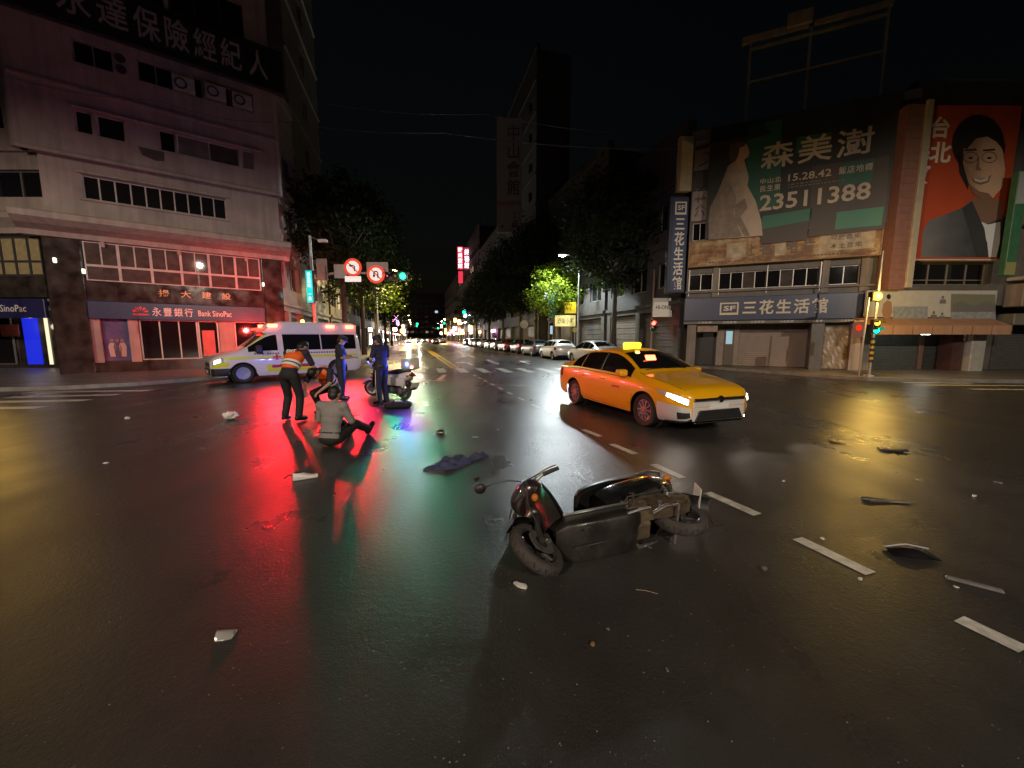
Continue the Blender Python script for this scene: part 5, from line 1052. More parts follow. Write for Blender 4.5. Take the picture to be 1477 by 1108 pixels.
class Shell:
    """lofted car body: x forward, y left, z up; t runs 0 sill .. 4 shoulder .. 5 roof edge .. 7 centre line"""
    def __init__(s, rows, axles, R, zc):
        rows = sorted(rows); s.xs = [r[0] for r in rows]; s.fn = [pchip(s.xs, [r[k] for r in rows]) for k in range(1, 7)]; s.ax = axles; s.R = R; s.zc = zc
        s.side = pchip([0, 0.12, 0.3, 0.55, 0.85, 1.0], [-0.055, -0.012, 0.006, 0.012, 0.0, -0.03])
    def P(s, x, t, sg=1, off=0.0):
        if off:
            e = 0.004; a = s.P(x, t, sg); u = s.P(x + e, t, sg) - s.P(x - e, t, sg); v = s.P(x, min(t + 0.03, 7), sg) - s.P(x, max(t - 0.03, 0), sg); n = u.cross(v)
            if n.length < 1e-9: return a
            n.normalize(); c = Vector((a.x * 0.6, 0, 0.7))
            if n.dot(a - c) < 0: n = -n
            return a + n * off
        w, zb0, zs, zt, wt, zte = [f(x) for f in s.fn]; zb = zb0
        for a in s.ax:
            if abs(x - a) < s.R: zb = max(zb, s.zc + sqrt(s.R ** 2 - (x - a) ** 2))
        zb = min(zb, zs - 0.04)
        if t <= 4:
            z = zb + (zs - zb) * t / 4; y = w + s.side((z - zb0) / (zs - zb0))
        else:
            pts = [(w - 0.03, zs), (wt, zte), (wt * 0.62, zt - 0.16 * (zt - zte)), (0, zt)]
            if t <= 5:
                k = t - 4; y = pts[0][0] + (pts[1][0] - pts[0][0]) * k + 0.015 * sin(pi * k); z = pts[0][1] + (pts[1][1] - pts[0][1]) * k
            else:
                k = (t - 5) / 2; y = wt * (1 - k); z = zte + (zt - zte) * (1 - (1 - k) ** 2.4)
        return Vector((x, y * sg, z))
    def t_of(s, x, z):
        w, zb0, zs, zt, wt, zte = [f(x) for f in s.fn]; zb = zb0
        for a in s.ax:
            if abs(x - a) < s.R: zb = max(zb, s.zc + sqrt(s.R ** 2 - (x - a) ** 2))
        if z <= zs: return max(0, 4 * (z - zb) / (zs - zb))
        return 4 + min(1, (z - zs) / max(1e-4, zte - zs))
    def body(s, m, parent, name='body'):
        x0, x1 = s.xs[0], s.xs[-1]; xs = {x0, x1}
        for i in range(61): xs.add(x0 + (x1 - x0) * i / 60)
        for a in s.ax:
            for i in range(21): xs.add(a + s.R * cos(pi * i / 20) * 0.9999)
        xs = sorted(xs); ts = [0, .4, .9, 1.6, 2.3, 3, 3.5, 3.8, 4, 4.25, 4.5, 4.75, 5, 5.1, 5.25, 5.5, 5.8, 6.2, 6.6, 7]
        prof = [(-1, t) for t in ts] + [(1, t) for t in reversed(ts[:-1])]
        mb = MB(); n = len(prof); vs = [s.P(x, t, sg) for x in xs for sg, t in prof]; fs = []
        for i in range(len(xs) - 1):
            for j in range(n - 1): fs.append((i * n + j, i * n + j + 1, (i + 1) * n + j + 1, (i + 1) * n + j))
        fs += [tuple(range(n)), tuple((len(xs) - 1) * n + k for k in range(n - 1, -1, -1))]
        return mb.add(vs, fs).build(name, m, parent, smooth=True, angle=0.7)
    def patch(s, name, m, parent, x0, x1, t0, t1, sg=1, off=0.004, nx=14, nt=6, fx=None):
        return MB().grid(lambda u, v: s.P(x0 + (x1 - x0) * u, (t0 + (t1 - t0) * v), sg, off), nx, nt).build(name, m, parent, smooth=True, fix=True)
    def lamp_patch(s, name, m, parent, x0, x1, ta0, ta1, tb0, tb1, sg=1, off=0.004):
        return MB().grid(lambda u, v: s.P(x0 + (x1 - x0) * u, (ta0 + (tb0 - ta0) * u) * (1 - v) + (ta1 + (tb1 - ta1) * u) * v, sg, off), 14, 6).build(name, m, parent, smooth=True)
    def zpatch(s, name, m, parent, x0, x1, z0, z1, sg=1, off=0.004, nx=12, nt=4, skew=0.0):
        return MB().grid(lambda u, v: s.P(x0 + (x1 - x0) * u + skew * v, s.t_of(x0 + (x1 - x0) * u + skew * v, z0 + (z1 - z0) * v), sg, off), nx, nt).build(name, m, parent, smooth=True)
    def top(s, name, m, parent, x0, x1, t0, off=0.004, x0e=None, x1e=None):
        def fn(u, v):
            k = 2 * v - 1; sg = 1 if k >= 0 else -1; t = 7 - abs(k) * (7 - t0); b = abs(k) ** 2
            a0 = x0 + ((x0e if x0e is not None else x0) - x0) * b; a1 = x1 + ((x1e if x1e is not None else x1) - x1) * b
            return s.P(a0 + (a1 - a0) * u, t, sg, off)
        return MB().grid(fn, 14, 16).build(name, m, parent, smooth=True)
    def seam(s, parent, pts, sg=1, r=0.004, name='seam'):
        return MB().path([s.P(x, s.t_of(x, z), sg, 0.0005) for x, z in pts], r, 5).build(name, m_black, parent)
m_cglass = mat('car_glass', (0.008, 0.009, 0.010), rough=0.04, spec=0.7); m_chrome = mat('chrome', (0.7, 0.7, 0.7), rough=0.12, metal=1.0); m_rim = mat('alloy_rim', (0.42, 0.42, 0.43), rough=0.3, metal=0.8)
m_tail = mat('tail_lens', (0.25, 0.01, 0.01), rough=0.15); m_plate = mat('number_plate', (0.7, 0.7, 0.68), rough=0.4); m_under = mat('underbody', (0.012, 0.012, 0.012), rough=0.8)
WHEEL = {}
def wheel(parent, c, r, w, sg, key='car', rimm=None, nsp=10):
    k = (key, r, sg)
    if k not in WHEEL:
        ri = r * 0.66
        ty = MB().lathe([(ri, -w / 2 + 0.02), (r * 0.93, -w / 2), (r * 0.985, -w / 2 + 0.025), (r, -w / 4), (r, w / 4), (r * 0.985, w / 2 - 0.025), (r * 0.93, w / 2), (ri, w / 2 - 0.02), (ri, -w / 2 + 0.02)], ax=(0, 1, 0), n=30)
        me = ty.mesh('tyre'); me.materials.append(m_rub); shade(me, 0.8)
        rb = MB(); o = sg * (w / 2 - 0.03)
        rb.lathe([(ri, -sg * w / 2 * 0.8), (ri * 0.99, o), (ri * 0.9, o), (ri * 0.86, o - sg * 0.05), (0.0, o - sg * 0.07)], ax=(0, 1, 0), n=30)
        for i in range(nsp):
            a = 2 * pi * i / nsp; M = Matrix.Rotation(a, 4, 'Y'); rb.box(0.02, ri * 0.9, min(o - sg * 0.045, o), max(o - sg * 0.045, o), -ri * 0.075, ri * 0.075, M)
        rb.lathe([(0.0, o + sg * 0.006), (ri * 0.2, o + sg * 0.004), (ri * 0.24, o - sg * 0.05)], ax=(0, 1, 0), n=16)
        mr = rb.mesh('rim'); mr.materials.append(rimm or m_rim); WHEEL[k] = (me, mr)
    me, mr = WHEEL[k]; t = obj('wheel', me, parent); t.location = c; q = obj('rim', mr, t); return t

SED = [(2.31, .62, .30, .62, .70, .54, .67), (2.27, .71, .26, .68, .775, .62, .745), (2.14, .80, .235, .74, .845, .69, .815), (1.85, .86, .22, .80, .915, .735, .885), (1.45, .88, .21, .85, .98, .765, .95), (1.16, .885, .21, .88, 1.035, .775, .995), (1.08, .885, .21, .885, 1.075, .755, 1.03), (.32, .887, .21, .915, 1.425, .605, 1.36), (.12, .887, .21, .92, 1.468, .592, 1.40), (-.3, .887, .21, .93, 1.49, .588, 1.42), (-.85, .887, .22, .945, 1.465, .58, 1.395), (-1.15, .885, .22, .955, 1.405, .575, 1.335), (-1.82, .875, .23, .965, 1.13, .65, 1.085), (-1.95, .86, .24, .965, 1.09, .68, 1.055), (-2.17, .83, .27, .94, 1.055, .68, 1.025), (-2.27, .77, .33, .89, .97, .62, .94), (-2.31, .70, .40, .80, .86, .58, .83)]
HAT = [(2.05, .58, .30, .62, .68, .5, .65), (2.0, .70, .26, .70, .77, .6, .74), (1.85, .79, .23, .76, .85, .68, .82), (1.4, .845, .21, .85, .98, .73, .95), (1.1, .85, .21, .89, 1.06, .74, 1.02), (.98, .85, .21, .90, 1.12, .72, 1.07), (.35, .85, .21, .93, 1.46, .58, 1.40), (0, .85, .21, .95, 1.51, .575, 1.44), (-.9, .85, .21, .99, 1.50, .565, 1.42), (-1.5, .84, .22, 1.03, 1.44, .55, 1.36), (-1.8, .82, .25, 1.04, 1.18, .62, 1.13), (-1.95, .80, .28, .98, 1.10, .66, 1.06), (-2.03, .74, .36, .88, .96, .62, .93)]
def make_car(name, label, paint, spec='sed', group=None, lights=None, taxi=False, simple=False):
    t = thing(name, label, 'car', group=group); sed = spec == 'sed'
    ax = (1.36, -1.34) if sed else (1.28, -1.27); R, r = (.375, .32) if sed else (.36, .305)
    S = Shell(SED if sed else HAT, ax, R, r); S.body(paint, t)
    xf, xr = S.xs[-1], S.xs[0]
    MB().box(xr + 0.25, xf - 0.3, -0.62, 0.62, 0.17, 0.6).build('underbody', m_under, t)
    for a in ax:
        for sg in (1, -1): wheel(t, (a, sg * 0.775 if sed else sg * .745, r), r, 0.2, sg)
        MB().tube((a, -0.66, r), (a, 0.66, r), R * 0.97, None, 20).build('wheel_well', m_under, t)
    A, B = (1.10, .30) if sed else (1.0, .33)
    S.top('windscreen', m_cglass, t, B + 0.05, A - 0.04, 5.15, x0e=B + 0.02, x1e=A - 0.12)
    C, D = (-1.17, -1.82) if sed else (-1.5, -1.8); S.top('rear_window', m_cglass, t, D + 0.06, C - 0.02, 5.2)
    sp = ((.92, -.14), (-.20, -1.02), (-1.06, -1.50)) if sed else ((.84, -.08), (-.14, -.95), (-1.0, -1.5))
    for sg in (1, -1):
        for x0, x1 in sp: S.patch('side_window', m_cglass, t, x0, x1, 4.10, 4.90, sg)
        S.patch('window_post', m_black, t, sp[0][1] - 0.002, sp[1][0] + 0.002, 4.08, 4.92, sg, 0.003, 2, 4)
        S.seam(t, [(1.0 if sed else 1.06, .30), (1.02 if sed else 1.08, .55), (.98, .84)], sg); S.seam(t, [(-.17 if sed else -.11, .24), (-.17 if sed else -.11, .9)], sg); S.seam(t, [(-1.0 if sed else -.93, .75), (-1.08 if sed else -1.0, .92)], sg); S.seam(t, [(1.0, .27), (.4, .25), (-.4, .25), (-.92, .28)], sg)
        for xh in (-.02, -.86): p = S.P(xh, S.t_of(xh, .80), sg); MB().rbox(xh - .11, xh + .08, p.y - 0.02, p.y + 0.02, .785, .815, 0.008).build('door_handle', paint, t)
        MB().rbox(.70, .88, sg * .97 - 0.11, sg * .97 + 0.10, .93, 1.07, 0.045, seg=2).build('mirror', paint, t)
        if not taxi: S.lamp_patch('headlight', lights or m_off_w, t, xf - .55, xf - .04, 3.5, 3.7, 2.8, 3.8, sg)
        S.patch('tail_light', m_tail_on if lights == 'tail' else m_tail, t, xr + 0.06, xr + .36, 2.5, 3.7, sg)
    fw = .5; MB().rbox(xf - 0.02, xf + 0.012, -fw, fw, .33, .43, 0.01).build('intake', m_black, t); MB().rbox(xf - 0.02, xf + 0.014, -.22, .22, .46, .57, 0.006).build('number_plate', m_plate, t)
    MB().rbox(xr - 0.014, xr + 0.02, -.26, .26, .62, .74, 0.006).build('number_plate', m_plate, t)
    return t, S
m_off_w = mat('headlamp_lens', (0.45, 0.45, 0.45), rough=0.08, spec=0.8); m_tail_on = glow('tail_on', (1.0, 0.04, 0.03), 6); m_head_on = glow('head_on', (1.0, 0.93, 0.80), 260)

# --- taxi
p_taxi = mat('taxi_yellow', (0.80, 0.40, 0.004), rough=0.28, coat=1.0, noise=0.04, nscale=3)
TX, TS_ = make_car('taxi', 'yellow taxi sedan with glowing roof light turning across the junction', p_taxi, taxi=True)
TX['category'] = 'taxi'
hd = Vector((0.345, -0.94, 0)).normalized(); TX.location = (gp(928, 612) + gp(828, 584)) / 2 + Vector((hd.y, -hd.x, 0)) * -0.80; TX.rotation_euler = (0, 0, atan2(hd.y, hd.x)); TX.scale = (.965, .965, .965)
m_bump_glare = mat('bumper_glare', (0.72, 0.70, 0.69), rough=0.3, coat=0.6, metal=0.2)  # pale tone paints headlight glare over the bumper's yellow
m_tl = glow('taxi_headlight', (1.0, 0.86, 0.74), 30)
for sg in (1, -1):
    TS_.patch('bumper_corner', m_bump_glare, TX, 1.74, 2.31, 0.02, 2.35, sg, 0.005, 14, 8)
    TS_.lamp_patch('headlight', mat('headlamp_clear', (0.4, 0.4, 0.4), rough=0.05), TX, 1.70, 2.29, 3.5, 3.7, 2.75, 3.8, sg, 0.007); TS_.lamp_patch('headlight_bulb', m_tl, TX, 1.95, 2.28, 3.25, 3.6, 2.95, 3.65, sg, 0.013)
    TS_.patch('fog_recess', m_black, TX, 2.16, 2.30, 0.5, 1.5, sg, 0.008, 6, 4)
    MB().path([TS_.P(x, 0.12, sg, 0.012) for x in (1.9, 2.05, 2.2, 2.3)], 0.018, 6).build('chrome_strip', m_chrome, TX)
    lamp('headlight_beam', (2.42, sg * 0.62, 0.66), (1.0, 0.9, 0.78), 120, 0.06, TX, spot=70, aim=(1, 0, -0.10))
    for x0, tx in ((-0.55, 1),): TS_.zpatch('door_marking', mat('marking_red', (0.45, 0.04, 0.03), rough=0.4), TX, .35, .62, .66, .70, sg)
MB().rbox(2.29, 2.318, -.60, .60, .26, .50, 0.012).build('bumper', m_bump_glare, TX); MB().prism([(-.56, .27), (.56, .27), (.46, .45), (-.46, .45)], 2.30, 2.335, lambda a, b, h: (h, a, b)).bevel(.012).build('lower_grille', m_black, TX); MB().rbox(2.29, 2.33, -.56, .56, .215, .25, 0.01).build('chrome_strip', m_chrome, TX); MB().rbox(2.29, 2.322, -.60, .60, .503, .60, 0.012).build('bumper', m_bump_glare, TX); MB().rbox(2.30, 2.335, -.58, .58, .605, .66, 0.008).build('grille', m_black, TX)
for z in (.617, .640): MB().rbox(2.325, 2.345, -.58, .58, z, z + .009, 0.003).build('grille_bar', m_chrome, TX)
MB().lathe([(0.0, 0.02), (0.06, 0.014), (0.065, 0)], (2.335, 0, .635), ax=(1, 0, 0), n=18).build('badge', m_chrome, TX)
rl = MB().rbox(-.26, -.10, -.22, .22, 1.475, 1.60, 0.045, seg=3).build('roof_light', glow('taxi_roof_glow', (1.0, 0.68, 0.03), 3.0), TX); word('TAXI', -.1, .1, 0, .06, 0, m_letb, rl, bold=0.02)
for v in rl.children[0].data.vertices: x, z = v.co.x, v.co.z; v.co = (-.097, x, 1.51 + z)
lamp('roof_light_glow', (.1, 0, 1.72), (1.0, 0.7, 0.1), 5, 0.06, TX)
wp = TS_.P(.72, 6.7, -1, 0.012); Mw = Matrix.Translation(wp + Vector((0.01, -0.12, 0.02))) @ Matrix.Rotation(radians(-28), 4, 'Y')
MB().rbox(-0.012, 0.012, -.13, .13, -.06, .06, 0.01, M=Mw).build('display_panel', glow('led_red', (1.0, 0.12, 0.05), 9), TX)
for k in (0, 1):
    MB().path([TS_.P(1.06, t, sg, 0.016) for sg, t in ((-1, 5.4 + k * 0.0), (-1, 6.0), (-1, 6.6))] if k == 0 else [TS_.P(1.06, t, 1, 0.016) for t in (5.9, 6.4, 6.95)], 0.008, 5).build('wiper', m_black, TX)
[MB().path([TS_.P(x, 5.0, sg, 0.001) for x in (1.1, 1.4, 1.7, 1.95, 2.1, 2.2)], .004, 5).build('seam', m_black, TX) for sg in (1, -1)]
[MB().path([TS_.P(x, 4.0, sg, 0.002) for x in (-1.9, -1.2, -.5, .2, .9)], .006, 5).build('window_sill_trim', m_chrome, TX) for sg in (1, -1)]

# --- ambulance
VAN = [(2.65, .70, .30, .74, .82, .60, .79), (2.58, .82, .26, .84, .93, .70, .90), (2.4, .90, .24, .95, 1.03, .78, 1.0), (2.1, .935, .23, 1.03, 1.12, .81, 1.09), (1.8, .945, .22, 1.08, 1.21, .81, 1.17), (1.62, .95, .22, 1.10, 1.31, .795, 1.26), (.82, .95, .22, 1.12, 1.90, .74, 1.80), (.6, .95, .22, 1.12, 1.95, .745, 1.86), (-2.3, .95, .23, 1.12, 1.96, .75, 1.87), (-2.52, .94, .28, 1.12, 1.92, .74, 1.84), (-2.63, .90, .34, 1.10, 1.80, .71, 1.72), (-2.66, .86, .40, 1.06, 1.70, .68, 1.62)]
p_amb = mat('ambulance_white', (0.76, 0.74, 0.71), rough=0.3, coat=0.8, noise=0.05)
AM = thing('ambulance', 'white high roof ambulance van with yellow stripes and red flashing lights', 'ambulance'); SV = Shell(VAN, (1.72, -1.62), .41, .345); SV.body(p_amb, AM)
ha = Vector((-0.72, -0.694, 0)).normalized(); la = Vector((-ha.y, ha.x, 0)); wf = gp(352, 552); AM.location = wf - ha * 1.72 - la * 0.86; AM.rotation_euler = (0, 0, atan2(ha.y, ha.x))
MB().box(-2.4, 2.3, -.66, .66, .18, .8).build('underbody', m_under, AM)
for a in (1.72, -1.62):
    for sg in (1, -1): wheel(AM, (a, sg * .845, .345), .345, .22, sg, 'van', mat('steel_wheel', (0.36, 0.36, 0.36), rough=0.4, metal=0.5), 6)
    MB().tube((a, -0.72, .345), (a, 0.72, .345), .40, None, 20).build('wheel_well', m_under, AM)
# raised roof
def hroof(u, v):
    x = 1.0 - 3.52 * u; k = min(1, u / 0.20); h = 0.42 * (1 - (1 - k) ** 2) * (1 if u < 0.97 else (1 - (u - 0.97) / 0.03 * 0.25)); a = pi * v
    y = 0.80 * cos(a); c = abs(cos(a)); z = 1.80 + (0.06 + h) * min(1, (1 - c ** 6)) ** 0.5
    return (x, math.copysign(min(0.80, 0.80 * abs(cos(a)) ** 0.35 if c > 0.02 else abs(y)), cos(a)), z)
MB().grid(hroof, 40, 28).build('high_roof', p_amb, AM, smooth=True, angle=0.9)
MB().box(-2.53, -2.5, -.79, .79, 1.8, 2.2).build('roof_back', p_amb, AM)
SV.top('windscreen', m_cglass, AM, .88, 1.58, 5.12)
m_yel = mat('fluorescent_yellow', (0.72, 0.74, 0.01), rough=0.4); m_rs = mat('reflective_red', (0.5, 0.03, 0.03), rough=0.4)
for sg in (1, -1):
    SV.patch('side_window', m_cglass, AM, 1.52, .56, 4.06, 4.86, sg); SV.patch('window_trim', m_yel, AM, 1.66, .86, 4.93, 5.02, sg, 0.008, 10, 1)
    SV.patch('side_window', m_cglass, AM, .36, -1.0, 4.06, 4.88, sg); SV.patch('side_window', m_cglass, AM, -1.04, -2.45, 4.06, 4.88, sg)
    SV.zpatch('stripe', m_yel, AM, -2.5, 2.28, .86, .955, sg, .004, 30, 2); SV.zpatch('stripe', m_rs, AM, .2, 1.2, .84, .858, sg, .005, 10, 1)
    SV.zpatch('marking_block', m_yel, AM, -.55, .95, .36, .50, sg, .004); SV.zpatch('marking_block', m_rs, AM, -.55, .80, .505, .62, sg, .004); SV.zpatch('marking_block', m_yel, AM, .81, .98, .505, .64, sg, .004)
    SV.zpatch('marking_block', m_yel, AM, 2.14, 2.44, .60, .76, sg, .004, 8, 4); SV.zpatch('front_marking', m_yel, AM, 2.40, 2.60, .58, .70, sg, .005)
    cr = mat('red_cross', (0.6, 0.02, 0.02), rough=0.4); SV.zpatch('cross_bar', cr, AM, .48, .76, .885, .945, sg, .009, 4, 2); SV.zpatch('cross_bar', cr, AM, .59, .65, .80, 1.03, sg, .011, 2, 4)
    S_ = 'front'; SV.zpatch('bumper_trim', m_black, AM, 2.0, 2.64, .27, .55, sg, .006, 12, 5)
    for x0, x1, z0, z1 in ((.50, .52, .3, 1.1), (-.98, -.96, .3, 1.1), (-2.46, -2.44, .4, 1.1)): SV.seam(AM, [((x0 + x1) / 2, z0), ((x0 + x1) / 2, z1)], sg)
    MB().rbox(1.10, 1.32, sg * 1.08 - .12, sg * 1.08 + .1, 1.08, 1.36, .04, seg=2).build('mirror', m_black, AM)
    SV.patch('headlight', m_off_w, AM, 2.28, 2.60, 2.85, 3.75, sg, .008); SV.patch('headlight_bulb', glow('amb_headlight', (1, 0.88, 0.78), 7), AM, 2.36, 2.55, 2.95, 3.6, sg, .014)
    for k, (x, z) in enumerate(((.66, 2.10), (-1.45, 2.10), (-2.25, 2.10))):
        MB().rbox(x - .17, x + .17, sg * .80 - .05, sg * .80 + .05, z - .06, z + .07, .03, seg=2).build('beacon', glow('beacon_red', (1.0, 0.05, 0.024), 26), AM)
        lamp('beacon_light', (x, sg * .90, z), (1.0, 0.014, 0.022) if sg == 1 else (1.0, 0.05, 0.045), 1050 if sg == 1 else 800, 0.10, AM, spot=104 if sg == 1 else 124, aim=(-.1 if sg == 1 else 0, sg, -.12 if sg == 1 else -.22), blend=.6)
    for a_ in range(10):
        if a_ in (4,): continue
        SV.zpatch('lettering', m_letb, AM, 1.35 - a_ * .085, 1.35 - a_ * .085 - .05, 1.02, 1.08, sg, .006, 1, 1)
    for a_ in range(13): SV.zpatch('lettering', m_letb, AM, -.3 - a_ * .1, -.3 - a_ * .1 - .06, 1.02, 1.08, sg, .006, 1, 1)
MB().rbox(1.0, 1.14, -.55, .55, 1.93, 2.01, .03, seg=2).build('light_bar', glow('bar_red', (1.0, 0.03, 0.02), 7), AM); lamp('light_bar_light', (1.22, 0, 2.02), (1, .05, .04), 120, .12, AM, spot=160, aim=(1, 0, .15))
MB().lathe([(.0, .10), (.05, .09), (.07, .05), (.075, 0)], (-.55, .25, 2.28), n=16).build('amber_beacon', glow('beacon_amber', (1.0, .36, .03), 16), AM); lamp('amber_light', (-.55, .4, 2.5), (1, .45, .06), 14, .06, AM)
MB().rbox(2.64, 2.68, -.66, .66, .30, .56, .02).build('bumper', m_black, AM); MB().rbox(2.64, 2.672, -.55, .55, .60, .74, .01).build('grille', m_black, AM); [MB().rbox(2.665, 2.68, -.53, .53, z, z + .012, .003).build('grille_bar', m_chrome, AM) for z in (.63, .67, .71)]; MB().rbox(2.67, 2.69, -.26, .26, .36, .47, .005).build('number_plate', m_plate, AM)
MB().rbox(-2.70, -2.66, -.7, .7, .45, .60, .02).build('rear_bumper', m_black, AM); MB().box(-2.685, -2.667, -.66, .66, 1.16, 1.68).build('rear_window', m_cglass, AM)
for k in range(6):
    MB().add([(-2.675, -.8 + k * .26, .65), (-2.675, -.67 + k * .26, .65), (-2.675, -.54 + k * .26, 1.05), (-2.675, -.67 + k * .26, 1.05)], [(0, 1, 2, 3)]).build('chevron', m_yel if k % 2 else m_rs, AM)
lamp('headlight_beam', (2.8, .6, .75), (1, .9, .8), 60, .06, AM, spot=70, aim=(1, 0, -.1))

# --- parked cars along the right kerb
paints = {n: mat('paint_' + n, c, rough=0.3, coat=0.8, metal=0.1) for n, c in dict(white=(.60, .60, .57), silver=(.32, .32, .33), black=(.012, .012, .014), grey=(.07, .07, .075), darkred=(.10, .012, .012), navy=(.015, .02, .05)).items()}
proto = {}
def park(spec, col, a_, t_, label, flip=True):
    if spec not in proto: proto[spec] = make_car('parked_car', label, paints[col], spec, 'cars parked along the kerb')[0]; o = proto[spec]
    else: o = copy_tree(proto[spec])
    o['label'] = label; o.location = st(a_, t_); d = SU if flip else -SU; o.rotation_euler = (0, 0, atan2(d.y, d.x))
    for ch in o.children:
        if ch.name.split('.')[0] in ('body', 'door_handle', 'mirror'): ch.material_slots[0].link = 'OBJECT'; ch.material_slots[0].material = paints[col]
    return o
PK = [('sed', 'white', 20.5, 'white sedan parked nearest the taxi, behind its roof light'), ('hat', 'white', 26.6, 'white hatchback parked second in the kerbside row beside the lit tree'), ('sed', 'grey', 32.0, 'dark grey sedan parked just beyond the white hatchback'), ('hat', 'black', 37.6, 'black hatchback with glowing tail lights in the kerbside row'), ('sed', 'darkred', 43.0, 'dark red sedan parked beyond the black hatchback'), ('hat', 'grey', 48.6, 'grey hatchback parked beyond the dark red sedan'), ('sed', 'black', 54.2, 'black sedan parked in the middle of the kerbside row'), ('hat', 'silver', 60, 'silver hatchback parked beyond the black sedan'), ('sed', 'silver', 66, 'silver sedan parked under the distant lamps'), ('hat', 'navy', 72, 'navy hatchback parked under the distant lamps'), ('sed', 'black', 79, 'last black sedan parked at the far end of the kerbside row')]
for i, (s, c, t_, lb) in enumerate(PK):
    o = park(s, c, K_R - 1.15 + (0.15 if i % 3 == 0 else 0), t_ + 2.0, lb)
    if i == 3:
        for ch in o.children:
            if ch.name.startswith('tail_light'): ch.material_slots[0].link = 'OBJECT'; ch.material_slots[0].material = m_tail_on
# --- distant traffic coming with headlights on
far = []
for i, (a_, t_) in enumerate(((-1.8, 112), (1.0, 120), (-2.0, 128), (0.8, 138), (-1.8, 148), (1.0, 158), (-1.6, 170), (0.6, 182), (3.4, 150), (3.6, 176), (-2.2, 196), (0.9, 206), (3.4, 204), (6.2, 190), (6.4, 215), (-1.0, 222))):
    o = copy_tree(proto['sed']); o.name = 'oncoming_car'; o['label'] = 'distant oncoming car with headlights on'; o['group'] = 'oncoming cars far down the street'; o.location = st(a_, t_); d = -SU; o.rotation_euler = (0, 0, atan2(d.y, d.x))
    c_ = list(paints)[i % 6]
    for ch in o.children:
        b_ = ch.name.split('.')[0]
        if b_ in ('body', 'door_handle', 'mirror'): ch.material_slots[0].link = 'OBJECT'; ch.material_slots[0].material = paints[c_]
        if b_ == 'headlight': ch.material_slots[0].link = 'OBJECT'; ch.material_slots[0].material = m_head_on
    if i in (0, 1, 3, 6): lamp('headlight_beam', (2.5, 0, .68), (1, .92, .8), 9000, .3, o, spot=60, aim=(1, 0, -.04))
for i, (a_, t_) in enumerate(((5.0, 100), (7.8, 116), (5.2, 134), (8.0, 150))):
    o = copy_tree(proto['hat']); o.name = 'departing_car'; o['label'] = 'distant departing car with red tail lights on'; o['group'] = 'departing cars far down the street'; o.location = st(a_, t_); o.rotation_euler = (0, 0, atan2(SU.y, SU.x))
    for ch in o.children:
        b_ = ch.name.split('.')[0]
        if b_ in ('body', 'door_handle', 'mirror'): ch.material_slots[0].link = 'OBJECT'; ch.material_slots[0].material = paints[list(paints)[(i + 2) % 6]]
        if b_ == 'tail_light': ch.material_slots[0].link = 'OBJECT'; ch.material_slots[0].material = m_tail_on
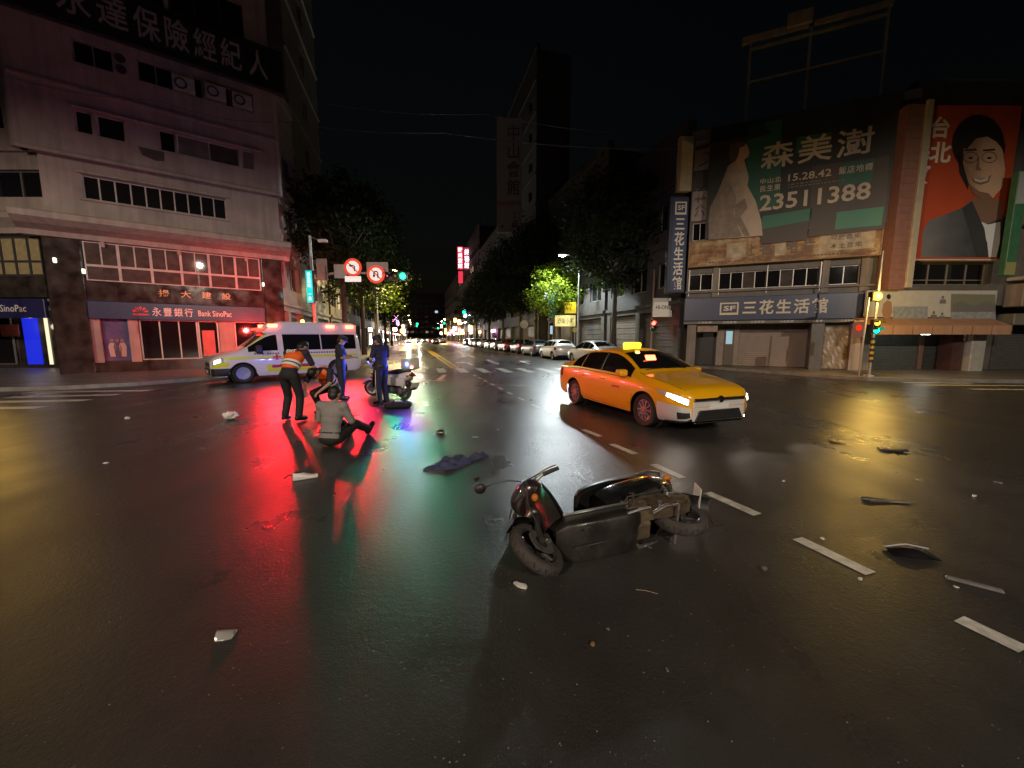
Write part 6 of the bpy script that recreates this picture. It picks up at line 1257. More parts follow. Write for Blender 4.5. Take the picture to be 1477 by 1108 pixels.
# ------------------------------------------------------------------ scooters (x forward, y left, z up)
def make_scooter(name, label, P, steer=0.0, police=False):
    t = thing(name, label, 'scooter')
    r, wb = (0.245 if police else 0.218), 0.65
    axd = Vector((-0.40, 0, 0.916)).normalized(); ap = Vector((0.62, 0, 0.30))       # steering axis
    MS = Matrix.Translation(ap) @ Matrix.Rotation(steer, 4, axd) @ Matrix.Translation(-ap)
    def wheel_(c, wd, M=None, disc=True):
        M = M or Matrix.Identity(4); ri = r * 0.70
        tb = MB().lathe([(ri, -wd * .42), (r * .88, -wd * .5), (r * .96, -wd * .36), (r, -wd * .14), (r, wd * .14), (r * .96, wd * .36), (r * .88, wd * .5), (ri, wd * .42), (ri, -wd * .42)], c, ax=(0, 1, 0), n=36)
        tb.v = [tuple(M @ Vector(v)) for v in tb.v]; w = tb.build('wheel', P['rub'], t, smooth=True, angle=0.9)
        if not police:
            gv = MB()
            for i in range(30):
                a = 2 * pi * i / 30; Mx = Matrix.Translation(c) @ Matrix.Rotation(a, 4, 'Y') @ Matrix.Translation((r * .985, 0, 0)) @ Matrix.Rotation(.5 if i % 2 else -.5, 4, 'X'); gv.box(-.006, .0046, -.016 + (.008 if i % 2 else -.008), .016 + (.008 if i % 2 else -.008), -.003, .003, Mx)
            gv.v = [tuple(M @ Vector(v)) for v in gv.v]; gv.build('tread', P['blk'], w)
        rb = MB(); c = Vector(c)
        rb.lathe([(ri * 1.01, -wd * .42), (ri * 1.03, -wd * .3), (ri * .9, -wd * .2), (ri * .9, wd * .2), (ri * 1.03, wd * .3), (ri * 1.01, wd * .42)], c, ax=(0, 1, 0), n=36, cap=False)
        rb.tube(c + Vector((0, -.06, 0)), c + Vector((0, .06, 0)), .045, None, 14)
        for i in range(5):
            a = 2 * pi * i / 5; Mx = Matrix.Translation(c) @ Matrix.Rotation(a, 4, 'Y'); rb.rbox(.03, ri * .93, -.016, .016, -.022, .022, .006, M=Mx)
        rb.v = [tuple(M @ Vector(v)) for v in rb.v]; rb.build('rim', P['rim'], w, smooth=True, angle=0.6)
        if disc:
            db = MB().lathe([(.05, .062), (.105, .062), (.105, .066), (.05, .066), (.05, .062)], c, ax=(0, 1, 0), n=26); db.rbox(c.x - .11, c.x - .05, .045, .085, c.z + .02, c.z + .10, .01); db.v = [tuple(M @ Vector(v)) for v in db.v]; db.build('brake_disc', P['metal'], w, smooth=True, angle=0.6)
        return w
    wheel_((0.68, 0, r), .092, MS); wheel_((-wb, 0, r), .11, None, False)
    def put(mb, nm, m, M=None, smooth=True, angle=0.7):
        if M: mb.v = [tuple(M @ Vector(v)) for v in mb.v]
        return mb.build(nm, m, t, smooth=smooth, angle=angle)
    fk = MB()
    for s in (.075, -.075): fk.path([(.68, s, r), (.655, s, .36), (.60, s, .46), (.575, s * .9, .56)], [.022, .026, .022, .022], 10)
    fk.rbox(.52, .64, -.10, .10, .53, .58, .015); fk.tube((.60, 0, .5), (.47, 0, .86), .026); put(fk, 'fork', P['fork'], MS)
    fe = MB().grid(lambda u, v: (.68 + (r + .035) * cos(radians(20 + 150 * u)), (v - .5) * .16, r + (r + .035 - .03 * (2 * v - 1) ** 2) * sin(radians(20 + 150 * u))), 16, 6); put(fe, 'front_fender', P['body'], MS)
    # handlebar, cowl, levers, grips
    hb = MB().path([(.36, .34, .92), (.41, .24, .95), (.47, .1, .93), (.47, -.1, .93), (.41, -.24, .95), (.36, -.34, .92)], .013, 10); put(hb, 'handlebar', P['metal'], MS)
    for s in (1, -1):
        put(MB().tube((.415, s * .23, .95), (.345, s * .36, .915), .02, .018, 12), 'grip', P['rub'], MS)
        put(MB().path([(.47, s * .2, .955), (.44, s * .28, .945), (.385, s * .37, .925)], [.009, .008, .006], 6), 'brake_lever', P['metal'], MS)
        if not police:
            if s == 1:
                put(MB().path([(.46, .16, .95), (.58, .17, 1.0), (.74, .16, 1.0), (.80, .15, .99)], .007, 8), 'mirror_stalk', P['blk'], None); put(MB().ball((.85, .14, .99), (.055, .05, .03), 16, 10), 'mirror', P['blk'], None)
                for q in (-.02, .03): put(MB().path([(.45, .2 + q, .95), (.60, .12 + q, .86), (.64, .09, .62), (.66, .085, .36)], .005, 6), 'cable', P['rub'], MS)
            continue
        put(MB().path([(.43, s * .2, .95), (.44, s * .25, 1.06), (.43, s * .33, 1.12)], .007, 8), 'mirror_stalk', P['blk'], MS)
        mi = MB().ball((.43, s * .38, 1.14), (.022, .07, .05), 16, 10); put(mi, 'mirror', P['blk'], MS); put(MB().lathe([(0, 0), (.045, 0), (.046, .003)], (.406, s * .38, 1.14), ax=(-1, 0, 0), n=18), 'mirror_glass', P['glass'], MS)
    def cowl(u, v):
        a = pi * (v - .5); b = pi * (u - .5) * 1.04
        return (.44 + .14 * cos(a) ** .8 * cos(b * .96) ** .6 if abs(b) < pi / 2 else .44, .17 * sin(b) * (.72 + .28 * cos(a)), .89 + .10 * sin(a) + .02 * cos(b))
    put(MB().grid(cowl, 18, 12), 'cowl', P['front'], MS, True, None)
    put(MB().rbox(.40, .47, -.13, .13, .90, .985, .02, seg=2), 'dashboard', P['blk'], MS); put(MB().box(.393, .399, -.09, .09, .915, .97), 'dial', P['glass'], MS)
    put(MB().ball((.56, 0, .885), (.04, .095, .05), 18, 10), 'headlight', P['lens'], MS)
    # leg shield and apron
    def shield(u, v):
        y = (u - .5) * .46 * (1 - .35 * max(0, v - .6) - .25 * max(0, .3 - v)); z = .26 + .60 * v
        return (.46 - .10 * v + .15 * (1 - abs(2 * u - 1) ** 2.4) * (1 - .3 * v), y * (1 - .10 * abs(2 * u - 1) ** 3), z)
    put(MB().grid(shield, 14, 12), 'apron', P['front']); put(MB().grid(lambda u, v: Vector(shield(u, v)) - Vector((.035 + .12 * (1 - abs(2 * u - 1) ** 2.4), 0, 0)), 14, 12), 'leg_shield', P['blk'])
    for s in (1, -1): put(MB().ball((.485, s * .155, .66), (.03, .035, .03), 12, 8), 'turn_signal', P['amber'])
    # floorboard with belly pan
    fb = MB().rbox(-.12, .44, -.19, .19, .25, .30, .02, seg=2); put(fb, 'floorboard', P['blk']); bxs = [-.24, -.2, -.05, .25, .42, .5]; bw, b0_, b1_ = pchip(bxs, [.10, .155, .175, .17, .15, .08]), pchip(bxs, [.22, .17, .14, .155, .19, .25]), pchip(bxs, [.25, .262, .264, .264, .29, .30])
    def belly(u, v):
        x = -.24 + .74 * u; a = 2 * pi * v; c_, s_ = cos(a), sin(a); return (x, math.copysign(abs(c_) ** .42, c_) * bw(x), (b0_(x) + b1_(x)) / 2 + math.copysign(abs(s_) ** .42, s_) * (b1_(x) - b0_(x)) / 2)
    put(MB().grid(belly, 24, 32), 'belly_pan', P['panel'], None, True, None)
    put(MB().rbox(-.14, .44, .188, .2, .262, .288, .005), 'floor_trim', P['metal']); put(MB().rbox(-.16, .40, -.005, .005, .135, .16, .003), 'belly_seam', P['blk'])
    for q in range(7): put(MB().box(-.1 + q * .075, -.098 + q * .075 + .03 * (q % 3), -.1 + .03 * (q % 4), -.097 + .03 * (q % 4), .1455 + .0038 * q, .1465 + .0038 * q), 'scratch', P['metal'], None, False)
    for q in (-.05, .15, .33):
        for w in (-.11, .11): put(MB().tube((q, w, .141 + .048 * (q + .1)), (q, w, .165), .011, None, 8), 'bolt', P['blk'])
    # rear body loft
    bx_ = [-.98, -.85, -.6, -.3, -.12, -.05]; fw_, fz0, fz1 = pchip(bx_, [.06, .14, .19, .19, .165, .13]), pchip(bx_, [.64, .54, .42, .34, .28, .28]), pchip(bx_, [.76, .77, .74, .70, .68, .66])
    def rear(u, v):
        x = -.98 + .93 * u; a = 2 * pi * v; c, s_ = cos(a), sin(a); z0, z1, w = fz0(x), fz1(x), fw_(x)
        return (x, math.copysign(abs(c) ** .6, c) * w, (z0 + z1) / 2 + math.copysign(abs(s_) ** .6, s_) * (z1 - z0) / 2)
    put(MB().grid(rear, 24, 28), 'body_panel', P['body'], None, True, None)
    sx = [-.84, -.78, -.5, -.28, -.2, .02, .06]; sz = pchip(sx, [.80, .835, .83, .79, .775, .77, .74]); sw = pchip(sx, [.08, .14, .165, .17, .165, .12, .08])
    def seat(u, v):
        x = -.84 + .90 * u; a = pi * v; return (x, cos(a) * sw(x), .70 + (sz(x) - .70) * abs(sin(a)) ** .45)
    put(MB().grid(seat, 26, 18), 'seat', P['seat'], None, True, None)
    put(MB().path([(-.62, .15, .76), (-.80, .155, .80), (-.98, .10, .83), (-1.0, 0, .83), (-.98, -.10, .83), (-.80, -.155, .80), (-.62, -.15, .76)], .014, 10), 'grab_rail', P['metal'])
    put(MB().ball((-.96, 0, .69), (.04, .10, .045), 16, 10), 'tail_light', P['tail']); put(MB().grid(lambda u, v: (-.78 - .32 * u, (v - .5) * .16 * (1 - .3 * u), .56 - .26 * u + .03 * (1 - (2 * v - 1) ** 2)), 8, 6), 'rear_fender', P['blk'])
    Mp = Matrix.Translation((-1.06, 0, .42)) @ Matrix.Rotation(radians(-25), 4, 'Y'); put(MB().rbox(-.004, .004, -.13, .13, -.075, .075, .003, M=Mp), 'number_plate', m_plate, None, False)
    for s in (1, -1): put(MB().ball((-.92, s * .13, .66), (.045, .025, .03), 12, 8), 'turn_signal', P['amber']); put(MB().rbox(-.34, -.28, s * .176 - .008, s * .176 + .008, .52, .57, .006), 'reflector', P['amber'])
    # engine: CVT case on the left, cylinder, exhaust on the right
    cv = MB().prism([(-.16, .20), (-.10, .27), (-.14, .36), (-.34, .37), (-.56, .35), (-.72, .33), (-.76, .25), (-.70, .17), (-.56, .15), (-.36, .17), (-.22, .17)], .07, .165, lambda a, b, h: (a, h, b)); put(cv, 'transmission_case', P['eng'], None, True, 0.5)
    for cx, cz, rr in ((-.24, .27, .075), (-.63, .25, .082)): put(MB().lathe([(rr, .165), (rr, .18), (rr * .8, .19), (rr * .3, .192), (0, .186)], (cx, 0, cz), ax=(0, 1, 0), n=24), 'case_cover', P['eng'])
    fn_ = MB()
    for i in range(9): fn_.rbox(-.52 + i * .026, -.51 + i * .026, .16, .178, .185, .335, .003)
    put(fn_, 'cooling_fins', P['eng'], None, False); put(MB().path([(-.1, .12, .3), (-.2, .2, .345), (-.38, .195, .36), (-.55, .19, .37), (-.66, .16, .42)], .007, 6), 'wiring_loom', P['rub']); put(MB().lathe([(0, .17), (.022, .17), (.022, .195), (0, .197)], (-.40, 0, .2), ax=(0, 1, 0), n=12), 'filler_cap', P['metal'])
    bo = MB()
    for i in range(9): a = 2 * pi * i / 9; bo.tube((-.43 + .30 * cos(a), .165, .26 + .085 * sin(a)), (-.43 + .30 * cos(a), .178, .26 + .085 * sin(a)), .009, None, 6)
    put(bo, 'bolts', P['metal'], None, False)
    eb = MB(); eb.rbox(-.32, -.08, -.10, .07, .16, .34, .03)
    for i in range(7): eb.rbox(-.09 + i * .022, -.078 + i * .022, -.09, .08, .17, .33, .004)
    eb.tube((-.05, .0, .36), (-.2, .05, .5), .03, .04, 12); put(eb, 'engine', P['eng'], None, True, 0.5)
    put(MB().rbox(-.62, -.30, .07, .17, .385, .50, .035, seg=2), 'air_box', P['blk']); put(MB().path([(-.10, .10, .30), (-.02, .13, .24), (-.16, .18, .22), (-.3, .185, .40)], .012, 8), 'hose', P['rub']); put(MB().path([(-.3, .17, .42), (-.18, .14, .44), (-.06, .1, .38)], .018, 8), 'hose', P['rub'])
    put(MB().path([(-.12, -.05, .2), (-.2, -.14, .17), (-.42, -.17, .2), (-.5, -.18, .23)], .018, 10), 'exhaust_pipe', P['metal']); put(MB().path([(-.46, -.19, .23), (-.52, -.2, .25), (-.86, -.21, .35), (-.90, -.21, .36)], [.03, .062, .06, .03], 16), 'exhaust_muffler', P['blk'])
    for s in (.14, -.14): put(MB().tube((-.62, s * .9, .30), (-.74, s * .95, .58), .028, .024, 10), 'shock_absorber', P['metal'])
    put(MB().path([(-.28, .15, .14), (-.4, .2, .13), (-.52, .19, .12), (-.52, -.19, .12), (-.4, -.2, .13), (-.28, -.15, .14)], .013, 8), 'centre_stand', P['metal']); put(MB().path([(-.06, .17, .17), (-.2, .2, .15), (-.26, .2, .145)], .01, 8), 'side_stand', P['metal'])
    if police:
        put(MB().rbox(-1.08, -.74, -.19, .19, .84, 1.12, .05, seg=3), 'top_box', P['body']); put(MB().rbox(-.9, .02, .15, .27, .40, .62, .04, seg=2), 'pannier', P['body'])
        put(MB().grid(lambda u, v: (.56 - .14 * v + .06 * (1 - (2 * u - 1) ** 2), (u - .5) * .42 * (1 - .3 * v), 1.0 + .34 * v), 10, 8), 'windshield', mat('windshield_clear', (.25, .27, .3), rough=.06, alpha=.35), MS)
        for k, (x, y, z, w_) in enumerate(((.56, .15, 1.0, 85), (.56, -.15, 1.0, 85), (-1.0, .17, .98, 38))):
            put(MB().ball((x, y, z), (.06, .06, .06), 12, 8), 'blue_beacon', glow('police_blue', (.03, .07, 1.0), 30)); lamp('blue_light', (x + (.07 if k < 2 else -.02), y * 1.3, z), (.06, .09, 1.0), w_ * 1.9, .06, t, spot=160, aim=((1, .9, -.25) if k == 0 else (1, -.9, -.25) if k == 1 else (-.2, 1, -.25)))
        put(MB().ball((-1.1, .12, .9), (.025, .035, .03), 10, 8), 'red_marker', glow('marker_red', (1, .25, .2), 16)); lamp('red_light', (-1.16, .2, .9), (1, .2, .25), 10, .05, t, spot=160, aim=(-1, .6, -.3))
    return t
P_blk = dict(fork=mat('fork_dark', (.12, .115, .11), rough=.35, metal=.7, noise=.3, nscale=20), body=mat('scooter_black', (.012, .012, .013), rough=.16, coat=.8, noise=.3, nscale=6, rvar=.05), front=mat('scooter_wine', (.022, .014, .014), rough=.3, coat=.4), panel=mat('scooter_underpanel', (.022, .020, .018), rough=.42, noise=.5, nscale=5, bump=.15, rvar=.15), blk=mat('scooter_plastic', (.022, .021, .020), rough=.42, noise=.3, nscale=9), rub=mat('dusty_tyre', (.045, .040, .035), rough=.8, noise=.3, nscale=12, bump=.6, bscale=70), rim=mat('rim_dark', (.09, .09, .09), rough=.4, metal=.7), metal=mat('worn_metal', (.36, .34, .31), rough=.35, metal=.85, noise=.25, nscale=20), eng=mat('oily_casting', (.15, .115, .075), rough=.45, metal=.55, noise=.45, nscale=14, bump=.3, bscale=60), seat=mat('seat_vinyl', (.02, .019, .018), rough=.35, bump=.15, bscale=150), glass=m_cglass, lens=mat('scooter_lens', (.05, .05, .055), rough=.08, spec=.8), amber=mat('amber_lens', (.45, .16, .02), rough=.2), tail=m_tail)
SCO = make_scooter('fallen_scooter', 'black motor scooter lying on its side in the foreground', P_blk, steer=radians(32))
# lying: forward points to the picture's left and slightly to the camera, left flank turned up
cf, cr_ = gp(806, 846), gp(1004, 792); fwd = (cf - cr_); fwd.z = 0; fwd.normalize(); gu = Vector((fwd.y, -fwd.x, 0)); gu = gu if gu.y > 0 else -gu
lean = radians(86); upv = gu * sin(lean) + Vector((0, 0, cos(lean))); lef = upv.cross(fwd)
Ms = Matrix((fwd, lef, upv)).transposed().to_4x4()
mid = (cf + cr_) / 2; SCO.matrix_world = Matrix.Translation((mid.x, mid.y, 0.0)) @ Ms
bpy.context.view_layer.update()
zmin = min((o.matrix_world @ Vector(v)).z for o in SCO.children for v in o.bound_box)
def low(o): return min((o.matrix_world @ v.co).z for v in o.data.vertices) if o.type == 'MESH' else 9
zl = sorted(low(o) for o in SCO.children)
SCO.location.z += 0.14 - (SCO.matrix_world.translation.z)
P_pol = dict(P_blk); P_pol.update(body=mat('scooter_white', (.62, .61, .59), rough=.25, coat=.6), front=mat('scooter_white', (.62, .61, .59)), panel=mat('scooter_white', (.62, .61, .59)), rim=m_rim, eng=mat('engine_grey', (.2, .2, .2), rough=.4, metal=.5))
POL = make_scooter('police_scooter', 'white police scooter with blue flashing lights parked behind the standing officer', P_pol, steer=radians(25), police=True)
pc = gp(553, 578); POL.location = (pc.x, pc.y + 0.45, 0); POL.rotation_euler = (0, 0, radians(146))

# ------------------------------------------------------------------ people (x right, y forward, z up; built as one remeshed body)
m_skin = mat('skin', (.46, .27, .19), rough=.5); m_hair = mat('hair_black', (.012, .010, .009), rough=.5)
m_navy = mat('uniform_navy', (.018, .02, .035), rough=.8, noise=.2, nscale=8, bump=1.0, bscale=13); m_blk_cl = mat('trousers_black', (.014, .013, .014), rough=.8, bump=1.0, bscale=13); m_org = mat('vest_orange', (.85, .13, .015), rough=.6, noise=.1); m_ref = mat('reflective_tape', (.80, .79, .76), rough=.4); m_shoe = mat('shoe_black', (.01, .01, .01), rough=.4); m_grey_cl = mat('shirt_light_grey', (.24, .23, .215), rough=.85, noise=.12, bump=1.0, bscale=12); m_glove = mat('glove_blue', (.05, .12, .35), rough=.4)
def V(*a): return Vector(a)
def rot_to(d):
    d = Vector(d).normalized(); x = Vector((1, 0, 0)); x = (x - d * x.dot(d)).normalized(); y = d.cross(x); return Matrix((x, y, d)).transposed()
def person(name, label, loc, rz, J, top, topname, bottom, hair=m_hair, cap=None, vest=None, group=None, hand=None, sleeves=0.55):
    t = thing(name, label, 'person', loc, rz, group); b = MB()
    pel, wai, che, nec, hea = J['pel'], J['wai'], J['che'], J['nec'], J['hea']; up = (hea - nec).normalized(); look = J.get('look', V(0, 1, 0)); look = (look - up * look.dot(up)).normalized(); rt = look.cross(up).normalized(); Mh = Matrix((rt, look, up)).transposed()
    lat = J.get('lat', V(1, 0, 0))
    def torso(mb, e):
        Mt = rot_to(che - wai)
        mb.ball(pel, (.165 + e, .115 + e, .11 + e), 18, 12, rot_to(wai - pel)); mb.ball((pel + wai) / 2, (.148 + e, .10 + e, .12 + e), 18, 12, rot_to(wai - pel)); mb.ball(wai, (.138 + e, .098 + e, .12 + e), 18, 12, Mt); mb.ball((wai + che) / 2, (.155 + e, .108 + e, .14 + e), 18, 12, Mt); mb.ball(che, (.172 + e, .115 + e, .13 + e), 18, 12, Mt)
        for s in 'LR': mb.cap(che + (nec - che) * .55, J['sh' + s], .075 + e, .062 + e)
    torso(b, 0.0); b.cap(nec - up * .03, hea - up * .06, .056, .052)
    b.ball(hea + up * .02, (.074, .093, .105), 18, 14, Mh); b.ball(hea - up * .055 + look * .025, (.055, .066, .065), 14, 10, Mh); b.ball(hea + look * .098 - up * .012, (.014, .02, .024), 8, 6, Mh); b.ball(hea + look * .08 - up * .065, (.024, .016, .01), 8, 6, Mh)
    for s in (1, -1): b.ball(hea + rt * (.076 * s) - look * .005, (.012, .024, .03), 8, 6, Mh)
    for s in 'LR':
        b.cap(J['sh' + s], J['el' + s], .05, .04); b.cap(J['el' + s], J['wr' + s], .04, .028)
        d = (J['wr' + s] - J['el' + s]).normalized(); pd = J.get('palm' + s, V(0, 0, -1)); pd = (pd - d * pd.dot(d)).normalized(); sd = d.cross(pd); sd = sd if sd.dot(lat) * (1 if s == 'R' else -1) < 0 else -sd
        pc_ = J['wr' + s] + d * .045; b.ball(pc_, (.04, .02, .048), 10, 8, Matrix((sd, pd, d)).transposed()); b.cap(J['wr' + s], pc_, .026, .026, 8)
        for k in range(4):
            o = (k - 1.5) * .02; ln = (.062, .07, .066, .052)[k]; a = pc_ + d * .036 + sd * -o; m1 = a + d * ln * .5 + pd * ln * .22; b.cap(a, m1, .0105, .010, 6); b.cap(m1, m1 + d * ln * .28 + pd * ln * .42, .010, .009, 6)
        a = pc_ + sd * .034 - d * .012; b.cap(a, a + sd * .022 + d * .03 + pd * .01, .012, .011, 6); b.cap(a + sd * .022 + d * .03 + pd * .01, a + sd * .02 + d * .055 + pd * .025, .011, .009, 6)
        b.cap(J['hi' + s], J['kn' + s], .088, .058); b.cap(J['kn' + s], J['an' + s], .056, .04); b.ball(J['kn' + s] * .65 + J['an' + s] * .35, (.055, .055, .07)); b.cap(J['an' + s], J['to' + s], .042, .032)
    remesh(b, 'body', m_skin, t, .0115, 3)
    c = MB(); torso(c, .016)
    for s in 'LR':
        e = J['sh' + s].lerp(J['el' + s], min(1, sleeves * 1.6)); c.cap(J['sh' + s], e, .066, .060)
        if sleeves > .7: c.cap(J['el' + s], J['el' + s].lerp(J['wr' + s], .85), .056, .044)
    c.cap(nec - up * .05, nec + up * .005, .068, .062); remesh(c, topname, top, t, .014, 4)
    c = MB(); c.ball(pel - (wai - pel) * .1, (.180, .132, .115), 18, 12, rot_to(wai - pel)); c.ball(pel.lerp(wai, .45), (.166, .118, .08), 18, 12, rot_to(wai - pel))
    for s in 'LR': c.cap(J['hi' + s], J['kn' + s], .104, .076); c.cap(J['kn' + s], J['an' + s].lerp(J['kn' + s], .08), .076, .066)
    remesh(c, 'trousers', bottom, t, .014, 4)
    for s in 'LR': c = MB(); fd = (J['to' + s] - J['an' + s]); c.cap(J['an' + s] - fd * .25 + V(0, 0, -.02), J['to' + s], .05, .042); c.ball(J['an' + s], .056); remesh(c, 'shoe', m_shoe, t, .014, 3)
    hm = MB().ball(hea + up * .035 - look * .014, (.084, .100, .098), 18, 12, Mh); hm.v = [v for v in hm.v]
    hm2 = MB().ball(hea + up * .035 - look * .014, (.084, .100, .098), 18, 12, Mh); hm2.ball(hea - up * .02 - look * .05, (.078, .06, .085), 14, 10, Mh); ho = hm2.build('hair', hair, t, smooth=True)
    me = ho.data; bm = bmesh.new(); bm.from_mesh(me); kill = [v for v in bm.verts if (v.co - hea).dot(look) > .035 and (v.co - hea).dot(up) < .055]; bmesh.ops.delete(bm, geom=kill, context='VERTS'); bm.to_mesh(me); bm.free()
    for s in (1, -1): MB().ball(hea + look * .088 + rt * (.032 * s) + up * .018, .011, 8, 6).build('eye', m_black, t)
    if cap:
        cm = MB().lathe([(.088, .03), (.097, .06), (.104, .105), (.098, .125), (0, .135)], n=20); cm.v = [tuple(hea + Mh @ (V(v[0], v[1] * 1.12, v[2]))) for v in cm.v]; cm.build('cap', cap, t, smooth=True, angle=.6)
        MB().grid(lambda u, v: hea + Mh @ V(cos(pi * (.12 + .76 * u)) * (.09 + .004 * v), .02 + sin(pi * (.12 + .76 * u)) * (.085 + .06 * v), .035 - .02 * v), 14, 4).build('cap_brim', m_black, t, smooth=True)
    if vest:
        c = MB(); Mt = rot_to(che - wai); c.ball(wai, (.165, .13, .12), 18, 12, Mt); c.ball((wai + che) / 2, (.182, .14, .15), 18, 12, Mt); c.ball(che, (.20, .146, .145), 18, 12, Mt); c.cap(che + (nec - che) * .5 - lat * .12, che + (nec - che) * .5 + lat * .12, .092, .092); v_ = remesh(c, 'vest', m_org, t, .014, 4)
        for k, f in enumerate((-.02, .34)):
            c0 = wai.lerp(che, f); mr = MB()
            def rg(u, v, c0=c0, f=f): a = 2 * pi * u; return c0 + Mt @ V(cos(a) * (.182 + .012 * f), sin(a) * (.143 + .008 * f), (v - .5) * .05)
            mr.grid(rg, 28, 1).build('reflective_band', m_ref, v_, smooth=True)
            def rg2(u, v, c0=c0, f=f): a = 2 * pi * u; return c0 + Mt @ V(cos(a) * .1815, sin(a) * .1425, .055 + (v - .5) * .05)
            if k == 0: MB().grid(rg2, 28, 1).build('dark_band', m_blk_cl, v_, smooth=True)
        q_ = word('EMT', -.1, .1, 0, .075, 0, m_ref, v_, bold=.03).data; cc = che + Mt @ V(0, 0, .02)
        for vv in q_.vertices: x, z = vv.co.x, vv.co.z; vv.co = cc + Mt @ V(x * 1.0, (-.150 if J.get('back', -1) < 0 else .15), z)
    return t
def stand(h=1.70, **kw):
    k = h / 1.70; J = dict(pel=V(0, 0, .93), wai=V(0, 0, 1.09), che=V(0, .01, 1.29), nec=V(0, 0, 1.45), hea=V(0, .02, 1.585), shL=V(-.19, 0, 1.40), shR=V(.19, 0, 1.40), elL=V(-.25, -.02, 1.12), elR=V(.25, -.02, 1.12), wrL=V(-.26, .06, .88), wrR=V(.26, .06, .88), hiL=V(-.09, 0, .90), hiR=V(.09, 0, .90), knL=V(-.10, .02, .49), knR=V(.10, .02, .49), anL=V(-.11, -.02, .085), anR=V(.11, -.02, .085), toL=V(-.13, .14, .045), toR=V(.13, .14, .045))
    J.update(kw); return {a: (v * k if a not in ('look', 'lat', 'palmL', 'palmR', 'back') else v) for a, v in J.items()}
def face(px, py, look_px=None): return gp(px, py)
# paramedic stooping with back to the camera
g1_ = gp(424, 607)
J = stand(1.74, pel=V(0, -.06, .91), wai=V(0, .0, 1.06), che=V(0, .13, 1.22), nec=V(0, .25, 1.34), hea=V(.03, .36, 1.42), look=V(.2, .7, -.75), shL=V(-.20, .20, 1.31), shR=V(.20, .20, 1.31), elL=V(-.27, .28, 1.05), elR=V(.27, .30, 1.05), wrL=V(-.22, .42, .84), wrR=V(.22, .44, .84), hiL=V(-.10, -.05, .88), hiR=V(.10, -.05, .88), knL=V(-.13, .06, .48), knR=V(.13, .05, .48), anL=V(-.15, -.05, .085), anR=V(.15, -.05, .085), toL=V(-.18, .11, .045), toR=V(.18, .11, .045))
person('person', 'paramedic in orange vest seen from behind, stooping in front of the ambulance', (g1_.x, g1_.y, 0), radians(-8), J, m_navy, 'shirt', m_blk_cl, vest=True, group=None, sleeves=.5)
# paramedic crouching, facing the camera, head down
g2_ = gp(466, 600)
J = stand(1.72, pel=V(0, -.28, .55), wai=V(0, -.16, .70), che=V(0, .06, .88), nec=V(0, .21, .95), hea=V(.02, .33, .93), look=V(0, .25, -1), shL=V(-.20, .12, .94), shR=V(.20, .12, .94), elL=V(-.26, .26, .70), elR=V(.26, .26, .70), wrL=V(-.15, .46, .56), wrR=V(.15, .46, .56), hiL=V(-.10, -.26, .53), hiR=V(.10, -.26, .53), knL=V(-.20, .12, .50), knR=V(.20, .10, .48), anL=V(-.19, -.12, .10), anR=V(.19, -.14, .10), toL=V(-.21, .06, .045), toR=V(.21, .04, .045))
person('person', 'paramedic in orange vest crouching with head bowed over the seated person', (g2_.x, g2_.y + .15, 0), radians(176), J, m_navy, 'shirt', m_blk_cl, vest=True, sleeves=.5)
# seated casualty, back to the camera
g3_ = gp(477, 643)
J = stand(1.68, pel=V(0, 0, .13), wai=V(0, .03, .29), che=V(.01, .07, .50), nec=V(.02, .10, .66), hea=V(.03, .14, .79), look=V(.1, 1, -.4), shL=V(-.19, .08, .61), shR=V(.20, .08, .61), elL=V(-.27, .14, .36), elR=V(.28, .16, .36), wrL=V(-.17, .30, .26), wrR=V(.18, .32, .26), hiL=V(-.10, .04, .12), hiR=V(.10, .04, .12), knL=V(-.16, .40, .30), knR=V(.17, .42, .26), anL=V(-.15, .76, .085), anR=V(.18, .80, .085), toL=V(-.17, .86, .16), toR=V(.2, .90, .16))
person('person', 'person in light grey shirt sitting on the wet road between the paramedics', (g3_.x, g3_.y, 0.005), radians(-10), J, m_grey_cl, 'shirt', m_blk_cl, sleeves=.6)
# officer standing by the ambulance, facing right, arms forward
g4_ = gp(494, 577)
J = stand(1.70, elL=V(-.24, .10, 1.14), elR=V(.24, .08, 1.13), wrL=V(-.08, .30, 1.16), wrR=V(.10, .32, 1.14), look=V(0, 1, -.35), hea=V(0, .06, 1.575))
person('person', 'officer in dark uniform beside the ambulance rear, holding papers', (g4_.x, g4_.y, 0), radians(-75), J, m_navy, 'shirt', m_navy, cap=m_navy, sleeves=.5)
pa_ = thing('paper_sheet', 'pale sheet of paper held by the officer at the ambulance', 'paper', (g4_.x + .40, g4_.y + .02, 1.13), radians(20)); MB().grid(lambda u, v: (-.10 + .2 * u, -.07 + .14 * v, .02 * sin(3 * u) + .05 * v), 6, 4).build('sheet', m_white, pa_)
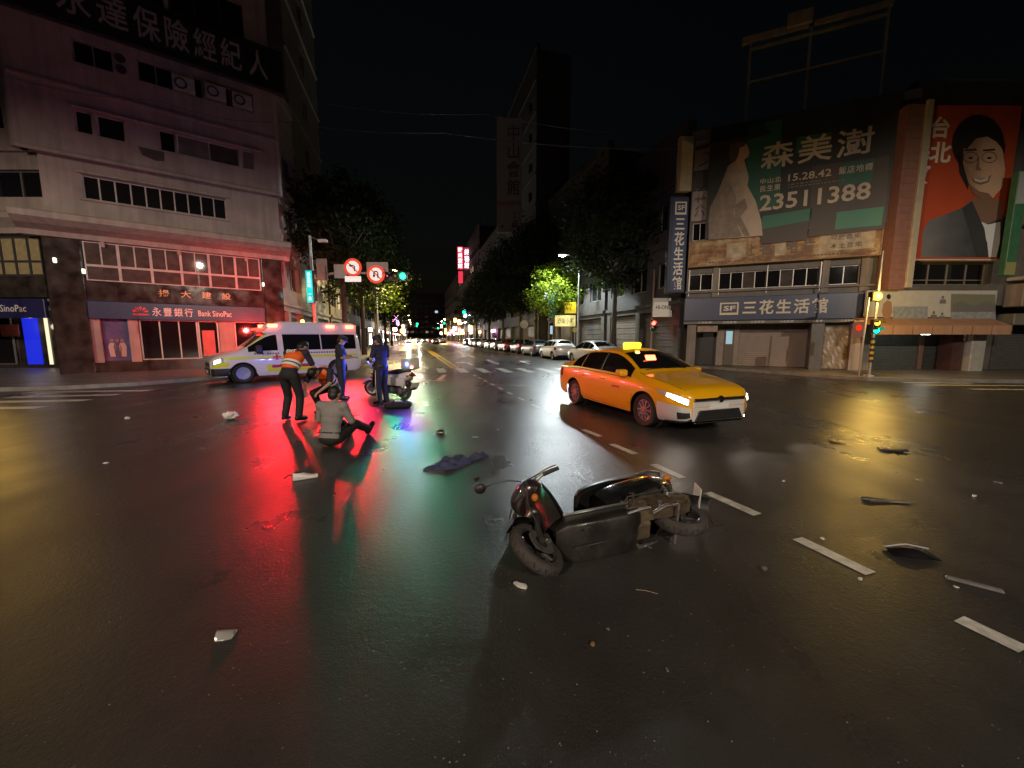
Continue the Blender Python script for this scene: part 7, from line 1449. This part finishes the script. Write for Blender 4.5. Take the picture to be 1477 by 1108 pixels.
# officer writing notes beside the police scooter
g5_ = gp(552, 583)
J = stand(1.70, elL=V(-.25, .06, 1.13), elR=V(.25, .04, 1.12), wrL=V(-.09, .27, 1.08), wrR=V(.07, .26, 1.06), look=V(.0, 1, -.75), hea=V(0, .07, 1.565))
O5 = person('person', 'officer in dark uniform and cap writing notes beside the white police scooter', (g5_.x, g5_.y, 0), radians(62), J, m_navy, 'shirt', m_navy, cap=m_navy, sleeves=.45)
MB().path([(.186, 0, .86), (.185, .02, .5), (.172, -.01, .12)], .008, 6).build('trouser_stripe', m_ref, O5); MB().path([(-.186, 0, .86), (-.185, .02, .5), (-.172, -.01, .12)], .008, 6).build('trouser_stripe', m_ref, O5)
MB().ball((.247, 0, 1.31), (.015, .045, .05)).build('arm_badge', mat('badge_orange', (.6, .2, .05)), O5); MB().lathe([(.165, .93), (.168, .96), (.165, .99)], (0, 0, 0), n=20).build('belt', m_black, O5)
nb = thing('notebook', 'small notebook in the hands of the officer by the police scooter', 'notebook', (g5_.x - .27, g5_.y + .14, 1.07), radians(62)); MB().rbox(-.06, .06, -.04, .04, -.006, .006, .003).build('cover', m_white, nb)
# black kit bag at the scooter's foot
kb = gp(572, 588); KB = thing('kit_bag', 'black soft kit bag on the road by the police scooter', 'bag', (kb.x + .05, kb.y, 0), radians(8)); MB().rbox(-.32, .30, -.14, .14, 0, .13, .055, seg=3).build('body', mat('bag_black', (.012, .011, .011), rough=.8, bump=.4, bscale=20), KB, smooth=True); MB().path([(-.15, 0, .12), (-.08, 0, .19), (.08, 0, .19), (.15, 0, .12)], .012, 6).build('handle', m_black, KB)
# ------------------------------------------------------------------ trees
def leaf_mat(name, col):
    m = bpy.data.materials.new(name); m.use_nodes = True; N = m.node_tree.nodes; L = m.node_tree.links; p = N['Principled BSDF']
    oi = N.new('ShaderNodeNewGeometry'); r = N.new('ShaderNodeMapRange'); r.inputs[3].default_value = 0.55; r.inputs[4].default_value = 1.35; L.new(oi.outputs['Random Per Island'], r.inputs[0])
    v = N.new('ShaderNodeVectorMath'); v.operation = 'SCALE'; v.inputs[0].default_value = col; L.new(r.outputs[0], v.inputs['Scale']); L.new(v.outputs[0], p.inputs['Base Color']); p.inputs['Roughness'].default_value = 0.65; p.inputs['Specular IOR Level'].default_value = 0.2
    tr = N.new('ShaderNodeBsdfTranslucent'); L.new(v.outputs[0], tr.inputs[0]); mx = N.new('ShaderNodeMixShader'); mx.inputs[0].default_value = 0.35; L.new(p.outputs[0], mx.inputs[1]); L.new(tr.outputs[0], mx.inputs[2]); L.new(mx.outputs[0], N['Material Output'].inputs[0]); return m
m_leaf = leaf_mat('leaf_green', (0.085, 0.13, 0.010)); m_leafd = leaf_mat('leaf_dark', (0.028, 0.042, 0.012)); m_bark = mat('bark', (0.07, 0.055, 0.04), rough=0.9, noise=0.4, nscale=10, bump=0.6, bscale=18)  # leaf_green for the lamplit tree, leaf_dark puts shade into the other crowns
def tree(label, base, h, rx, rz, zc, n, ml, seed, leaf=0.2, lean=(0, 0), group='street trees'):
    rnd = random.Random(seed); t = thing('street_tree', label, 'tree', base, 0, group); tr = MB(); tips = []
    fork = zc - rz * 0.75; lx, ly = lean
    tr.path([(0, 0, 0), (lx * .2, ly * .2, fork * .4), (lx * .5, ly * .5, fork)], [.24, .18, .15], 10)
    for k in range(6):
        a = 2 * pi * k / 6 + rnd.random(); e = Vector((lx + cos(a) * rx * (.4 + .35 * rnd.random()), ly + sin(a) * rx * (.4 + .35 * rnd.random()), zc + rz * (rnd.random() - .25))); s = Vector((lx * .5, ly * .5, fork))
        md = s.lerp(e, .5) + Vector((rnd.uniform(-.4, .4), rnd.uniform(-.4, .4), .3)); tr.path([s - Vector((0, 0, .2)), md, e], [.10, .06, .025], 7); tips.append(e)
        for q in range(3): f = md.lerp(e, rnd.random()) ; g = f + Vector((rnd.uniform(-1, 1), rnd.uniform(-1, 1), rnd.uniform(-.3, .8))) * rx * .35; tr.path([f, f.lerp(g, .5) + Vector((0, 0, .1)), g], [.035, .025, .012], 5); tips.append(g)
    tr.build('trunk', m_bark, t, smooth=True)
    vs, fs = [], []; cl = []
    for k in range(n):
        while True:
            p = Vector((rnd.uniform(-1, 1), rnd.uniform(-1, 1), rnd.uniform(-1, 1)))
            if .35 < p.length < 1: break
        c = Vector((lx + p.x * rx, ly + p.y * rx, zc + p.z * rz)); cl.append(c)
    for c in cl:
        cr = rx * rnd.uniform(.13, .30)
        for q in range(rnd.randint(40, 75)):
            d = Vector((rnd.gauss(0, 1), rnd.gauss(0, 1), rnd.gauss(0, .7))) * cr * .55; o = c + d; s = leaf * rnd.uniform(.6, 1.3)
            x = Vector((rnd.uniform(-1, 1), rnd.uniform(-1, 1), rnd.uniform(-.7, .3))).normalized(); y = x.cross(Vector((rnd.uniform(-1, 1), rnd.uniform(-1, 1), rnd.uniform(-1, 1)))).normalized(); i = len(vs)
            vs += [o - x * s * .5, o + y * s * .28, o + x * s * .5, o - y * s * .28]; fs.append((i, i + 1, i + 2, i + 3))
    MB().add(vs, fs).build('crown', ml, t, fix=False); return t
tb = st(K_R + 1.0, 33.5); tree('tree with bright leaves lit by the white street lamp', (tb.x, tb.y, .12), 8, 2.6, 2.2, 5.8, 130, leaf_mat('leaf_lit', (0.15, 0.22, 0.012)), 3, .2, (-.4, -.6))  # brighter leaf colour adds to the lamp's light on this crown
for i, (a_, t_, zc, rx, rz, sd) in enumerate(((K_R + 1.5, 24.5, 8.6, 3.6, 4.2, 5), (K_R + 0.9, 39.5, 9.4, 4.4, 4.6, 6), (K_R + 0.6, 46, 9.0, 4.4, 4.6, 7), (K_R + 0.5, 55, 9.0, 4.5, 4.6, 8), (K_R + 0.5, 66, 8.5, 4.2, 4.2, 9), (K_R + 0.5, 80, 8.0, 4.2, 4.0, 10))):
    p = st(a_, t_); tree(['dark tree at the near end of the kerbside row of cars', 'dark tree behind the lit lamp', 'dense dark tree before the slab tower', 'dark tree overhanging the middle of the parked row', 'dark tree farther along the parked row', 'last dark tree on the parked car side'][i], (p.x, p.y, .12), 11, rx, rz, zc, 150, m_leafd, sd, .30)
for i, (a_, t_, zc, rx, rz, sd) in enumerate(((K_L - 0.8, 29, 8.4, 3.6, 4.2, 21), (K_L - 0.6, 37, 8.6, 4.0, 4.4, 22), (K_L - 0.4, 47, 8.2, 4.0, 4.0, 23), (K_L - 0.4, 60, 8.0, 4.2, 4.0, 24), (K_L - 0.4, 76, 7.5, 4.2, 3.8, 25))):
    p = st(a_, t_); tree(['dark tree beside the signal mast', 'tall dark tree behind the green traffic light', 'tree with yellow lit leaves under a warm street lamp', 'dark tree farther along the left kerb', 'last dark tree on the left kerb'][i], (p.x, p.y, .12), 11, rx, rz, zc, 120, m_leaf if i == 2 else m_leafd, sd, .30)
# potted shrub by the shop entrance
pp_ = gp(985, 526); tree_s = thing('potted_plant', 'leafy potted shrub by the dark shop entrance', 'plant', (pp_.x, pp_.y, .12)); MB().lathe([(0, 0), (.2, 0), (.26, .4), (.23, .4), (.2, .3), (0, .3)], n=18).build('pot', mat('pot_grey', (.3, .29, .27), rough=.7), tree_s)
rn = random.Random(4); vs, fs = [], []
for k in range(260):
    o = Vector((rn.gauss(0, .3), rn.gauss(0, .25), .85 + rn.gauss(0, .3))); x = Vector((rn.uniform(-1, 1), rn.uniform(-1, 1), rn.uniform(-1, 1))).normalized(); y = x.orthogonal().normalized(); i = len(vs); vs += [o - x * .1, o + y * .05, o + x * .1, o - y * .05]; fs.append((i, i + 1, i + 2, i + 3))
MB().add(vs, fs).build('leaves', m_leafd, tree_s, fix=False); MB().path([(0, 0, .3), (.05, 0, .7), (.1, .05, 1.1)], .02, 6).build('stem', m_bark, tree_s)

# ------------------------------------------------------------------ things scattered on the road
m_frag = mat('broken_plastic_black', (.015, .014, .013), rough=.35, noise=.3, nscale=20); m_fragw = mat('broken_plastic_white', (.6, .58, .54), rough=.4, noise=.15, nscale=20); m_fragg = mat('broken_plastic_grey', (.16, .155, .15), rough=.4, noise=.2, nscale=20); m_clear = mat('cracked_lens', (.55, .55, .53), rough=.12, trans=.5)
def blob(name, label, cat, px, py, sx, sy, sz, m, seed, rz=0.0, n=9, group=None, curl=0.0):
    """irregular shard: uneven outline with thickness and a bent face"""
    rnd = random.Random(seed); p = gp(px, py); out = []
    for k in range(n): a = 2 * pi * k / n; r_ = rnd.uniform(.62, 1.0); out.append((cos(a) * sx / 2 * r_, sin(a) * sy / 2 * r_))
    def hz(x, y): return curl * (x / max(sx, .01)) ** 2 * 4 * sz + .3 * sz * rnd.random()
    zt = [sz * .6 + hz(x, y) for x, y in out]; vs = [(x, y, max(.001, z - sz * .6)) for (x, y), z in zip(out, zt)] + [(x * .96, y * .96, z) for (x, y), z in zip(out, zt)] + [(rnd.uniform(-.1, .1) * sx, rnd.uniform(-.1, .1) * sy, sz)]
    fs = [tuple(range(n - 1, -1, -1))] + [(i, (i + 1) % n, n + (i + 1) % n, n + i) for i in range(n)] + [(n + i, n + (i + 1) % n, 2 * n) for i in range(n)]
    o = MB().add(vs, fs).build(name, m); o.location = (p.x, p.y, 0.002); o.rotation_euler = (0, 0, rz); tag(o, label, cat, group); return o
# crumpled paper
def crumpled(name, label, px, py, s, m, seed, flat=.55):
    rnd = random.Random(seed); mb = MB().ball((0, 0, s * flat * .5), (s * .5, s * .42, s * flat * .5), 14, 9); mb.v = [tuple(Vector(v) * rnd.uniform(.68, 1.12)) for v in mb.v]; mb.v = [(x, y, max(.002, z)) for x, y, z in mb.v]
    o = mb.build(name, m); p = gp(px, py); o.location = (p.x, p.y, 0); tag(o, label, 'litter'); return o
crumpled('crumpled_paper', 'crumpled white paper on the red lit wet road', 333, 605, .30, m_white, 3)
crumpled('litter_scrap', 'tiny white scrap near the left zebra stripes', 184, 605, .10, m_white, 5)
crumpled('litter_scrap', 'small white scrap alone on the dark road left of the crumpled paper', 153, 669, .07, m_white, 6, .3)
# white shoe
ps = gp(441, 690); SH = thing('white_shoe', 'white sneaker lying on the road behind the seated person', 'shoe', (ps.x, ps.y, 0), radians(28))
sh = MB()
def shoe(u, v):
    x = -.13 + .26 * u; w = .045 * (.8 + .3 * sin(pi * min(1, u * 1.1))) * (1 - max(0, u - .85) * 2.2); a = 2 * pi * v; h = .085 - .045 * u + .01 * sin(6 * u); return (x, cos(a) * w, max(.0, h / 2 + sin(a) * h / 2))
sh.grid(shoe, 18, 16); sh.build('upper', m_white, SH, smooth=True); MB().ball((-.07, 0, .085), (.05, .03, .008), 14, 6).build('opening', m_black, SH); MB().rbox(-.135, .13, -.05, .05, .001, .018, .008).build('sole', mat('sole_offwhite', (.55, .53, .48), rough=.6), SH); MB().path([(-.13, .01, .05), (-.17, .03, .06), (-.22, .04, .02)], .006, 6).build('lace', m_navy, SH)
# blue jacket thrown on the road
pj = gp(655, 668); JK = thing('jacket', 'dark blue jacket dropped flat on the road ahead of the fallen scooter', 'jacket', (pj.x, pj.y, 0), radians(24))
def cloth(cx, cy, sx, sy, h, seed, rz):
    rnd = random.Random(seed); ph = [rnd.uniform(0, 6) for _ in range(4)]
    def fn(u, v):
        x, y = (u - .5) * sx, (v - .5) * sy * (1 - .25 * abs(2 * u - 1)); e = (1 - (2 * u - 1) ** 4) * (1 - (2 * v - 1) ** 4)
        z = h * e * (.55 + .22 * sin(u * 11 + ph[0] + v * 4) + .2 * sin(v * 13 + ph[1] - u * 6) + .12 * sin(u * 23 + v * 19 + ph[2])); c, s_ = cos(rz), sin(rz)
        return (cx + x * c - y * s_, cy + x * s_ + y * c, max(.003, z))
    return fn
m_jack = mat('jacket_denim', (.036, .044, .10), rough=.8, noise=.3, nscale=9, bump=.35, bscale=40)
for nm, a in (('body', (0, 0, .46, .34, .10, 1, .1)), ('sleeve', (-.20, -.16, .48, .13, .09, 2, -.12)), ('sleeve', (.36, .08, .34, .13, .085, 3, .35)), ('collar', (.10, .14, .22, .09, .07, 4, .5))):
    MB().grid(cloth(*a), 34, 22).build(nm, m_jack, JK, smooth=True)
# cracked round lamp with shards
pl2 = gp(635, 627); LR = thing('broken_lamp', 'broken round lamp unit lying beyond the blue jacket', 'lamp', (pl2.x, pl2.y, 0), .3); MB().lathe([(0, .0), (.05, .005), (.07, .03), (.072, .06), (.06, .064), (.03, .04), (0, .035)], n=18).build('bowl', mat('lamp_chrome', (.35, .3, .28), rough=.2, metal=.9), LR, smooth=True); [MB().box(-.01, .012, -.008, .01, 0, .012, Matrix.Translation((x, y, .0))).build('shard', m_fragw, LR) for x, y in ((-.10, .04), (.10, .03), (0, -.02))]; MB().rbox(-.03, .06, -.02, .05, .05, .09, .01).build('socket', m_frag, LR)
S = [(686, 631, .13, .03, .012, m_fragw, 'thin white sliver beyond the blue jacket'), (688, 692, .11, .06, .03, m_frag, 'dark chip between the jacket and the scooter'), (750, 846, .125, .06, .02, m_fragw, 'pale curved fragment in front of the scooter wheel'), (1102, 822, .06, .05, .02, m_fragg, 'grey chip right of the scooter'), (1240, 837, .035, .03, .02, m_fragw, 'white crumb at the end of the second lane dash'), (1130, 695, .05, .03, .015, m_fragw, 'white crumb beyond the scooter tail'), (1186, 778, .05, .03, .012, m_fragw, 'white crumb beside the lane dash'), (1204, 639, .20, .10, .025, m_frag, 'small dark mat piece on the amber lit road'), (1325, 595, .35, .10, .012, m_fragw, 'flat pale scrap on the road before the awning'), (1440, 697, .10, .05, .015, m_fragg, 'small grey chip at the right of the road'), (1405, 716, .08, .04, .015, m_fragw, 'small pale chip at the right of the road'), (962, 967, .035, .015, .006, m_fragg, 'tiny grey flake on the bare foreground road'), (877, 908, .025, .03, .006, m_fragg, 'tiny flake below the scooter'), (855, 930, .035, .03, .01, mat('dry_leaf', (.20, .13, .05), rough=.8), 'dry brown leaf below the scooter'), (1379, 848, .03, .02, .01, m_fragw, 'white crumb beside the grey strip'), (718, 620, .05, .03, .01, m_fragw, 'white crumb far beyond the jacket')]
for i, (x, y, sx, sy, sz, m, lb) in enumerate(S): blob('debris_shard', lb, 'debris', x, y, sx, sy, sz, m, 40 + i, rz=i * 1.3)
# larger pieces on the right
blob('rubber_mat', 'dark rubber floor mat lying on the amber lit road at the right', 'debris', 1286, 651, .46, .17, .035, m_frag, 71, radians(-12), 14, curl=.5)
pk = gp(1278, 724); tag(MB().path([(-.20, .05, .012), (-.12, .02, .02), (.02, 0, .012), (.2, -.04, .01)], [.02, .014, .01, .006], 8).build('bent_trim', m_frag), 'bent dark trim strip between the mat and the black chunk', 'debris').location = (pk.x, pk.y, 0)
pc2 = gp(1313, 800); CH = thing('fairing_piece', 'curved black fairing piece at the right of the lane dashes', 'debris', (pc2.x, pc2.y, 0), radians(-14)); MB().grid(lambda u, v: (-.15 + .30 * u, -.075 + .15 * v, .012 + .06 * sin(pi * v) * (0.4 + .6 * u) * sin(pi * min(1, u + .1))), 14, 10).build('shell', P_blk['body'], CH, smooth=True); MB().path([(-.14, .05, .02), (0, .065, .05), (.14, .05, .04)], .008, 6).build('lip', m_fragg, CH)
pg_ = gp(1404, 845); tag(MB().rbox(-.13, .13, -.022, .022, .001, .022, .008).build('plastic_strip', m_fragg), 'flat grey plastic strip at the far right of the road', 'debris'); o = bpy.data.objects['plastic_strip']; o.location = (pg_.x, pg_.y, 0); o.rotation_euler = (0, 0, radians(-38))
pz_ = gp(326, 917); CL = thing('lens_fragment', 'clear curved lens fragment alone on the dark foreground road', 'debris', (pz_.x, pz_.y, 0), radians(15)); MB().grid(lambda u, v: (-.042 + .085 * u, (v - .5) * .085 * (.6 + .4 * sin(pi * (0.15 + .6 * u))), .003 + .035 * sin(pi * v) * (1 - .5 * u)), 10, 10).build('shell', m_clear, CL, smooth=True); MB().path([(-.042, -.03, .004), (.0, -.04, .004), (.043, -.02, .006), (.046, .02, .008), (.0, .04, .004), (-.042, .03, .004)], .003, 6).build('rim', m_fragw, CL)
tw_ = gp(931, 853); tag(MB().path([(-.06, .012, .004), (0, 0, .006), (.07, -.03, .004)], .003, 5).build('twig', mat('twig_brown', (.22, .15, .09), rough=.8)), 'thin pale twig below the scooter', 'twig').location = (tw_.x, tw_.y, 0)
# fine grit: beyond counting
rg_ = random.Random(11); vs, fs = [], []
for k in range(1100):
    y = 1.0 + 9 * rg_.random() ** 1.6; x = rg_.uniform(-1.25, 1.25) * (y + .3); s = rg_.uniform(.0015, .0045) * (1 + .12 * y); i = len(vs); a = rg_.uniform(0, 6.3); c_, s_ = cos(a) * s, sin(a) * s
    vs += [(x + c_, y + s_, .001), (x - s_, y + c_, .001), (x - c_ * .8, y - s_ * .8, .001), (x + s_, y - c_, .001), (x, y, .001 + s * .9)]; fs += [(i, i + 1, i + 4), (i + 1, i + 2, i + 4), (i + 2, i + 3, i + 4), (i + 3, i, i + 4)]
gt = MB().add(vs, fs).build('road_grit', mat('grit', (.15, .14, .125), rough=.5), None); tag(gt, 'scattered pale grit and glass crumbs over the wet road', 'grit', kind='stuff')
